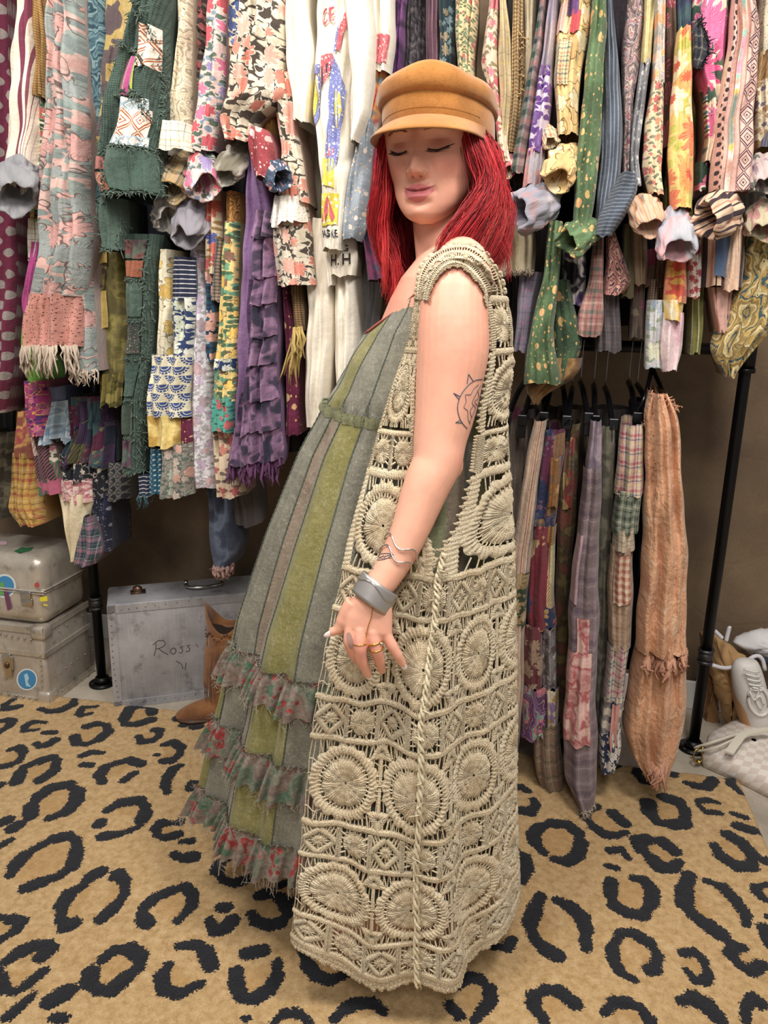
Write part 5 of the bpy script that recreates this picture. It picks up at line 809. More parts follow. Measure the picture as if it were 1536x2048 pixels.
hang('maroon_tie_top', 'maroon and brown sleeve left of the orange flower shirt', 'top', [('d', 'sleeve', fb('marbrown', 'floral', ['#5a4436', '#7a2434', '#8a3040'], .08, density=.6), '0,1328,1352 150,1328,1350 300,1322,1342', .24, dict(folds=1.5))])
os_, D = hang('orange_flower_shirt', 'yellow shirt with huge orange flowers and a grey and pink cuff', 'shirt', [('d', 'shoulder', fb('tealnavy', 'mottle', ['#26404a', '#2c3050', '#3c5a5c'], .05), '0,1352,1380 75,1354,1380', .27, dict(folds=1.2)), ('d', 'sleeve', fb('bigorange', 'floral', ['#dcb866', '#e08a2c', '#d9661f', '#e6cfa0'], .10, leaf='#b8b04c', density=.5, petals=11, center='#c94a1c'), '66,1354,1380 100,1350,1383 200,1340,1386 300,1337,1386 420,1340,1384', .31, dict(T=.035, folds=1.6)), ('b', 'rolled_cuff', fb('greypink', 'mottle', ['#8f929c', '#a8a8ae', '#c9969a', '#9a9aa4'], .06), 1350, 468, 82, 106, .15, .34)], body=('0,1345,1390 300,1335,1390 600,1310,1380', fb('bigorange', 'floral', [])))
hang('poppy_sleeve_blouse', 'orange poppy sleeve ending in pale pink hanging below the grey pink cuff', 'blouse', [('d', 'poppy_panel', fb('poppy', 'floral', ['#c9401c', '#df7a30', '#e08a3c'], .075, leaf='#d8a03c', density=.5, center='#a8a060'), '505,1338,1372 560,1332,1372 605,1326,1371', .27, dict(T=.03, folds=1)), ('d', 'yellow_band', fb('yelband', 'mottle', ['#dca02c', '#e0b84c', '#d9cba8'], .03), '600,1326,1371 640,1326,1364', .272, dict(T=.03, folds=1)), ('d', 'sleeve', fb('palepink', 'mottle', ['#d3b4b8', '#dcc4c4', '#c9a4ac'], .06), '625,1318,1366 700,1316,1364 740,1322,1352', .26, dict(T=.03, folds=1.3)), ('d', 'back_sleeve', fb('skyfloral', 'floral', ['#b9b8b8', '#8a9aa8', '#c9c9ae'], .06, leaf='#8a9480'), '600,1294,1324 690,1290,1324 735,1292,1326', .25)])
pt, D = hang('parrot_print_shirt', 'cream shirt with hot pink tropical blooms and green leaves', 'shirt', [('d', 'front', fb('parrot', 'floral', ['#dcc6ac', '#c92c74', '#d04a86'], .13, leaf=['#3f5c40', '#3c5444'], density=.5, petals=13, warp=.5), '0,1380,1462 130,1386,1452 200,1402,1444 280,1408,1434 330,1400,1424', .25, dict(T=.035, folds=2)), ('d', 'striped_part', fb('leafstripe', 'stripe', ['#d8c4ac', '#d8c4ac'], .03, bands=[(.1, .2, '#b0406a'), (.5, .2, '#4a7a8c'), (.8, .12, '#2c4434')], horizontal=True), '195,1406,1434 280,1410,1432', .26, dict(T=.02, folds=1)), ('d', 'leaf_part', fb('leafpink', 'mottle', ['#2f4434', '#c05a7a', '#dcd0bc', '#2a3a30'], .03, hard=True), '330,1384,1414 385,1386,1410', .25, dict(folds=1)), ('d', 'fuzzy_tartan', fb('tartan', 'plaid', ['#3a3c44', '#3a3c44'], .022, bands=[(.2, .2, '#1f2434'), (.6, .15, '#8a8678')]), '46,1390,1402 70,1380,1412 110,1380,1416 142,1382,1394', .31, dict(T=.014, folds=1)), ('s', 'fuzzy_edge', simple('navy_fuzz', '#1f2026', .95), [(1392, 46), (1412, 75), (1418, 108), (1396, 142)], 90, .012, 3)])
ik, D = hang('ikat_shirt', 'pink shirt with purple diamond weave borders and a wide rolled cuff', 'shirt', [('d', 'sleeve', fb('ikat_edge', 'stripe', ['#d0a294', '#d0a294'], .10, bands=[(.05, .03, '#5a3a3c'), (.1, .015, '#c97a5c'), (.3, .05, '#d8c09a'), (.5, .04, '#b87a64')]), '0,1463,1506 60,1457,1513 150,1445,1513 250,1430,1506 330,1420,1501 388,1414,1496', .30, dict(T=.04, folds=1.5, amp=.008)), ('p', 'diamond_weave', fb('diamond', 'zigzag', ['#d3a898', '#4f3344'], .05), 0, 386, .56, .97, .005), ('p', 'dotted_border', fb('blackdots', 'dots', ['#d0a294', '#33242a'], .014, r=.32), 0, 386, .06, .17, .005), ('p', 'rainbow_stripe', fb('rainbow', 'mottle', ['#d08a9c', '#8ab8a4', '#cf9a86', '#e0d6c8', '#d9b24c', '#8a9486'], .09), 0, 386, .28, .42, .005), ('b', 'rolled_cuff', fb('ikat_cuff', 'stripe', ['#c9a88a', '#c9a88a'], .05, bands=[(.1, .25, '#3c2c30'), (.5, .1, '#b87a64'), (.75, .1, '#3c2c30')]), 1443, 428, 88, 106, -1.1, .34)])
hang('ikat_shirt_tail', 'shirt tail of striped pink borders and a blue denim patch', 'shirt', [('d', 'tail', fb('ikat_cuff', 'stripe', []), '450,1396,1492 520,1394,1490 575,1392,1484', .23, dict(folds=1.3)), ('p', 'denim_patch', fb('denim', 'plain', ['#4a6286', '#5c7496'], .1), 466, 556, .28, .62, .006), ('d', 'front_strip', fb('peach_strip', 'plain', ['#c9a48a', '#d8b89c'], .1), '460,1458,1478 582,1444,1476', .25, dict(T=.02, folds=1)), ('d', 'lower_tail', fb('ikat_edge', 'stripe', []), '575,1416,1466 664,1432,1456', .2)])
hang('lace_patch_coat', 'cream lace and ochre patchwork garment at the far right edge', 'coat', [('d', 'lace', fb('cream_lace', 'eyelet', ['#b8ae94', '#cfc6ae', '#6d6450'], .008), '0,1518,1580 120,1514,1580', .22), ('d', 'patched_front', fb('ochre_purple', 'patch', ['#a88a5a', '#5a4a6c', '#d0c4a8', '#8f6a3c', '#4a5a7c'], .04), '110,1512,1580 300,1506,1580', .23), ('b', 'rolled_cuff', fb('floral_cuff', 'floral', ['#b8a4a0', '#4a544c', '#8a7080'], .03), 1524, 345, 62, 84, .1, .29), ('b', 'rolled_cuff', fb('beige_cuff', 'floral', ['#b3a788', '#a8706a', '#8f8a70'], .05), 1524, 436, 66, 88, -.1, .27)])
hang('mustard_paisley_scarf', 'mustard scarf with teal paisley eyes draped over the right post', 'scarf', [('d', 'cloth', fb('mustpais', 'paisley', ['#8a7038', '#b0944e', '#3c545c', '#a88a44', '#c9b888'], .075, line='#2c3c44'), '470,1484,1580 560,1476,1580 640,1436,1560 690,1420,1516 720,1430,1488 752,1450,1464', .20, dict(folds=2.2, amp=.014))])
for nm, lb, mt, pr, of in (('lilac_plaid_shirt', 'lilac plaid shirt tail beside the crochet vest', fb('lplaid', 'plaid', ['#8a8290', '#8a8290'], .04, bands=[(.1, .15, '#a07a90'), (.5, .1, '#6d6a80')]), '545,1040,1086 620,1036,1076 702,1028,1058', .17), ('sequin_dark_top', 'dark top with white and purple print left of the red plaid tail', fb('darkprint', 'mottle', ['#1f1d24', '#4a3060', '#b8b2ac', '#26222c'], .03), '480,1122,1172 560,1122,1172 612,1126,1166', .2), ('red_plaid_shirt', 'faded red and green plaid shirt tail with buttoned cuff', fb('rplaid', 'plaid', ['#a87a72', '#a87a72'], .05, bands=[(.1, .18, '#5c6a60'), (.45, .1, '#8a4a4c'), (.7, .12, '#c9a89a')]), '450,1188,1210 560,1178,1206 620,1160,1206 672,1152,1202', .24), ('curved_paisley_tail', 'curved rose paisley shirt tail with ringed border', fb('rosepais2', 'paisley', ['#6d3c48', '#b8746a', '#3c2c38', '#c99a84'], .04, line='#d9b0a0'), '455,1212,1228 520,1210,1250 570,1206,1262 590,1206,1240', .22), ('frayed_grey_skirt', 'grey plaid cloth with frayed pink hem below the paisley tail', fb('greyfray', 'plaid', ['#6a6264', '#6a6264'], .04, bands=[(.2, .1, '#7d7274'), (.6, .1, '#565054')]), '560,1190,1236 650,1186,1242 702,1186,1246', .18),
    ('olive_shirt_tail', 'olive shirt tail right of the rose paisley', fb('olivetail', 'plain', ['#6f684c', '#857d5e'], .1), '450,1244,1262 560,1240,1270 596,1238,1268', .16), ('beige_brown_tail', 'beige brown shirt tail above a maroon patch', fb('beigebrown', 'plain', ['#8f7a60', '#a58f72'], .1), '440,1262,1296 570,1264,1292', .19), ('maroon_patch_tail', 'maroon and brown patched shirt tail left of the orange poppy sleeve', fb('marpatch', 'patch', ['#5a2438', '#6a5240', '#8a6a54', '#7a2c4a'], .05), '500,1290,1332 575,1286,1330', .17), ('plum_floral_tail', 'plum floral sleeve hanging under the beige brown tail', fb('plumfl', 'floral', ['#6a5a50', '#7a2c54', '#8a7a64'], .05), '570,1264,1290 676,1258,1288', .15), ('tan_knit_cuff', 'tan knitted cuff beside the plum floral sleeve', fb('tanknit', 'knit', ['#8f7a66', '#5a4a3c'], .006), '560,1296,1320 625,1292,1314', .18),
    ('cross_stitch_top', 'white top with red cross stitch and lace hem beside the denim patch', fb('xstitch', 'floral', ['#d8cfc4', '#a02434', '#a82c3c'], .025, density=.5, petals=8), '470,1376,1402 540,1372,1400 596,1372,1398', .24), ('olive_stripe_sleeve', 'olive sleeve with white pinstripes gathered at the wrist', fb('olivestripe', 'stripe', ['#77743a', '#77743a'], .016, bands=[(.4, .12, '#c9c6a0')]), '560,1374,1408 650,1372,1404 706,1372,1400', .16)):
    hang(nm, lb, 'garment', [('d', 'front', mt, pr, of)])
# ---- lower rail: trousers on black clip hangers
LOWG = 'trousers on the lower rail'
hang('taupe_trousers', 'dark taupe gathered trousers beside the crochet vest', 'trousers', [('d', 'leg', fb('taupe_tr', 'plain', ['#4f463f', '#665a50'], .1), '835,1016,1066 900,1012,1062 1100,1008,1050 1400,1008,1040', .12, dict(folds=4))], LOWG)
hang('striped_seersucker_trousers', 'beige trousers with red and blue stripes and a green tapestry patch', 'trousers', [('d', 'leg', fb('seer', 'stripe', ['#c2a68c', '#c2a68c'], .05, bands=[(.06, .05, '#8a4a4c'), (.22, .03, '#a06a64'), (.45, .05, '#4a5264'), (.55, .03, '#5a6272'), (.8, .03, '#a87a70')]), '838,1070,1094 880,1060,1088 950,1047,1080 1100,1022,1062 1250,1010,1052 1400,1008,1047 1500,1008,1038 1535,1012,1034', .25, dict(folds=2)), ('p', 'tapestry_patch', fb('tapestry', 'floral', ['#33432f', '#a08358', '#b0946a'], .06, leaf='#8a7048', line='#a08a5c', density=.5, petals=10), 1137, 1242, -.0, 1.0, .006)], LOWG)
hang('sari_patchwork_trousers', 'patchwork sari trousers ending in a purple and cream panel', 'trousers', [('d', 'upper_leg', fb('sari1', 'patch', ['#5a2440', '#2c3458', '#8a6a3c', '#6d3c5c', '#3c4a6c'], .04), '855,1086,1132 950,1078,1122 1050,1066,1112', .23, dict(folds=1.8)), ('d', 'rust_flap', fb('rustflap', 'floral', ['#8a5a24', '#a8763c', '#5c3c1c'], .07), '912,1098,1124 960,1098,1120 1010,1094,1114', .26, dict(T=.015, folds=1)), ('d', 'middle_leg', fb('sari2', 'patch', ['#7a2434', '#b08a3c', '#2f3a5c', '#a83c34', '#c9b888'], .045), '1045,1066,1112 1150,1058,1110 1250,1052,1112', .24, dict(folds=1.5)), ('d', 'brown_panel', fb('sari3', 'floral', ['#6d3038', '#a08264', '#8f7456'], .06, line='#5a2830', density=.5, petals=8), '1245,1052,1084 1372,1046,1086', .26, dict(T=.02, folds=1)), ('d', 'crackle_panel', fb('crackle', 'floral', ['#8a8282', '#4a3438', '#bab2ae'], .03, line='#3c2c30'), '1250,1084,1112 1372,1086,1114', .25, dict(T=.015, folds=1)), ('d', 'purple_panel', fb('purpanel', 'paisley', ['#5c2f68', '#6d3c7a', '#7a9a94', '#c0607a', '#5c2f68'], .12, line='#c9b070'), '1366,1046,1092 1420,1042,1094 1468,1040,1094', .265, dict(T=.025, folds=1)), ('d', 'cream_panel', fb('creampan', 'floral', ['#cdbfa4', '#8a6a9a', '#b08a3c'], .05, density=.4), '1372,1090,1117 1466,1092,1118', .262, dict(T=.015, folds=1))], LOWG)
hang('olive_brown_trousers', 'narrow olive and brown floral trousers between patchwork and mauve plaid pairs', 'trousers', [('d', 'leg', fb('olbrown', 'mottle', ['#5c4f2c', '#70603a', '#4a3f28', '#6d3c30'], .04), '845,1120,1162 950,1114,1156 1100,1112,1146 1300,1106,1136 1470,1106,1132', .17, dict(folds=2.4)), ('p', 'rust_print', fb('rustprint', 'patch', ['#8a3428', '#5a5030', '#a08050', '#6a2c34'], .03), 870, 1010, .3, .8)], LOWG)
hang('mauve_plaid_trousers', 'mauve and grey plaid trousers with pink floral patches and frayed cuff', 'trousers', [('d', 'waist', fb('mauvewaist', 'mottle', ['#8a7a88', '#9a8a96', '#7d6d7a'], .05), '838,1182,1204 940,1168,1202', .27, dict(folds=1.4)), ('d', 'leg', fb('mplaid', 'plaid', ['#8a757a', '#8a757a'], .085, bands=[(.05, .16, '#655664'), (.3, .05, '#a59a98'), (.45, .2, '#7d6e6c'), (.75, .12, '#9c8d92')]), '930,1167,1203 1050,1154,1200 1200,1139,1197 1350,1130,1194 1480,1128,1194 1560,1130,1191 1612,1156,1190', (.28, .34), dict(T=.04, folds=1.3)), ('p', 'pink_patch', fb('pinkpatch', 'mottle', ['#c07c7a', '#cf9a92', '#b0585c', '#d8b0a4'], .03), 1290, 1470, .02, .78, .006), ('p', 'pink_patch', fb('pinkpatch', 'mottle', []), 1222, 1296, .28, .66, .006), ('p', 'rose_strip', fb('rosestrip', 'plain', ['#a08088', '#b3949a'], .1), 1060, 1195, .0, .25, .006), ('f', 'frayed_cuff', M_fray, 1600, .2, 1.0, .016, 50, .0012)], LOWG)
hang('olive_rib_trousers', 'narrow grey olive trousers left of the patchwork plaid jeans', 'trousers', [('d', 'leg', fb('olrib', 'mottle', ['#5a5648', '#6d6858', '#4a463c'], .04), '848,1196,1234 1000,1194,1228 1200,1188,1222 1350,1184,1212 1480,1186,1210', .21, dict(folds=2.2))], LOWG)
hang('patchwork_plaid_jeans', 'jeans pieced from pink, green and blue plaids with ragged patches', 'jeans', [('d', 'waist', fb('pplaid', 'plaid', ['#cdb8a8', '#cdb8a8'], .035, bands=[(.1, .2, '#b0485c'), (.45, .1, '#4a5c78'), (.7, .15, '#d8cc98')]), '845,1240,1287 900,1236,1288 985,1230,1284', .27, dict(T=.035, folds=1.3)), ('d', 'green_plaid', fb('gplaid2', 'plaid', ['#8a9280', '#8a9280'], .04, bands=[(.1, .25, '#3c4c3c'), (.5, .1, '#c9c4ae'), (.75, .08, '#2c3434')]), '975,1230,1282 1060,1224,1276', .275, dict(T=.035, folds=1.2)), ('d', 'cream_plaid', fb('crplaid', 'plaid', ['#cfc2aa', '#cfc2aa'], .03, bands=[(.2, .1, '#7d7460'), (.6, .08, '#a08a70')]), '1050,1226,1272 1095,1222,1270', .28, dict(T=.03, folds=1)), ('d', 'knee', fb('tanplaid', 'plaid', ['#b59a80', '#b59a80'], .04, bands=[(.15, .15, '#9a7a64'), (.6, .1, '#cbb8a0')]), '1085,1220,1268 1180,1216,1266 1290,1216,1260', .27, dict(T=.035, folds=1.2)), ('p', 'gingham_patch', fb('gingham', 'plaid', ['#d8c6b0', '#d8c6b0'], .020, bands=[(.0, .5, '#b06a50')]), 1100, 1195, .2, .85, .008), ('d', 'pink_plaid', fb('pkplaid', 'plaid', ['#cdbcb0', '#cdbcb0'], .05, bands=[(.1, .14, '#b85a78'), (.5, .1, '#5c7a7c'), (.75, .06, '#33384c')]), '1280,1214,1260 1390,1206,1250', .275, dict(T=.03, folds=1.2)), ('d', 'navy_check', fb('nvcheck', 'plaid', ['#d0c6b4', '#d0c6b4'], .04, bands=[(.0, .45, '#3a3350')]), '1382,1206,1248 1456,1198,1242', .275, dict(T=.03, folds=1)), ('p', 'ragged_patch', fb('saltpatch', 'plain', ['#b87870', '#c98f86'], .1), 1395, 1480, .45, .8, .007), ('d', 'hem', fb('nvwhite', 'floral', ['#2c3450', '#cfc8bc', '#bdb6aa'], .03, density=.6), '1450,1194,1242 1500,1194,1244 1532,1200,1230', .28, dict(T=.03, folds=1.2)), ('s', 'ragged_edge', M_fray, [(1284, 860), (1286, 960), (1276, 1060), (1266, 1180), (1258, 1300), (1246, 1420)], 160, .010, 3), ('s', 'ragged_edge', M_fray, [(1232, 980), (1252, 986), (1280, 980)], 40, .01, 2)], LOWG)
peach = fb('peach_silk', 'floral', ['#c9946c', '#d5a57e', '#d09c76'], .11, line='#d0a582', density=.16, petals=7, wrinkle=1.0, rough=.6)
ph_, D = hang('peach_jacket', 'peach embroidered jacket with crocheted cuffs hanging alone at the right', 'jacket', [('d', 'front', peach, '782,1298,1328 800,1292,1340 830,1284,1354 950,1292,1366 1100,1281,1373 1200,1275,1375 1290,1272,1374', .28, dict(T=.055, folds=1.8, amp=.02)), ('d', 'skirt', peach, '1180,1280,1372 1280,1268,1374 1350,1258,1373 1450,1245,1367 1500,1257,1354 1535,1290,1338', .25, dict(T=.06, folds=2.2, amp=.022)), ('f', 'crocheted_cuff', simple('peach_crochet', '#b98a72', .95, vary=.15), 1500, .38, .72, .055, 70, .004), ('f', 'crocheted_cuff', simple('peach_crochet2', '#b98a72', .95, vary=.15), 1290, .15, .98, .05, 110, .0045), ('s', 'ruffled_collar', simple('peach_crochet3', '#b08068', .95, vary=.15), [(1300, 780), (1318, 788), (1330, 796), (1344, 812)], 90, .014, 5), ('s', 'ruffled_edge', simple('peach_crochet3b', '#b08068', .95, vary=.15), [(1296, 800), (1288, 840), (1302, 880), (1298, 940), (1300, 1000)], 120, .012, 3)], LOWG)
hang('plaid_trouser_cuff', 'olive and rose plaid trouser leg turned up at the hem near the rug', 'trousers', [('d', 'leg', fb('orplaid', 'plaid', ['#8a7860', '#8a7860'], .05, bands=[(.1, .06, '#a85a5c'), (.4, .12, '#5c5440'), (.7, .06, '#c9a090')]), '1440,1070,1122 1500,1068,1124 1560,1076,1128 1592,1098,1128', .26, dict(folds=1.4))], LOWG)
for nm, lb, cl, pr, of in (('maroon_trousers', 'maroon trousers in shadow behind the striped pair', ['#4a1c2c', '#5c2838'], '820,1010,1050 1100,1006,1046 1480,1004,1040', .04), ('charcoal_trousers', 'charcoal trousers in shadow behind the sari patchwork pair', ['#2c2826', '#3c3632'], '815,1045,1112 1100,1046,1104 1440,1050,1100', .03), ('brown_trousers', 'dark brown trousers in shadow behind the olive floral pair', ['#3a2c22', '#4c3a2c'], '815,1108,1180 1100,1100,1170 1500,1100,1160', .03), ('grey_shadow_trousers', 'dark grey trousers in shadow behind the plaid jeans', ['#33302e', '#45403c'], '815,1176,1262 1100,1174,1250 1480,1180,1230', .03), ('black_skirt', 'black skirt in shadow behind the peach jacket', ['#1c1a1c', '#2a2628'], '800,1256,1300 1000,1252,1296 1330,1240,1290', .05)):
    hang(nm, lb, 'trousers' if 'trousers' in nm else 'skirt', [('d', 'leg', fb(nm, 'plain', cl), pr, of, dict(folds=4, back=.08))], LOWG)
for nm, lb, cl, pr, of in (('gap_shade_neutral', 'added dark cloth for the gap shade above the clip hangers', ['#221f20', '#2f2a2a'], '0,1000,1110 400,1000,1110 700,1010,1100', -.06), ('gap_shade_green', 'added very dark green cloth for the gap shade behind the ribbed sweater', ['#1f2420', '#2c322c'], '0,1105,1230 400,1105,1230 690,1110,1225', -.06), ('gap_shade_plum', 'added very dark plum cloth for the gap shade behind the orange shirts', ['#241c22', '#322830'], '0,1225,1370 400,1225,1365 650,1235,1350', -.06), ('gap_shade_brown', 'added very dark brown cloth for the gap shade behind the diamond weave shirt', ['#262019', '#342b22'], '0,1365,1540 400,1362,1530 600,1370,1520', -.06), ('gap_shade_navy', 'added very dark navy cloth for the gap shade behind the green patchwork', ['#1c1f28', '#282c36'], '0,170,400 500,180,400 850,190,400', -.06), ('gap_shade_grey', 'added very dark grey cloth for the gap shade behind the purple dress', ['#232224', '#302e30'], '0,400,640 500,400,640 900,405,640', -.06), ('gap_shade_black', 'added black cloth for the gap shade behind the pink dress', ['#1a1819', '#262324'], '0,-40,175 500,-40,185 900,-40,190', -.06)):
    hang(nm, lb, 'coat', [('d', 'front', fb(nm, 'plain', cl), pr, of, dict(folds=6, back=.08))])  # added dark cloths; their colour stands in for shade between the garments
# hangers
M_plast = simple('black_plastic', '#0d0d10', .22); M_wire = simple('hook_wire', '#9a9a9c', .25, 1.0)
ORD = ['first', 'second', 'third', 'fourth', 'fifth', 'sixth', 'seventh', 'eighth', 'ninth', 'tenth', 'eleventh']
def clip_hanger(px, py, tw, first):
    c = G(px, py, .16); d = (CPL-(c@NPL)); top = c+NPL*.16; top[2] = RAILZ+.02
    h = thing('clip_hanger', '%s black clip hanger from the left along the lower rail' % ORD[first], 'hanger', top, 'black clip hangers')
    MB().tube(spline([top+[0, 0, .0]+NPL*.02, top+[0, 0, .018], top-NPL*.02+[0, 0, 0], top-NPL*.012-[0, 0, .03], c+NPL*.15+[0, 0, .06]], 20), .0016, 6).build('hook', M_wire, h)
    w_ = -NPL*.17+UPL*tw*.05; MB().tube(spline([c+NPL*.15+[0, 0, .062], c+NPL*.12+w_*.35+[0, 0, .045], c+NPL*.12+w_*.8+[0, 0, .005], c+w_*1.0+NPL*.1-[0, 0, .025]], 14), [.008]*10+[.007]*4, 8).build('arm', M_plast, h)
    m = MB(); q = c+w_+NPL*.1; m.box(q-UPL*.011-[0, 0, .055], UPL*.022, -NPL*.010, np.array([0, 0, .05])); m.box(q-UPL*.013-[0, 0, .022]-NPL*.008, UPL*.026, -NPL*.008, np.array([0, 0, .03])); bevel(m.build('clip', M_plast, h, smooth=False), .003, 2)
for i, (px, tw) in enumerate(((1040, -.6), (1062, -.4), (1082, .2), (1100, -.3), (1122, .3), (1142, -.2), (1160, .4), (1188, 0), (1212, .3), (1262, .2), (1280, .5))): clip_hanger(px, 822+(i % 3)*6, tw, i)
c = G(1312, 765, .2); top = c+NPL*.2; top[2] = RAILZ+.02
h = thing('jacket_hanger', 'black velvet hanger holding the peach jacket', 'hanger', top)
MB().tube(spline([top+NPL*.02, top+[0, 0, .018], top-NPL*.02, top-NPL*.01-[0, 0, .05], c+[0, 0, .03]+NPL*.12], 20), .0017, 6).build('hook', M_wire, h)
for sg in (-1, 1): MB().tube(spline([c+NPL*.12+[0, 0, .03], c+UPL*sg*.022-[0, 0, .03], c+UPL*sg*.040-[0, 0, .09]], 10), .006, 8).build('arm', M_plast, h)
# ================================================================== the woman
YC = 1.5
person = thing('person', 'person with red hair in tan cap, sage dress and cream crochet vest, eyes closed', 'person', (0.06, YC, 0.012))
def skin_mat():
    t = NT('skin'); ob = t.obj(); c = t.attr('col')
    n = t.noise(ob, 45, 4); c = t.mix(1.0, c, t.mix(t.step(n, 0.3, 0.7), (0.94, 0.92, 0.92), (1.04, 1.02, 1.01)), 'MULTIPLY')
    nm = t.bump(t.noise(ob, 500, 3), 0.12, 0.001)
    return t.fin(c, 0.48, 0.0, nm, Subsurface_Weight=0.12, Subsurface_Radius=(0.02, 0.008, 0.004), Subsurface_Scale=0.6, Specular_IOR_Level=0.4)
M_skin = skin_mat()
def loft(mb, C, A, B, n=28, ex=2.0):
    """rings: centres C, half axes A and B (vectors)"""
    C, A, B = [np.asarray(v, float) for v in (C, A, B)]
    th = np.arange(n)/n*2*math.pi; cs, sn = np.cos(th), np.sin(th)
    cs = np.sign(cs)*np.abs(cs)**(2/ex); sn = np.sign(sn)*np.abs(sn)**(2/ex)
    V = C[:, None]+cs[None, :, None]*A[:, None]+sn[None, :, None]*B[:, None]
    m = len(C); k = m*n; V = np.concatenate([V.reshape(-1, 3), C[:1], C[-1:]])
    c0 = np.arange(n); c1 = (c0+1) % n
    T = np.concatenate([np.stack([np.full(n, k), c1, c0], -1), np.stack([np.full(n, k+1), (m-1)*n+c0, (m-1)*n+c1], -1)])
    mb.add(V, gridq(m, n, True), T)
def pxpath(lst, n):
    """(px, py, Y, r) -> smooth centre line and radii"""
    a = np.array(lst, float); p = P(a[:, 0], a[:, 1], a[:, 2]); q = spline(np.concatenate([p, a[:, 3:4]], 1), n)
    return q[:, :3], q[:, 3]
ARM = [(925, 560, 1.40, .046), (912, 572, 1.352, .054), (907, 640, 1.325, .058), (906, 700, 1.315, .060), (898, 765, 1.308, .056), (890, 825, 1.300, .051), (880, 880, 1.290, .045), (874, 925, 1.280, .042),
       (856, 965, 1.270, .040), (838, 1012, 1.261, .0365), (820, 1060, 1.250, .0325), (797, 1110, 1.238, .029), (773, 1150, 1.226, .0265), (752, 1180, 1.217, .025), (745, 1200, 1.212, .024)]
body = MB()
armp, armr = pxpath(ARM, 60); body.tube(armp, armr, 28)
# elbow point
e = P(905, 930, 1.285); body.ball(e, .019, .02, .026)
# palm
ex = P(771, 1269, 1.2)-P(701, 1257, 1.2); ex /= np.linalg.norm(ex)
pc = [(752, 1180, 1.217, .0265, .020), (746, 1203, 1.212, .033, .019), (739, 1232, 1.207, .0395, .0175), (737, 1256, 1.203, .041, .0155), (739, 1270, 1.203, .036, .0115), (741, 1277, 1.204, .026, .007)]
loft(body, [P(a, b, c) for a, b, c, _, _ in pc], [ex*h for *_, h, _ in pc], [np.array([0, -1.0, -0.1])*k for *_, k in pc], 30, 2.4)
FING = {'index': [(705, 1243, 1.206, .0108), (701, 1262, 1.200, .0108), (699, 1284, 1.196, .0100), (707, 1308, 1.203, .0092), (722, 1326, 1.217, .0078)],
        'middle': [(722, 1248, 1.204, .0108), (720, 1268, 1.194, .0112), (721, 1296, 1.187, .0102), (724, 1322, 1.192, .0094), (736, 1348, 1.203, .0076)],
        'ring': [(744, 1250, 1.204, .0108), (746, 1272, 1.195, .0112), (753, 1300, 1.190, .0100), (759, 1322, 1.200, .0090), (764, 1340, 1.214, .0076)],
        'little': [(766, 1248, 1.208, .0098), (771, 1266, 1.202, .0100), (784, 1291, 1.199, .0092), (795, 1310, 1.200, .0084), (805, 1327, 1.205, .0070)],
        'thumb': [(708, 1203, 1.214, .0150), (695, 1224, 1.214, .0140), (686, 1242, 1.214, .0118), (678, 1257, 1.214, .0098), (665, 1264, 1.214, .0076)]}
TIP = {}
for k, l in FING.items():
    p, r = pxpath(l, 22); kn = np.linspace(0, 4, 22)
    r = r*(1+0.07*np.exp(-((kn-2)/0.3)**2)+0.05*np.exp(-((kn-3)/0.25)**2)); body.tube(p, r, 16); body.ball(p[-1], r[-1]); TIP[k] = (p, r)
for k, (a, b, c) in {'i': (702, 1257, 1.196), 'm': (720, 1262, 1.190), 'r': (745, 1266, 1.190), 'l': (770, 1263, 1.197)}.items(): body.ball(P(a, b, c+.004), .0098)
# torso, neck, shoulders
tz = [.80, .95, 1.10, 1.18, 1.24, 1.30, 1.36, 1.40, 1.435, 1.465]
txf = [-.03, -.02, -.02, -.04, -.05, -.022, .002, .022, .05, .08]; txb = [.17, .17, .15, .17, .185, .19, .188, .182, .172, .165]
tyh = [.165, .155, .13, .135, .145, .155, .158, .15, .12, .065]
loft(body, [((a+b)/2, YC, z) for a, b, z in zip(txf, txb, tz)], [((b-a)/2, 0, 0) for a, b in zip(txf, txb)], [(0, h, 0) for h in tyh], 48, 2.3)
nk, nr_ = pxpath([(880, 380, 1.52, .050), (880, 430, 1.51, .051), (884, 480, 1.505, .051), (890, 520, 1.505, .056), (897, 560, 1.505, .075)], 20); body.tube(nk, nr_, 28)
for sg in (-1, 1):
    p0 = P(893, 500, 1.505); p1 = np.array([.125, YC+sg*.10, 1.425]); p2 = np.array([.125, YC+sg*.165, 1.385])
    q = spline([p0, (p0+p1)/2+[0, 0, -.012], p1, p2], 14); body.tube(q, np.interp(np.linspace(0, 1, 14), [0, .5, 1], [.042, .040, .050]), 20)
far = spline([(.125, YC+.165, 1.385), (.10, YC+.185, 1.2), (.06, YC+.19, 1.05), (.0, YC+.15, .88)], 20); body.tube(far, np.linspace(.053, .028, 20), 18)
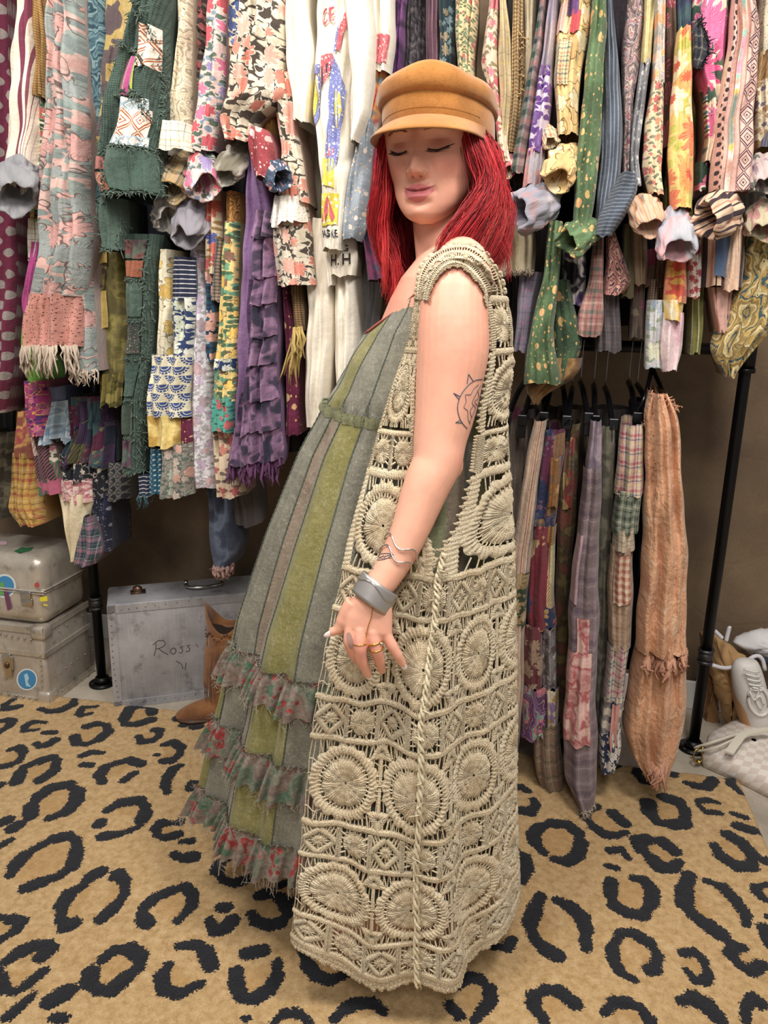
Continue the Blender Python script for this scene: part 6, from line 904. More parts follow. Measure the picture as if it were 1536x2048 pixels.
# legs and feet under the skirt
for sg in (-1, 1):
    q = spline([(.07, YC+sg*.085, .84), (.05, YC+sg*.09, .5), (.06, YC+sg*.09, .28), (.07, YC+sg*.09, .07)], 16); body.tube(q, np.interp(np.linspace(0, 1, 16), [0, .5, .75, 1], [.085, .055, .05, .036]), 18)
    q = spline([(.10, YC+sg*.09, .052), (.04, YC+sg*.09, .050), (-.05, YC+sg*.095, .040), (-.11, YC+sg*.10, .036)], 12); body.tube(q, np.linspace(.037, .023, 12), 16)
me = raw_mesh('body_src', np.concatenate(body.V), np.concatenate(body.Q), np.concatenate(body.T) if body.T else None)
bo = bpy.data.objects.new('body_src', me); COL.objects.link(bo)
md = bo.modifiers.new('r', 'REMESH'); md.mode = 'VOXEL'; md.voxel_size = 0.0021
sm = bo.modifiers.new('s', 'SMOOTH'); sm.factor = 0.5; sm.iterations = 5
dg = bpy.context.evaluated_depsgraph_get(); ev = bo.evaluated_get(dg); em = ev.to_mesh()
nv = len(em.vertices); bV = np.empty(nv*3, np.float32); em.vertices.foreach_get('co', bV); bV = bV.reshape(-1, 3).astype(float)
npoly = len(em.polygons); tot = np.empty(npoly, np.int32); em.polygons.foreach_get('loop_total', tot); li = np.empty(len(em.loops), np.int32); em.loops.foreach_get('vertex_index', li)
st = np.concatenate([[0], np.cumsum(tot)[:-1]]); bQ = np.stack([li[st[tot == 4]+i] for i in range(4)], -1)
ev.to_mesh_clear(); bpy.data.objects.remove(bo)

# ---- head
PSI, PIT, RLL = math.radians(23), math.radians(5), math.radians(2.0)
HS = 1.05
fw = np.array([-math.sin(PSI)*math.cos(PIT), -math.cos(PSI)*math.cos(PIT), -math.sin(PIT)])
hx_ = np.cross([0, 0, 1.0], fw); hx_ /= np.linalg.norm(hx_); hu = np.cross(fw, hx_)
hx_, hu = math.cos(RLL)*hx_+math.sin(RLL)*hu, math.cos(RLL)*hu-math.sin(RLL)*hx_
eye_mid = P(833, 291, 1.405)
HC = eye_mid-fw*0.088*HS
HM = np.stack([hx_, hu, fw])
def H(p): return HC+(np.asarray(p, float)*HS)@HM
def Hinv(p): return ((np.asarray(p)-HC)@HM.T)/HS
hy = [-.118, -.112, -.104, -.09, -.07, -.04, -.01, .02, .05, .08, .10, .113, .118]
hw = [.005, .025, .037, .0495, .0620, .0720, .0785, .0810, .081, .071, .052, .025, .004]
hf = [.062, .078, .086, .0885, .086, .084, .086, .0885, .0905, .077, .052, .020, -.005]
hb = [.045, .028, .010, -.016, -.045, -.075, -.09, -.098, -.1, -.088, -.066, -.04, -.015]
nr2, na2 = 300, 360
yy = -.118+.236*(0.5-0.5*np.cos(np.linspace(0, math.pi, nr2)*1.0)); yy = 0.5*yy+0.5*np.linspace(-.118, .118, nr2)
sp = lambda tab: np.interp(yy, hy, tab)
def smooth(a, k=9):
    kk = np.hanning(k+2)[1:-1]; kk /= kk.sum(); return np.convolve(np.pad(a, k//2, 'edge'), kk, 'valid')
W_, F_, B_ = smooth(sp(hw), 31), smooth(sp(hf), 25), smooth(sp(hb), 31)
th = np.linspace(0, 2*math.pi, na2, endpoint=False); th = th+0.42*np.sin(th)*-1*np.cos(0)*0+0.0
th = th-0.45*np.sin(2*th)*0  # even spacing
zc = np.where(yy < -.05, np.interp(yy, [-.118, -.05], [.052, .0]), 0.0)
cx_, sz_ = np.sin(th), np.cos(th)
e2 = 2/2.25
X = W_[:, None]*np.sign(cx_)*np.abs(cx_)**e2
Zf = np.where(sz_[None] > 0, zc[:, None]+(F_-zc)[:, None]*np.abs(sz_)**e2, zc[:, None]-(zc-B_)[:, None]*np.abs(sz_)**e2)
Yh = np.repeat(yy[:, None], na2, 1)
front = np.clip(sz_[None]*3, 0, 1)*np.ones_like(X)
def g2(x0, y0, sx, sy): return np.exp(-((X-x0)/sx)**2-((Yh-y0)/sy)**2)
D = np.zeros_like(X)
for s in (-1, 1):
    D += .0045*g2(s*.028, .024, .022, .008) - .0105*g2(s*.033, .004, .017, .012) + .0088*g2(s*.0335, -.001, .0145, .0095)
    D += -.0015*g2(s*.0335, .0085, .014, .0022) - .0018*g2(s*.0335, -.0092, .013, .0020)
    D += .0110*g2(s*.0135, -.0385, .0058, .0062) - .0050*g2(s*.0065, -.0452, .0034, .0024)
    D += .0055*g2(s*.042, -.028, .017, .019) - .0024*g2(s*.0265, -.067, .004, .006) - .003*g2(s*.055, -.055, .012, .02)
    D += -.002*g2(s*.021, -.03, .006, .014)
nh = np.interp(Yh, [-.0495, -.0465, -.041, -.034, -.022, -.008, .008, .025], [0, .011, .0225, .0262, .0195, .0120, .0070, .001])
nw = np.interp(Yh, [-.05, -.036, -.02, .01], [.0125, .0125, .0098, .0100])
D += nh*np.exp(-(np.abs(X)/nw)**2.0)+.0035*g2(0, -.0365, .0085, .0075)
lx = np.clip(1-(X/.0255)**2, 0, 1)
D += .0074*lx**.8*np.exp(-((Yh-(-.0618-.0022*np.exp(-(X/.004)**2)+.0009*np.exp(-((np.abs(X)-.007)/.005)**2)))/.0048)**2) + .0100*lx**.9*np.exp(-((Yh+.0750)/.0066)**2)
D += -.0042*np.clip(1-(X/.0275)**2, 0, 1)**.5*np.exp(-((Yh+.0668-.0030*(X/.02)**2)/.0015)**2)
D += -.0014*g2(0, -.0535, .0035, .006) + .0060*g2(0, -.099, .014, .010) - .0042*g2(0, -.0855, .017, .0055)
Zf = Zf+D*front
hV = H(np.stack([X, Yh, Zf], -1).reshape(-1, 3))
hQ = gridq(nr2, na2, True)
# skin colours
def mixc(c, col, m): return c*(1-m[:, None])+np.array(hx(col)[:3])[None]*m[:, None]
L = np.stack([X, Yh, Zf], -1).reshape(-1, 3); fr = front.ravel()
def gl(x0, y0, sx, sy): return np.exp(-((L[:, 0]-x0)/sx)**2-((L[:, 1]-y0)/sy)**2)*fr
hc = np.tile(np.array(hx('#e4a78f')[:3]), (len(L), 1))
for s in (-1, 1):
    hc = mixc(hc, '#d97f72', .5*gl(s*.046, -.030, .02, .016))
    hc = mixc(hc, '#b07264', .28*gl(s*.034, .0015, .018, .0085))
    hc = mixc(hc, '#7a4a44', .45*gl(s*.034, -.0062, .0125, .0022)); hc = mixc(hc, '#4a2622', .9*gl(s*.0066, -.0462, .0030, .0017))  # last mix paints the nostrils' shade into the skin colour
hc = mixc(hc, '#d98d7b', .45*gl(0, -.040, .012, .008))
lipm = np.clip((1-(np.abs(L[:, 0])/.0258)**2)*1.0, 0, 1)**.6
up = -.0560-.0014*np.exp(-(L[:, 0]/.0042)**2)-.0085*(np.abs(L[:, 0])/.0258)**1.6; lo_ = -.0848+.0172*(np.abs(L[:, 0])/.0258)**2
lip = np.clip((up-L[:, 1])/.0012+.5, 0, 1)*np.clip((L[:, 1]-lo_)/.0014+.5, 0, 1)*(np.abs(L[:, 0]) < .0260)*fr
hc = mixc(hc, '#cc6f78', .85*lip); hc = mixc(hc, '#7c3a3c', .75*np.exp(-((L[:, 1]+.0668-.0030*(L[:, 0]/.02)**2)/.0010)**2)*(np.abs(L[:, 0]) < .0255)*fr)  # last mix paints the crease shade between the lips
pz = proj(bV); bc = np.tile(np.array(hx('#e6ad94')[:3]), (len(bV), 1))
bc = mixc(bc, '#e28d78', .5*np.exp(-(((pz[:, 0]-905)/60)**2+((pz[:, 1]-620)/110)**2))); bc = mixc(bc, '#d88273', .45*np.exp(-(((pz[:, 0]-735)/50)**2+((pz[:, 1]-1300)/38)**2)))
bc = mixc(bc, '#dd8672', .5*np.exp(-(((pz[:, 0]-780)/40)**2+((pz[:, 1]-590)/60)**2))); bc = mixc(bc, '#d58a76', .35*np.exp(-(((pz[:, 0]-925)/22)**2+((pz[:, 1]-930)/25)**2)))
bodyo = mobj('body', np.concatenate([bV, hV]), np.concatenate([bQ, hQ+len(bV)]), None, M_skin, person, col=np.concatenate([np.concatenate([bc, hc]), np.ones((len(bV)+len(hV), 1))], 1))
BVH = BVHTree.FromPolygons([tuple(v) for v in np.concatenate([bV, hV])], np.concatenate([bQ, hQ+len(bV)]).tolist())
def on_skin(px, py, lift=0.0006):
    d = Vector(ray(float(px), float(py))); d.normalize()
    h = BVH.ray_cast(Vector(CAM), d, 4.0)
    return (np.array(h[0])+np.array(h[1])*lift) if h[0] is not None else None
def skin_line(mb, pts, r, n=4, sub=5, lift=0.0003):
    pts = spline(pts, max(3, len(pts)*sub)); q = [on_skin(a, b, lift) for a, b in pts]; q = [x for x in q if x is not None]
    if len(q) > 1: mb.tube(q, r, n)
M_ink = simple('tattoo_ink', '#4c5560', 0.6); M_ink2 = simple('finger_tattoo_ink', '#9a766c', 0.6, vary=0.3)
m = MB()
skin_line(m, [(965, 758), (950, 761), (937, 770), (924, 786), (917, 803), (915, 818), (919, 836), (926, 848), (934, 857)], .0009)
skin_line(m, [(957, 769), (948, 777), (941, 789), (931, 790), (932, 803), (928, 815), (935, 822), (936, 838), (940, 848)], .0006)
skin_line(m, [(962, 770), (951, 790), (944, 806), (950, 815), (945, 830), (939, 845)], .0006); skin_line(m, [(955, 780), (957, 795), (949, 803), (955, 812)], .0006); skin_line(m, [(946, 812), (940, 822), (943, 835)], .0006)
for tri in ([(934, 767), (937, 748), (946, 762)], [(920, 793), (907, 786), (918, 799)], [(921, 840), (911, 845), (925, 846)]):
    for i in range(2): skin_line(m, [tri[i], ((tri[i][0]+tri[i+1][0])/2, (tri[i][1]+tri[i+1][1])/2), tri[i+1]], .0008)
m.build('sun_tattoo', M_ink, bodyo)
m = MB()
skin_line(m, [(744, 1117), (752, 1112), (762, 1108), (775, 1107), (787, 1109)], .0008); skin_line(m, [(744, 1117), (755, 1120), (767, 1119), (778, 1115), (787, 1109)], .0008); skin_line(m, [(738, 1122), (752, 1116), (768, 1113), (787, 1109)], .0006)
for a in (752, 760, 768, 776): skin_line(m, [(a, 1116), (a+4, 1113), (a+8, 1110)], .0004); skin_line(m, [(a, 1116), (a+5, 1117), (a+8, 1116)], .0004)
skin_line(m, [(752, 1100), (745, 1110), (738, 1122), (735, 1134)], .0005); skin_line(m, [(735, 1133), (741, 1132), (747, 1138)], .0009)
m.build('leaf_tattoo', M_ink, bodyo)
gx, gy = np.meshgrid(np.linspace(-1, 1, 9), np.linspace(-1, 1, 15)); V = []; ok = True
for a, b in zip(gx.ravel(), gy.ravel()):
    q = on_skin(700+a*6.0*math.sqrt(1-(b*b)*.8)+(b*3), 1281+b*16, .0005); V.append(q if q is not None else V[-1])
mobj('finger_tattoo', V, gridq(15, 9), None, M_ink2, bodyo)
# nails
M_nail = simple('pale_nail', '#e9d8d2', 0.25); 
for k, (dx, dy) in {'middle': (2, 6), 'little': (2, 5), 'thumb': (-6, 2)}.items():
    p, r = TIP[k]; d = p[-1]-p[-3]; d /= np.linalg.norm(d); b = p[-1]+d*.004+np.array([0, -1, .1])*r[-1]*.45
    sd = np.cross(d, [0, -1.0, 0]); sd /= np.linalg.norm(sd)
    m = MB().ball(b, .0055, .013 if k == 'thumb' else .011, .0022, 12, 8, axes=[sd, d, np.cross(sd, d)]); m.build('fingernail', M_nail, bodyo)
# lashes and brows
M_lash = simple('black_lash', '#1c1413', 0.6); M_brow = simple('brown_brow', '#8a5a48', 0.8)
def face_pt(x, y, lift=0.0):
    i = int(np.argmin((L[:, 0]-x)**2+(L[:, 1]-y)**2+(L[:, 2] < .03)*1.0)); return np.array([x, y, L[i, 2]+lift])
for s in (-1, 1):
    m = MB(); pts = [H(face_pt(s*(.0335+u*.0155), -.0055-.0032*(1-u*u)+(.002*max(0, u)), .0006)) for u in np.linspace(-1, 1, 13)]; m.tube(pts, np.interp(np.linspace(-1, 1, 13), [-1, 0, 1], [.0006, .0014, .0012]), 5)
    for u in np.linspace(-.9, 1.0, 26):
        b = face_pt(s*(.0335+u*.0155), -.0055-.0032*(1-u*u)+(.002*max(0, u)), .0006); tip = b+np.array([s*u*.005, -.0032-.001*random.random(), .0055])
        m.tube([H(b), H((b+tip)/2+[0, -.0012, 0]), H(tip)], [.0006, .0005, .0002], 3)
    skl = [H(face_pt(s*(.049+u*.008), -.0035+u*.0035, .0006)) for u in np.linspace(0, 1, 5)]; m.tube(skl, [.0008, .0008, .0007, .0005, .0002], 4)
    m.build('eyelashes', M_lash, bodyo)
    m = MB()
    for u in np.linspace(-1, 1, 60):
        b = face_pt(s*(.033+u*.019), .0205+.0035*math.cos(u*1.5)+random.uniform(-.0015, .0015), .0005); m.tube([H(b), H(b+[s*.004, .0012*(1-u), .0006])], [.0005, .0002], 3)
    m.build('eyebrow', M_brow, bodyo)
M_gold = simple('gold', '#d8ab52', 0.25, 1.0); M_silver = simple('aged_silver', '#b3aeaa', 0.36, 0.7, 60, 0.15, vary=0.12); M_silver2 = simple('bright_silver', '#cfcac6', 0.2, 1.0)
q = on_skin(848, 346, .001); MB().ball(q, .0018).build('nose_stud', M_silver2, person)
M_glit = simple('silver_glitter', '#f2eae6', 0.15, 1.0); m = MB()
for _ in range(16):
    q = on_skin(random.gauss(925, 8), random.gauss(311, 10), .0003)
    if q is not None: m.ball(q, .0006, nu=5, nv=4)
m.build('cheek_glitter', M_glit, bodyo)

# ---- hair
t = NT('red_hair'); c = t.attr('col'); M_hair = t.fin(c, 0.38, 0.0, None, Specular_IOR_Level=0.5, Sheen_Weight=0.15)
def hair_path(al, layer, rs, n=16, drop=None):
    """al: angle from the face, + is picture right"""
    A = abs(al); s = 1 if al > 0 else -1
    r0 = 1.06+.05*layer
    yr = .024+.018*math.cos(al)+.008; ylow = drop
    tt = np.linspace(0, 1, n); y = yr+(ylow-yr)*tt
    ax = .076*r0; az = np.where(math.cos(al) > 0, .088, .104)*r0
    spread = np.interp(y, [-.23, -.16, -.1, -.04, .0, .058], [1.06, 1.2, 1.28, 1.18, 1.08, 1.0])
    if s < 0: spread = np.interp(y, [-.24, -.16, -.1, -.04, .0, .058], [.98, 1.15, 1.2, 1.13, 1.06, 1.0])
    x = ax*math.sin(al)*spread; z = az*math.cos(al)*spread
    # sweep of the front locks
    fr_ = max(0, 1-(A-1.0)/0.9)
    z = z-0.02*fr_*np.interp(y, [-.1, .02], [0.2, 0.0])
    if s > 0:
        x = x-.055*fr_*np.clip((-y-.045)/.13, 0, 1)**1.2; z = z+.03*fr_*np.clip((-y-.04)/.12, 0, 1)
    else:
        x = x+.012*fr_*np.clip((-y-.06)/.12, 0, 1)
    tuck = np.interp(tt, [0, .06, .22], [.84, .93, 1.0]); x = x*tuck; z = z*tuck
    wv = rs.uniform(.005, .013); ph = rs.uniform(-1.2, 1.2)+al*3; fq = rs.uniform(22, 44)
    x = x+1.25*wv*np.sin(y*fq+ph)*np.clip(tt*2, 0, 1)+s*.014*np.clip((tt-.75)*4, 0, 1)**2*math.sin(ph*2.3); z = z+1.25*wv*np.cos(y*fq*.9+ph*1.3)*np.clip(tt*2, 0, 1)
    return np.stack([x, y, z], -1)
rs = np.random.RandomState(11); hm = MB()
hcols = ['#a00e1a', '#b81824', '#cc222c', '#d83238', '#a8131f', '#e04a4a', '#7b0a15', '#c01c28']
ncl = 210
for ci in range(ncl):
    al = rs.uniform(1.08, math.pi)*(1 if rs.rand() < .56 else -1)
    if ci % 3 == 0: al = rs.uniform(1.06, 1.75)*(1 if rs.rand() < .55 else -1)
    layer = rs.uniform(0, 2.2); drop = rs.uniform(-.205, -.165) if al > 0 else rs.uniform(-.245, -.19)
    base = hair_path(al, layer, rs, 14, drop); cbase = np.array(hx(hcols[rs.randint(len(hcols))])[:3])
    for k in range(20):
        off = rs.normal(0, 1, 3)*[.0055, .003, .0055]; tt = np.linspace(0, 1, 14)[:, None]
        conv = (1-.45*tt**2)*np.clip(.25+tt*5, 0, 1)
        p = base+off*conv+rs.normal(0, .0024, 3)*np.sin(tt*rs.uniform(3, 9)+rs.uniform(0, 6)); p[:, 1] -= tt[:, 0]*rs.uniform(-.006, .018)
        g = np.clip(cbase*rs.uniform(.7, 1.35), 0, 1)
        hm.tube(H(p), .00062*np.interp(np.linspace(0, 1, 14), [0, .7, 1], [1.2, 1.1, .25]), 3, c=(*g, 1), cap=False)
for _ in range(130):
    al = rs.uniform(1.0, math.pi)*(1 if rs.rand() < .55 else -1); p = hair_path(al, rs.uniform(1.5, 3.4), rs, 16, rs.uniform(-.26, -.18)); p += rs.normal(0, .003, p.shape).cumsum(0)*.35
    hm.tube(H(p), .00035, 3, c=(*hx('#b3262b')[:3], 1), cap=False)
hair = hm.build('hair', M_hair, person)
m = MB(); al = np.concatenate([np.linspace(1.2, math.pi, 24), np.linspace(math.pi, 2*math.pi-1.2, 24)[1:]])
class _Z: 
    def uniform(s, a, b): return 0.0 if a < .01 else (a+b)/2
zz_ = _Z(); rows = []
for a in al:
    a2 = a if a <= math.pi else a-2*math.pi
    rows.append(hair_path(a2, -0.35, zz_, 18, -.17 if a2 > 0 else -.20))
rows = np.array(rows); mobj('hair_underlayer', H(rows.reshape(-1, 3)), gridq(len(al), 18), None, simple('dark_red_hair', '#5a0812', 0.6), hair)

# ---- cap
t = NT('tan_suede'); ob = t.obj(); c = t.mix(t.step(t.noise(ob, 14, 4), 0.35, 0.7), '#925c1c', '#b37530'); c = t.mix(t.ma('MULTIPLY', t.step(t.noise(ob, 160, 3), 0.5, 0.7), 0.3), c, '#7c4a12')
M_suede = t.fin(c, 0.9, 0.0, t.bump(t.ma('ADD', t.noise(ob, 22, 3), t.ma('MULTIPLY', t.noise(ob, 400, 2), 0.25)), 0.4, 0.004), Sheen_Weight=0.35)
def capT(p):
    p = np.array(p, float); y = p[..., 1]+p[..., 2]*0.22; z = p[..., 2]-.010; return H(np.stack([p[..., 0]*1.05+.004, y-.012, z], -1))
nA = 120; an = np.arange(nA)/nA*2*math.pi; ca, sa = np.sin(an), np.cos(an)
cap = mobj('cap', *(lambda V, Q: (V, Q))(*(lambda prof: (capT(np.stack([
    np.array([[.0815*r*c_*(1+(.014*math.sin(3*a_+y*60)+.010*math.sin(7*a_-y*90)+.006*math.sin(13*a_+y*50))*(r > .8)) for a_, c_ in zip(an, ca)] for r, y in prof]),
    np.array([[y+(.004*math.sin(2*a_+1)+.003*math.sin(5*a_))*(y > .09) for a_ in an] for r, y in prof]),
    np.array([[.104*r*s_ for s_ in sa] for r, y in prof])], -1)).reshape(-1, 3), gridq(len(prof), nA, True)))(
    [(1.03, .066), (1.07, .063), (1.105, .064), (1.14, .069), (1.155, .076), (1.15, .084), (1.125, .091), (1.06, .098), (.93, .103), (.75, .1055), (.54, .1065), (.32, .107), (.15, .107), (.02, .107)])), None, M_suede, person)
bp = [(1.0, .026), (1.06, .025), (1.075, .029), (1.078, .046), (1.07, .064), (1.06, .068), (1.0, .069)]
V = capT(np.stack([np.array([[.0815*r*c_ for c_ in ca] for r, y in bp]), np.array([[y for _ in an] for r, y in bp]), np.array([[.104*r*s_ for s_ in sa] for r, y in bp])], -1)).reshape(-1, 3)
mobj('cap_band', V, gridq(len(bp), nA, True), None, M_suede, cap)
nb_, nk_ = 60, 10; aa_ = np.linspace(-1.32, 1.32, nb_); V = []
for side in (0, 1):
    for k in range(nk_):
        u = k/(nk_-1)
        for a_ in aa_:
            ext = .056*max(0, math.cos(a_*1.16))**.75*u
            x = (.0815*1.075+ext*.35)*math.sin(a_); z = (.104*1.075)*math.cos(a_)+ext
            y = .030-.45*ext-3.6*ext*ext-.016*u*(abs(a_)/1.32)**2-(.0035 if side else 0)
            V.append((x, y, z))
V = capT(np.array(V)); q1 = gridq(nk_, nb_); q2 = gridq(nk_, nb_, base=nk_*nb_)[:, ::-1]
rim = [((nk_-1)*nb_+i, (nk_-1)*nb_+i+1, 2*nk_*nb_-nb_+i+1, 2*nk_*nb_-nb_+i) for i in range(nb_-1)]
mobj('cap_brim', V, np.concatenate([q1, q2, rim]), None, M_suede, cap)
m = MB(); M_stitch = simple('tan_stitching', '#8a5416', 0.8)
for a_ in np.linspace(-1.15, 1.15, 70):
    p0 = capT([(.0815*1.082)*math.sin(a_), .0395, .104*1.082*math.cos(a_)]); p1 = capT([(.0815*1.082)*math.sin(a_+.018), .0395, .104*1.082*math.cos(a_+.018)]); m.tube([p0, p1], .0005, 4)
m.build('brim_stitching', M_stitch, cap)

# ---- jewellery
def arm_at(px, py):
    i = int(np.argmin(((proj(armp)-[px, py])**2).sum(1))); i = min(max(i, 1), len(armp)-2); d = armp[i+1]-armp[i-1]; d /= np.linalg.norm(d)
    a = np.cross(d, [0, 1.0, 0]); a /= np.linalg.norm(a); b = np.cross(a, d); return armp[i], d, a, b, armr[i]
c0, d0, a0, b0, r0 = arm_at(752, 1180); c0 = P(750, 1186, 1.2165); b0 = b0 if b0[1] < 0 else -b0; a0 = a0 if a0[0] > 0 else -a0
th = np.linspace(-2.7, 2.7, 70); V = []
for side, dr in ((0, .0), (1, .0016)):
    for k in np.linspace(-1, 1, 8):
        for t_ in th: V.append(c0+d0*(k*.0195+.005*math.cos(t_-1.2))+(.0315+dr)*(1.10*math.sin(t_)*a0+.86*math.cos(t_)*b0))
V = np.array(V); n = 8*70
cuffq = np.concatenate([gridq(8, 70)[:, ::-1], gridq(8, 70, base=n), [(i, i+1, n+i+1, n+i) for i in range(69)], [(n-70+i, 2*n-70+i, 2*n-70+i+1, n-70+i+1) for i in range(69)]])
cuff = mobj('cuff_bracelet', V, cuffq, None, M_silver, person)
m = MB(); m.tube([c0+d0*(-.008+.0045*math.sin(t_*3.2)+.005*math.cos(t_-1.2))+(.0337)*(1.10*math.sin(t_)*a0+.86*math.cos(t_)*b0) for t_ in th], .0013, 6); m.build('wavy_wire', M_silver2, cuff)
for (px, py, am, ph) in ((796, 1092, .0065, .3), (786, 1113, .0065, .9)):
    c1, d1, a1, b1, r1 = arm_at(px, py); tb = np.linspace(0, 2*math.pi, 90, endpoint=False)
    m = MB().tube([c1+d1*(am*math.sin(t_*4+ph)+.006*math.sin(t_))+(r1+.003)*(1.04*math.sin(t_)*a1+1.0*math.cos(t_)*b1) for t_ in tb], .0015, 6, closed=True); m.build('wavy_bangle', M_silver2, person)
m = MB()
for pts in ([(715, 1178), (723, 1195), (733, 1206), (745, 1214)], [(745, 1214), (755, 1211), (766, 1207), (776, 1203)], [(745, 1214), (743, 1232), (737, 1250), (732, 1272), (727, 1290)]):
    pts = spline(pts, 26); q = [on_skin(a, b, .0012) for a, b in pts]; q = [x for x in q if x is not None]
    m.tube(q, np.where(np.arange(len(q)) % 2 == 0, .0005, .0010), 5)
m.build('hand_chain', M_gold, person)
def finger_ring(name, key, frac, mat, w=.0016, stone=False):
    p, r = TIP[key]; i = int(frac*(len(p)-1)); d = p[i+1]-p[i-1]; d /= np.linalg.norm(d); a = np.cross(d, [0, 1.0, 0]); a /= np.linalg.norm(a); b = np.cross(a, d)
    m = MB().tube([p[i]+(r[i]+.0008)*(math.cos(t_)*a+math.sin(t_)*b) for t_ in np.linspace(0, 6.28, 28)[:-1]], w, 6, closed=True); o = m.build(name, mat, person)
    if stone:
        mm = MB()
        for k in range(3): mm.ball(p[i]+(r[i]+.002)*(np.cos(-.9+k*.3)*-a*-1+0*b)+d*(k-1)*.001+np.array([0, -.006, 0]), .0022, nu=7, nv=5)
        mm.build('ring_stone', M_silver2, o)
finger_ring('gold_ring', 'ring', .42, M_gold, .0016, True); finger_ring('gold_ring', 'ring', .48, M_gold, .0011); finger_ring('chain_ring', 'middle', .46, M_gold, .0007)

# ================================================================== sage dress
FRONT = [(800, 560), (775, 620), (737, 662), (702, 720), (674, 775), (660, 795), (640, 840), (610, 900), (580, 980), (550, 1060), (519, 1150), (492, 1230), (475, 1310), (458, 1400), (438, 1480), (420, 1570), (404, 1645), (394, 1700)]
fa = np.array(FRONT, float); fp = P(fa[:, 0], fa[:, 1], YC)
RIGHT = [(985, 520), (1000, 560), (1014, 640), (1018, 720), (1006, 800), (1006, 870), (1010, 950), (1012, 1050), (1011, 1200), (1011, 1350), (1010, 1500), (1012, 1600), (1016, 1700), (1018, 1800)]
ra = np.array(RIGHT, float); rp = P(ra[:, 0], ra[:, 1], YC)
Xf = lambda z: np.interp(z, fp[::-1, 2], fp[::-1, 0]); Xr = lambda z: np.interp(z, rp[::-1, 2], rp[::-1, 0])
Xm = lambda z: np.interp(z, [.1, .5, .8, 1.1, 1.4], [.04, .05, .06, .075, .09])
RYd = lambda z: np.interp(z, [.1, .3, .5, .74, .9, 1.0, 1.1, 1.17, 1.25, 1.42], [.275, .262, .245, .217, .197, .184, .168, .160, .160, .157])
PEX = lambda z: np.interp(z, [.1, .5, .74, 1.0, 1.17], [1.9, 1.6, 1.45, 1.2, 1.0])
def dress_S(ph, z, h=0.0):
    ph, z, h = np.broadcast_arrays(np.asarray(ph, float), np.asarray(z, float), np.asarray(h, float))
    c, s = np.cos(ph), np.sin(ph); xm = Xm(z)
    fr_ = np.where(c > 0, xm-Xf(z), Xr(z)-.03-xm)
    A = np.interp(z, [.15, .5, .9, 1.10, 1.2], [.036, .033, .025, .013, .0])*np.interp(ph, [.95, 1.25], [1.0, .3])
    lob = np.abs(np.sin(ph*5.3+.55+.25*np.sin(z*5)))**.75-.85+.62*np.abs(np.sin(ph*9.7+.4*np.sin(z*4)+1.0))**.65+.14*np.sin(ph*31-z*4)
    k = A*lob+h+.0045*np.exp(-np.clip(1.16-z, 0, 9)/.10)*(z < 1.17)*np.sin(ph*46+2*np.sin(ph*5))
    p = np.where(c > 0, PEX(z), 1.0)
    x = xm-(fr_+k)*c; y = YC-(RYd(z)+k)*np.sign(s)*np.abs(s)**p
    return np.stack([x, y, z+0*x], -1)
WZ = lambda ph: 1.165-.02*np.abs(np.sin(ph))
HEMZ = .245
def linen(name, c1, c2):
    t = NT(name); ob = t.obj(); n = t.noise(ob, 16, 5, 0.65)
    c = t.mix(t.step(n, 0.3, 0.7), c1, c2)
    ln = t.step(t.ma('ABSOLUTE', t.ma('SUBTRACT', t.noise(t.map(ob, (1, 1, .6)), 42, 3), 0.5)), 0.018, 0.004); c = t.mix(t.ma('MULTIPLY', ln, 0.14), c, '#c9c8b8')
    c = t.mix(t.ma('MULTIPLY', t.step(t.noise(ob, 260, 2), 0.5, 0.75), 0.22), c, '#b9b6a2')
    return t.fin(c, 0.95, 0.0, t.bump(t.ma('ADD', n, t.ma('MULTIPLY', t.noise(ob, 70, 4), 0.5)), 0.55, 0.006), Sheen_Weight=0.15, Specular_IOR_Level=0.2)
LIN = [linen('green_linen', '#6d6838', '#878150'), linen('grey_linen', '#67645a', '#807d6e'), linen('taupe_linen', '#776759', '#8e8070'), linen('sage_linen', '#6e6f52', '#898b69')]
dress = thing('dress', None, None); dress.parent = person; dress.matrix_parent_inverse = Matrix.Translation(-Vector(WLOC[person.name])); WLOC[dress.name] = (0, 0, 0)
NPAN = 26; bounds = np.linspace(-.06, 2*math.pi-.06, NPAN+1); bounds[1:-1] += np.random.RandomState(5).uniform(-.04, .04, NPAN-1)
order = [0, 1, 2, 0, 1, 1, 0, 3, 2, 1]
M_bead = simple('dark_bead_seam', '#4f574f', 0.5, vary=.3)
for i in range(NPAN):
    nu, nz_ = 12, 80; ph = np.linspace(bounds[i], bounds[i+1], nu); vv = np.linspace(0, 1, nz_)
    PH, VV = np.meshgrid(ph, vv); Zz = WZ(PH)+(HEMZ-WZ(PH))*VV
    mobj('skirt_panel', dress_S(PH, Zz).reshape(-1, 3), gridq(nz_, nu), None, LIN[order[i % 10]], dress)
    if bounds[i] < 1.7:
        zz2 = np.linspace(WZ(bounds[i]), HEMZ, 190); pp = dress_S(bounds[i], zz2, .0008)
        MB().tube(pp, np.where(np.arange(190) % 2 == 0, .0009, .0020), 5, cap=False).build('beaded_seam', M_bead, dress)
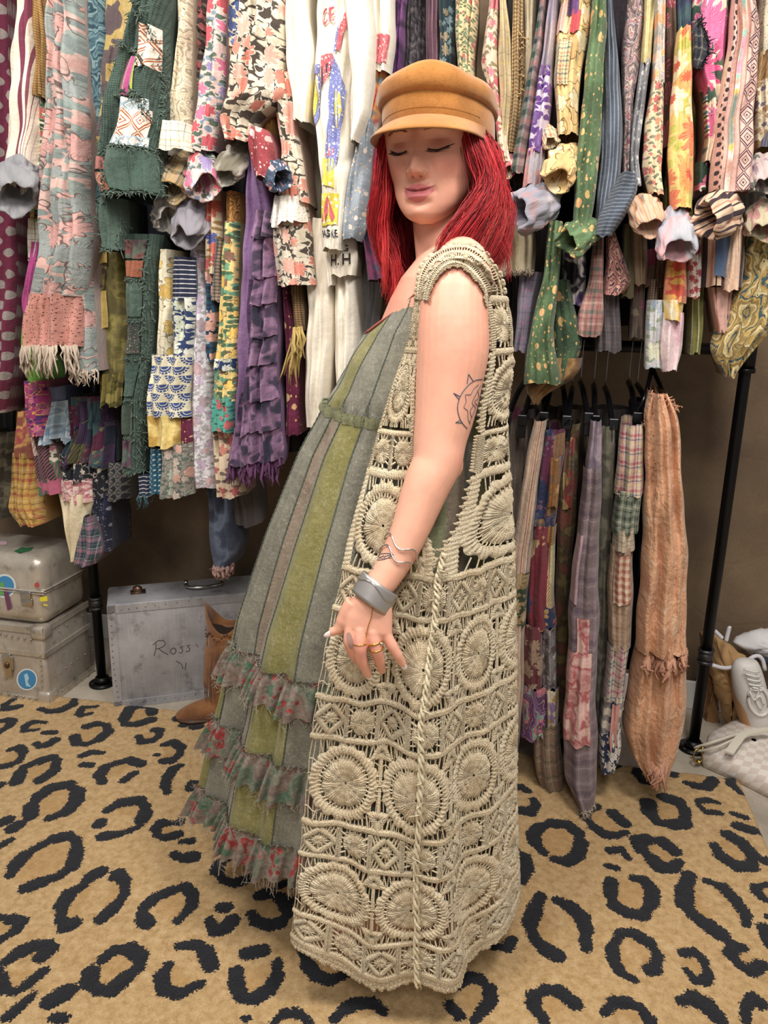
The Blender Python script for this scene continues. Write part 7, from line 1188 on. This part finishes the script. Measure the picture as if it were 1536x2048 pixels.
# bodice
def topz(ph):
    a = np.abs(np.mod(ph+math.pi, 2*math.pi)-math.pi); return np.interp(a, [0, .25, .7, 1.2, 1.57, 1.9, 2.4, 3.14], [1.297, 1.305, 1.345, 1.385, 1.375, 1.28, 1.33, 1.36])
nbod = 18; bb_ = np.linspace(-.1, 2*math.pi-.1, nbod+1)
for i in range(nbod):
    ph = np.linspace(bb_[i], bb_[i+1], 10); vv = np.linspace(0, 1, 26); PH, VV = np.meshgrid(ph, vv); Zz = WZ(PH)-.003+(topz(PH)-WZ(PH)+.003)*VV
    mobj('bodice_panel', dress_S(PH, Zz, -.003+.006*np.clip(VV*5, 0, 1)+.003*np.sin(VV*9+PH*7)*VV).reshape(-1, 3), gridq(26, 10)[:, ::-1], None, LIN[[1, 0, 1, 1, 0, 3, 1, 2][i % 8]], dress)
    if bb_[i] < 1.7:
        zz2 = np.linspace(WZ(bb_[i]), topz(bb_[i]), 70); MB().tube(dress_S(bb_[i], zz2, .0035+.003*np.sin((zz2-WZ(bb_[i]))/(topz(bb_[i])-WZ(bb_[i]))*9+bb_[i]*7)*(zz2-WZ(bb_[i]))/(topz(bb_[i])-WZ(bb_[i]))), np.where(np.arange(70) % 2 == 0, .0007, .0016), 5).build('beaded_seam', M_bead, dress)
phs = np.linspace(0, 2*math.pi, 200)[:-1]; MB().tube(dress_S(phs, topz(phs), .003), .0022, 5, closed=True).build('neckline_binding', simple('red_binding', '#9a5148', 0.8, vary=.3), dress)
# gathered waist frill
nu = 900; ph = np.linspace(0, 2*math.pi, nu, endpoint=False); rs = np.random.RandomState(2); jit = rs.rand(nu)
V = np.array([dress_S(ph, WZ(ph)+dz, h*(1+.95*np.sin(ph*80+4*jit+2*np.sin(ph*7)))+.001) for dz, h in ((.010, .0062), (.004, .0045), (-.003, .0034), (-.010, .0002))])
mobj('waist_frill', V.reshape(-1, 3), gridq(4, nu, True), None, LIN[3], dress)
# three ruffles
t = NT('ruffle_print'); ob = t.obj(); v = t.vm('ADD', ob, t.vm('SCALE', t.noise(ob, 14, 2, out=1), .05)); nz1 = t.noise(v, 17, 2)
c = t.ramp(nz1, [(0, '#56604f'), (.40, '#6a6a5c'), (.47, '#6e5e56'), (.55, '#7b6c62'), (.62, '#83302f'), (.68, '#6f6058')]); c = t.mix(t.step(t.noise(v, 26, 2), .58, .62), c, '#48614d'); c = t.mix(t.step(t.noise(v, 31, 2), .62, .65), c, '#933634')
c = t.mix(t.ma('MULTIPLY', t.step(t.noise(ob, 90, 3), .45, .8), .4), c, '#a8a192')
M_ruf = t.fin(c, .95, 0, t.bump(t.noise(ob, 90, 4), .6, .004), Sheen_Weight=.1, Specular_IOR_Level=.15)
M_thr = simple('frayed_thread', '#b3a596', .95)
for ti, ztop in enumerate((.655, .478, .302)):
    nu = 1400; ph = np.linspace(0, 2*math.pi, nu, endpoint=False); rs = np.random.RandomState(40+ti)
    wob = fbm1(ph*5, ti, 3); pl = np.sin(ph*92+1.9*np.sin(ph*9)+ti*2)
    pl = np.sign(pl)*np.abs(pl)**.6
    hgt = .066+.006*np.sin(ph*7+ti)+.004*np.sin(ph*23)
    rowsV = []; und = 1-.75*np.clip((ph-.95)/.2, 0, 1)*np.clip((5.2-ph)/.2, 0, 1)
    for kk, (f, hh, am) in enumerate(((-.13, .009, .0030), (-.05, .0045, .0022), (.0, .0030, .0012), (.12, .0065, .0040), (.35, .0105, .0070), (.6, .0135, .0090), (.85, .0160, .0104), (1.0, .0175, .0110))):
        rowsV.append(dress_S(ph+(.012*pl*f if f > 0 else 0), ztop-hgt*f+(.002*wob if f < 0 else 0), (hh+am*(pl if f > 0 else np.sin(ph*260+wob)))*und))
    rf = mobj('ruffle', np.array(rowsV).reshape(-1, 3), gridq(8, nu, True), None, M_ruf, dress)
    m = MB()
    for k in range(260):
        a = rs.uniform(-.3, 1.9); i = int((a % (2*math.pi))/(2*math.pi)*nu) % nu; b = rowsV[-1][i]; ln = rs.uniform(.004, .014 if ti < 2 else .03)
        m.tube([b, b+[rs.normal(0, .003), rs.normal(0, .003)-.001, -ln*.5], b+[rs.normal(0, .006), rs.normal(0, .005)-.002, -ln]], .00035, 3, cap=False)
        if k % 2 == 0:
            b = rowsV[0][i]; m.tube([b, b+[rs.normal(0, .005), rs.normal(0, .003)-.004, rs.uniform(-.006, .008)], b+[rs.normal(0, .01), -.004, rs.uniform(-.02, .004)]], .0003, 3, cap=False)
    tag(m.build('frayed_edge', M_thr, rf), kind='stuff')

# ================================================================== crochet vest
LEFT = [(838, 560), (828, 620), (812, 700), (790, 760), (762, 850), (738, 940), (716, 1020), (702, 1080), (690, 1150), (672, 1230), (660, 1300), (650, 1370), (642, 1450), (636, 1520), (630, 1600), (624, 1680), (616, 1760), (611, 1830), (604, 1905)]
RYv = lambda z: np.interp(z, [.05, .3, .5, .74, .9, 1.0, 1.1, 1.25, 1.42], [.325, .307, .290, .262, .243, .226, .207, .192, .172])
PS0 = math.radians(48); EXV = .8
la = np.array(LEFT, float); zg = np.linspace(1.4, .1, len(la))
for _ in range(6):
    lp = P(la[:, 0], la[:, 1], YC-RYv(zg)*math.sin(PS0)**EXV); zg = lp[:, 2]
Xl = lambda z: np.interp(z, lp[::-1, 2], lp[::-1, 0])
WRAP = 1.22
def vest_S(s, z, h=0.0):
    s, z, h = np.broadcast_arrays(np.asarray(s, float), np.asarray(z, float), np.asarray(h, float))
    ps = PS0+s*(math.pi-PS0); c, sn = np.cos(ps), np.sin(ps)
    rx = (Xr(z)-Xl(z))/(1+math.cos(PS0)); xc = Xr(z)-rx; ry = RYv(z)
    A = np.interp(z, [.05, .5, .85, 1.1, 1.3], [.022, .017, .010, .004, 0])
    k = A*(.9*np.sin(s*15.5+.9+.6*np.sin(z*3))+.45*np.sin(s*28+z*4)+.25*np.clip((.75-s)*4, -1, 1))
    # fold pinched by the hand
    k = k+.016*np.exp(-((s-.36)/.035)**2)*np.interp(z, [.35, .6, .72, .78], [0, .8, 1, 0])-.018*np.exp(-((s-.24)/.05)**2)*np.interp(z, [.3, .55, .7, .8], [0, .8, 1, 0])
    zz = z+.018*np.interp(z, [.1, .4], [1, 0])+.045*np.interp(z, [.1, .4], [1, 0])*np.exp(-(s/.13)**2)+.085*np.interp(z, [.1, .5], [1, 0])*np.clip((s-.72)/.4, 0, 1)**1.3-.034*np.interp(z, [.09, .2, .45], [1, .7, 0])*np.abs(np.sin(s*9.2-.55))**1.5+.012*np.interp(z, [.09, .3], [1, 0])
    nx, ny = -c, -np.sign(sn)*np.abs(sn)**.9; nn = np.sqrt(nx*nx+ny*ny)+1e-9
    return np.stack([xc-rx*c+nx/nn*(k+h), YC-ry*np.sign(sn)*np.abs(sn)**EXV+ny/nn*(k+h), zz], -1)
t = NT('cream_yarn'); ob = t.obj(); c = t.mix(t.step(t.noise(ob, 20, 4), .3, .7), '#dfcaa6', '#f6e6c6'); st_ = t.vor(ob, 520, 1.0, 'F1', '3D').outputs['Distance']
c = t.mix(t.ma('MULTIPLY', t.step(st_, .5, .8), .3), c, '#b09c76')
wv_ = t.noise(ob, 650, 3)
M_yarn = t.fin(c, .95, 0, t.bump(t.ma('SUBTRACT', wv_, st_), .9, .0028), Sheen_Weight=.2, Specular_IOR_Level=.15)
vest = thing('vest', None, None); vest.parent = person; vest.matrix_parent_inverse = Matrix.Translation(-Vector(WLOC[person.name])); WLOC[vest.name] = (0, 0, 0)
def polar(mb, fn, cx0, cy0, r0f, r1f, nr, na, hf_, sx=1.0, sy=1.0):
    th = np.arange(na)/na*2*math.pi; u = np.linspace(0, 1, nr)[:, None]
    r = r0f(th)[None]+(r1f(th)-r0f(th))[None]*u
    x = cx0+sx*r*np.sin(th)[None]; y = cy0+sy*r*np.cos(th)[None]
    h = hf_(u*np.ones_like(r), np.tile(th, (nr, 1)), r)
    mb.add(fn(x, y, h).reshape(-1, 3), gridq(nr, na, True))
def rope(mb, fn, pts, wd, nb=None, amp=.0014, thick=.0035):
    """flat braided strip along local pts (unit cell), wd in local units"""
    p = spline(pts, max(8, len(pts)*7)); d = np.gradient(p, axis=0); d /= np.linalg.norm(d, axis=1)[:, None]+1e-9; nrm = np.stack([-d[:, 1], d[:, 0]], -1)
    n = len(p)*4; pi = np.linspace(0, len(p)-1, n); P2 = np.stack([np.interp(pi, np.arange(len(p)), p[:, k]) for k in (0, 1)], -1); N2 = np.stack([np.interp(pi, np.arange(len(p)), nrm[:, k]) for k in (0, 1)], -1)
    u = np.linspace(-1, 1, 6)[:, None]; t_ = np.arange(n)[None]
    x = P2[None, :, 0]+N2[None, :, 0]*u*wd*(1+.12*np.sin(t_*1.57)); y = P2[None, :, 1]+N2[None, :, 1]*u*wd*(1+.12*np.sin(t_*1.57))
    h = thick*(1-np.abs(u)**3)+amp*np.sin(t_*1.57+u*2.2)
    mb.add(fn(x, y, h*np.ones_like(x)).reshape(-1, 3), gridq(6, n))
def thread(mb, fn, a, b, r=.0010):
    u = np.linspace(0, 1, 4); p = fn(a[0]+(b[0]-a[0])*u, a[1]+(b[1]-a[1])*u, .0012+0*u); mb.tube(p, r, 4, cap=False)
def rosette(mb, fn, cx0, cy0, R, pet=12, sx=1, sy=1, dome=.005, na=192, rows=8, ridge=None):
    ridge = ridge or na//4
    polar(mb, fn, cx0, cy0, lambda th: 0*th+R*.05, lambda th: R*(.93+.09*np.abs(np.sin(th*pet/2))), rows, na,
          lambda u, th, r: dome*(1-u**3)*.4+dome*.9*np.abs(np.sin(th*pet/2))**.6*u*(1-u**6)+.0013*np.sin(th*ridge)*np.clip(u*2.2, 0, 1)+.001*np.sin(u*19)-.002*u**8, sx, sy)
def big_cell(fn, seed, name='medallion'):
    mb = MB(); rs = np.random.RandomState(seed); na = 220; R = .325; sx = .97
    rosette(mb, fn, 0, 0, R, 12, sx, 1, .0055, na, 8)
    polar(mb, fn, 0, 0, lambda th: .350+0*th, lambda th: .455+.04*np.abs(np.sin(th*9)), 7, na, lambda u, th, r: .004*(1-np.abs(2*u-1)**3)+.0013*np.sin(th*50+u*5)+.0018*np.exp(-((u-.45)/.12)**2)*np.sin(th*50+1.5), sx, 1)
    for k in range(40):
        a = k/40*6.283+rs.uniform(-.03, .03); thread(mb, fn, (sx*R*.96*math.sin(a), R*.96*math.cos(a)), (sx*.362*math.sin(a+.02), .362*math.cos(a+.02)), .0017)
    for sy_ in (-1, 1):
        polar(mb, fn, .5, sy_*.405, lambda th: .012+0*th, lambda th: .115/(np.maximum(.5, np.cos((np.mod(th*1+ (0 if sy_ < 0 else math.pi)+math.pi/3, 2*math.pi/3))-math.pi/3))*1.25), 5, 60, lambda u, th, r: .003*(1-np.abs(2*u-1)**3)+.0012*np.sin(th*18+u*3), 1.15, 1)
        for k in range(4): thread(mb, fn, (.43+k*.047, sy_*.445), (.42+k*.052, sy_*.51), .0017)
        for k in range(3): thread(mb, fn, (.487+k*.013, sy_*.34), (.487+k*.013, sy_*.02), .0017)
        for k in (-1, 1): thread(mb, fn, (k*.27, sy_*.40), (k*.29, sy_*.51), .0017); thread(mb, fn, (k*.33, sy_*.36), (k*.37, sy_*.51), .0017); thread(mb, fn, (k*.22, sy_*.43), (k*.23, sy_*.51), .001)
        for k in (-.1, -.04, .04, .1): thread(mb, fn, (k, sy_*.46), (k, sy_*.51), .0018)
    for k in range(5): yk = -.12+k*.06; thread(mb, fn, (sx*.455, yk), (.53, yk), .0018)
    mb.build(name, M_yarn, vest)
def small_cell(fn, seed, kind):
    mb = MB()
    if kind == 0:
        rosette(mb, fn, 0, 0, .42, 8, .98, 1, .004, 128, 6)
        for k in range(16): a = k/16*6.283; thread(mb, fn, (.40*math.sin(a), .40*math.cos(a)), (.54*math.sin(a)*(1.2 if abs(math.sin(2*a)) > .8 else 1), .54*math.cos(a)), .0018)
    else:
        rosette(mb, fn, 0, 0, .19, 6, 1, 1, .003, 64, 4)
        rope(mb, fn, [(0, .42), (.22, .22), (.38, 0), (.22, -.22), (0, -.42), (-.22, -.22), (-.38, 0), (-.22, .22), (0, .42)], .085)
        for k in range(12): a = k/12*6.283; thread(mb, fn, (.14*math.sin(a), .14*math.cos(a)), (.29*math.sin(a), .29*math.cos(a)), .0009)
        for sx_ in (-1, 1):
            for sy_ in (-1, 1):
                for k in range(3): thread(mb, fn, (sx_*(.18+.08*k), sy_*(.30-.06*k)), (sx_*(.26+.10*k), sy_*.52), .0016)
    rope(mb, fn, [(.5, -.5), (.5, -.2), (.5, .2), (.5, .5)], .085)
    mb.build('small_motif', M_yarn, vest)
def cellfn(sa, sb, za, zb):
    return lambda x, y, h: vest_S(sa+(np.asarray(x)+.5)*(sb-sa), za+(np.asarray(y)+.5)*(zb-za), h)
def hband(z, wd, s0=0.0, s1=WRAP, name='braided_band'):
    n = int(900*(s1-s0)); s = np.linspace(s0, s1, n)[None]; u = np.linspace(-1, 1, 8)[:, None]; t_ = np.arange(n)[None]
    zz = z+u*wd*(1+.22*np.sin(t_*1.2))+.0012*np.sin(s*60+z*50); h = .0045*(1-np.abs(u)**3)+.0014*np.sin(t_*1.5+np.abs(u)*3.0)-.0016*np.exp(-(u/.16)**2)
    mobj(name, vest_S(s*np.ones_like(zz), zz, h).reshape(-1, 3), gridq(8, n), None, M_yarn, vest)
NC = 5
for (za, zb, kind) in ((.122, .182, 's'), (.194, .338, 'b'), (.350, .412, 's'), (.424, .580, 'b'), (.592, .654, 's'), (.666, .820, 'b'), (.832, .892, 's')):
    nc = NC if kind == 'b' else 2*NC+1
    for i in range(nc):
        fn = cellfn(i/nc*WRAP, (i+1)/nc*WRAP, za, zb)
        if kind == 'b': big_cell(fn, i)
        else: small_cell(fn, i, (i+1) % 2)
for z, wd in ((.188, .0065), (.344, .0060), (.418, .0060), (.586, .0060), (.660, .0060), (.826, .0060), (.898, .0065), (.116, .008)): hband(z, wd)
for za, zb in ((.122, .182), (.194, .338), (.350, .412), (.424, .580), (.592, .654), (.666, .820), (.832, .892)):
    mb = MB(); rs = np.random.RandomState(int(za*1000))
    for k in range(84):
        s_ = k/84*WRAP+rs.uniform(-.002, .002); z_ = np.linspace(za-.004, zb+.004, 14); mb.tube(vest_S(s_+.0018*np.sin(z_*90+k), z_, -.0015+rs.uniform(-.001, .001)), .0012, 4, cap=False)
    for z0 in np.arange(za+.020, zb-.008, .032):
        s_ = np.linspace(0, WRAP, 220); mb.tube(vest_S(s_, z0+.0035*np.sin(s_*150)+.002*np.sin(s_*47+z0*90), -.001), .0013, 4, cap=False)
    tag(mb.build('thread_net', M_yarn, vest), kind='stuff')
# scalloped hem
mb = MB(); rs = np.random.RandomState(8)
for k in range(95):
    s = k/95*WRAP; fn = cellfn(s-.010, s+.010, .088, .116); rosette(mb, fn, 0, rs.uniform(-.15, .1), .55, 4, 1, rs.uniform(.8, 1.2), .003, 40, 4)
mb.build('scalloped_hem', M_yarn, vest)
# arm opening: inner edges as (s, z)
sg_, zg_ = np.meshgrid(np.linspace(0, 1, 160), np.linspace(.85, 1.42, 160)); pg = proj(vest_S(sg_, zg_))
def sz_of(px, py): i = np.argmin(((pg-[px, py])**2).sum(-1)); return sg_.ravel()[i], zg_.ravel()[i]
inl = np.array([sz_of(*p) for p in [(858, 575), (848, 620), (840, 680), (832, 740), (828, 820), (828, 900), (838, 1000), (855, 1080), (866, 1104)]]); inr = np.array([sz_of(*p) for p in [(970, 590), (978, 630), (984, 680), (982, 720), (970, 790), (960, 860), (952, 930), (936, 1000), (918, 1060), (892, 1096)]])
o1 = np.argsort(inl[:, 1]); o2 = np.argsort(inr[:, 1])
SLi = lambda z: np.interp(z, inl[o1, 1], inl[o1, 0]); SRi = lambda z: np.interp(z, inr[o2, 1], inr[o2, 0])
def bandfn(side, za, zb):
    def f(x, y, h):
        z = za+(np.asarray(y)+.5)*(zb-za); a, b = (0*z, SLi(z)) if side == 0 else (SRi(z), 0*z+(WRAP if zb < 1.2 else 1.1)); return vest_S(a+(np.asarray(x)+.5)*(b-a), z, h)
    return f
def halves(f, x0, x1): return lambda x, y, h: f(x0+(np.asarray(x)+.5)*(x1-x0)-.0, y, h)
for side in (0, 1):
    for j, (za, zb) in enumerate(((.905, 1.06), (1.078, 1.135), (1.15, 1.27), (1.285, 1.36))):
        f = bandfn(side, za, zb)
        if j in (0, 2): big_cell(halves(f, -.5, .42), 50+j+side)
        else: small_cell(halves(f, -.5, 0), 1, 0); small_cell(halves(f, 0, .5), 1, side)
        mb = MB(); rope(mb, f, [(-.5, .56), (-.2, .56), (.2, .56), (.5, .56)], .055 if zb-za > .1 else .09); 
        rope(mb, f, [(-.47, -.56), (-.47, 0), (-.47, .56)], .05); rope(mb, f, [(.47, -.56), (.47, 0), (.47, .56)], .055)
        rs = np.random.RandomState(77+j)
        for k in range(12):
            yk = -.5+k/11; xe = .50 if side == 0 else -.50
            rosette(mb, f, xe, yk, .05, 4, 1, 1.0*(.06/(zb-za)), .004, 28, 3)
        mb.build('edging', M_yarn, vest)
# shoulder piece over the top of the arm
SH = np.array([(843, 600, 1.318, 12), (846, 575, 1.325, 15), (856, 545, 1.335, 19), (876, 521, 1.352, 20), (905, 509, 1.365, 21), (938, 512, 1.37, 24), (966, 535, 1.37, 24), (986, 570, 1.36, 20), (994, 610, 1.35, 18)], float)
sp_ = spline(SH, 150); dpx = np.gradient(sp_[:, :2], axis=0); dpx /= np.linalg.norm(dpx, axis=1)[:, None]; npx = np.stack([dpx[:, 1], -dpx[:, 0]], -1)
def sh_fn(x, y, h):
    i = (np.asarray(x)+.5)*149; g = [np.interp(i, np.arange(150), a) for a in (sp_[:, 0], sp_[:, 1], sp_[:, 2], sp_[:, 3], npx[:, 0], npx[:, 1])]
    k = np.asarray(y)*2; px, py = g[0]+g[4]*g[3]*k, g[1]+g[5]*g[3]*k; hh = np.asarray(h)*np.ones_like(px); out = np.empty(px.shape+(3,))
    for ix in np.ndindex(px.shape):
        d = Vector(ray(float(px[ix]), float(py[ix]))); d.normalize(); r_ = BVH.ray_cast(Vector(CAM), d, 1.62); dist = r_[3] if r_[0] is not None else 1.47
        out[ix] = CAM+np.array(d)*(min(dist, 1.47)-.007-hh[ix])
    return out
mb = MB()
for yk, wd in ((-.42, .07), (-.18, .07), (.08, .07), (.34, .08)): rope(mb, sh_fn, [(-.5, yk), (-.25, yk), (0, yk+.03), (.25, yk), (.5, yk)], wd, thick=.005)
rs = np.random.RandomState(5)
for k in range(46):
    xk = -.49+k/45*.98; rosette(mb, sh_fn, xk, -.50+rs.uniform(-.05, .03), .10, 5, .17, 1.1, .006, 40, 4, 10)
    if k % 2 == 0: rosette(mb, sh_fn, xk, .44+rs.uniform(-.05, .1), .11, 5, .2, 1.2, .006, 40, 4, 10)
for k in range(60): xk = -.49+k/59*.98; thread(mb, sh_fn, (xk, -.42), (xk+.01, .36), .0012)
for k in range(9): xk = -.4+k*.1; rosette(mb, sh_fn, xk, .02, .16, 6, .2, 1.2, .008, 60, 5, 15)
mb.build('shoulder_piece', M_yarn, vest)
# side seam cord
def on_vest(px, py):
    sgr = np.linspace(0, 1, 140); 
    zr = np.linspace(.06, .97, 140); S_, Z_ = np.meshgrid(sgr, zr); q = proj(vest_S(S_, Z_)); i = np.argmin(((q-[px, py])**2).sum(-1)); return S_.ravel()[i], Z_.ravel()[i]
ck = [(884, 1108), (876, 1150), (872, 1200), (866, 1260), (856, 1320), (848, 1390), (842, 1450), (840, 1520), (836, 1600), (834, 1680), (830, 1760), (832, 1840), (831, 1900), (832, 1962)]
sz = np.array([on_vest(*p) for p in ck]); q = spline(sz, 200); rs = np.random.RandomState(9)
pc_ = vest_S(q[:, 0], q[:, 1], .010); mb = MB()
for k in range(3):
    a = np.arange(200)*.55+k*2.09; off = np.stack([np.cos(a)*.0038, np.sin(a)*.003, 0*a], -1); mb.tube(pc_+off+rs.normal(0, .0006, (200, 3)), .0030*(1+.25*np.sin(np.arange(200)*.9+k)), 6)
for k in range(60):
    i = rs.randint(2, 198); b = pc_[i]; mb.tube([b, b+rs.normal(0, .005, 3)+[0, -.004, 0], b+rs.normal(0, .007, 3)+[0, -.003, -.006]], .0013, 4)
mb.build('seam_cord', simple('cream_cord', '#cfc2a4', .95, bs=500, bst=.6), vest)
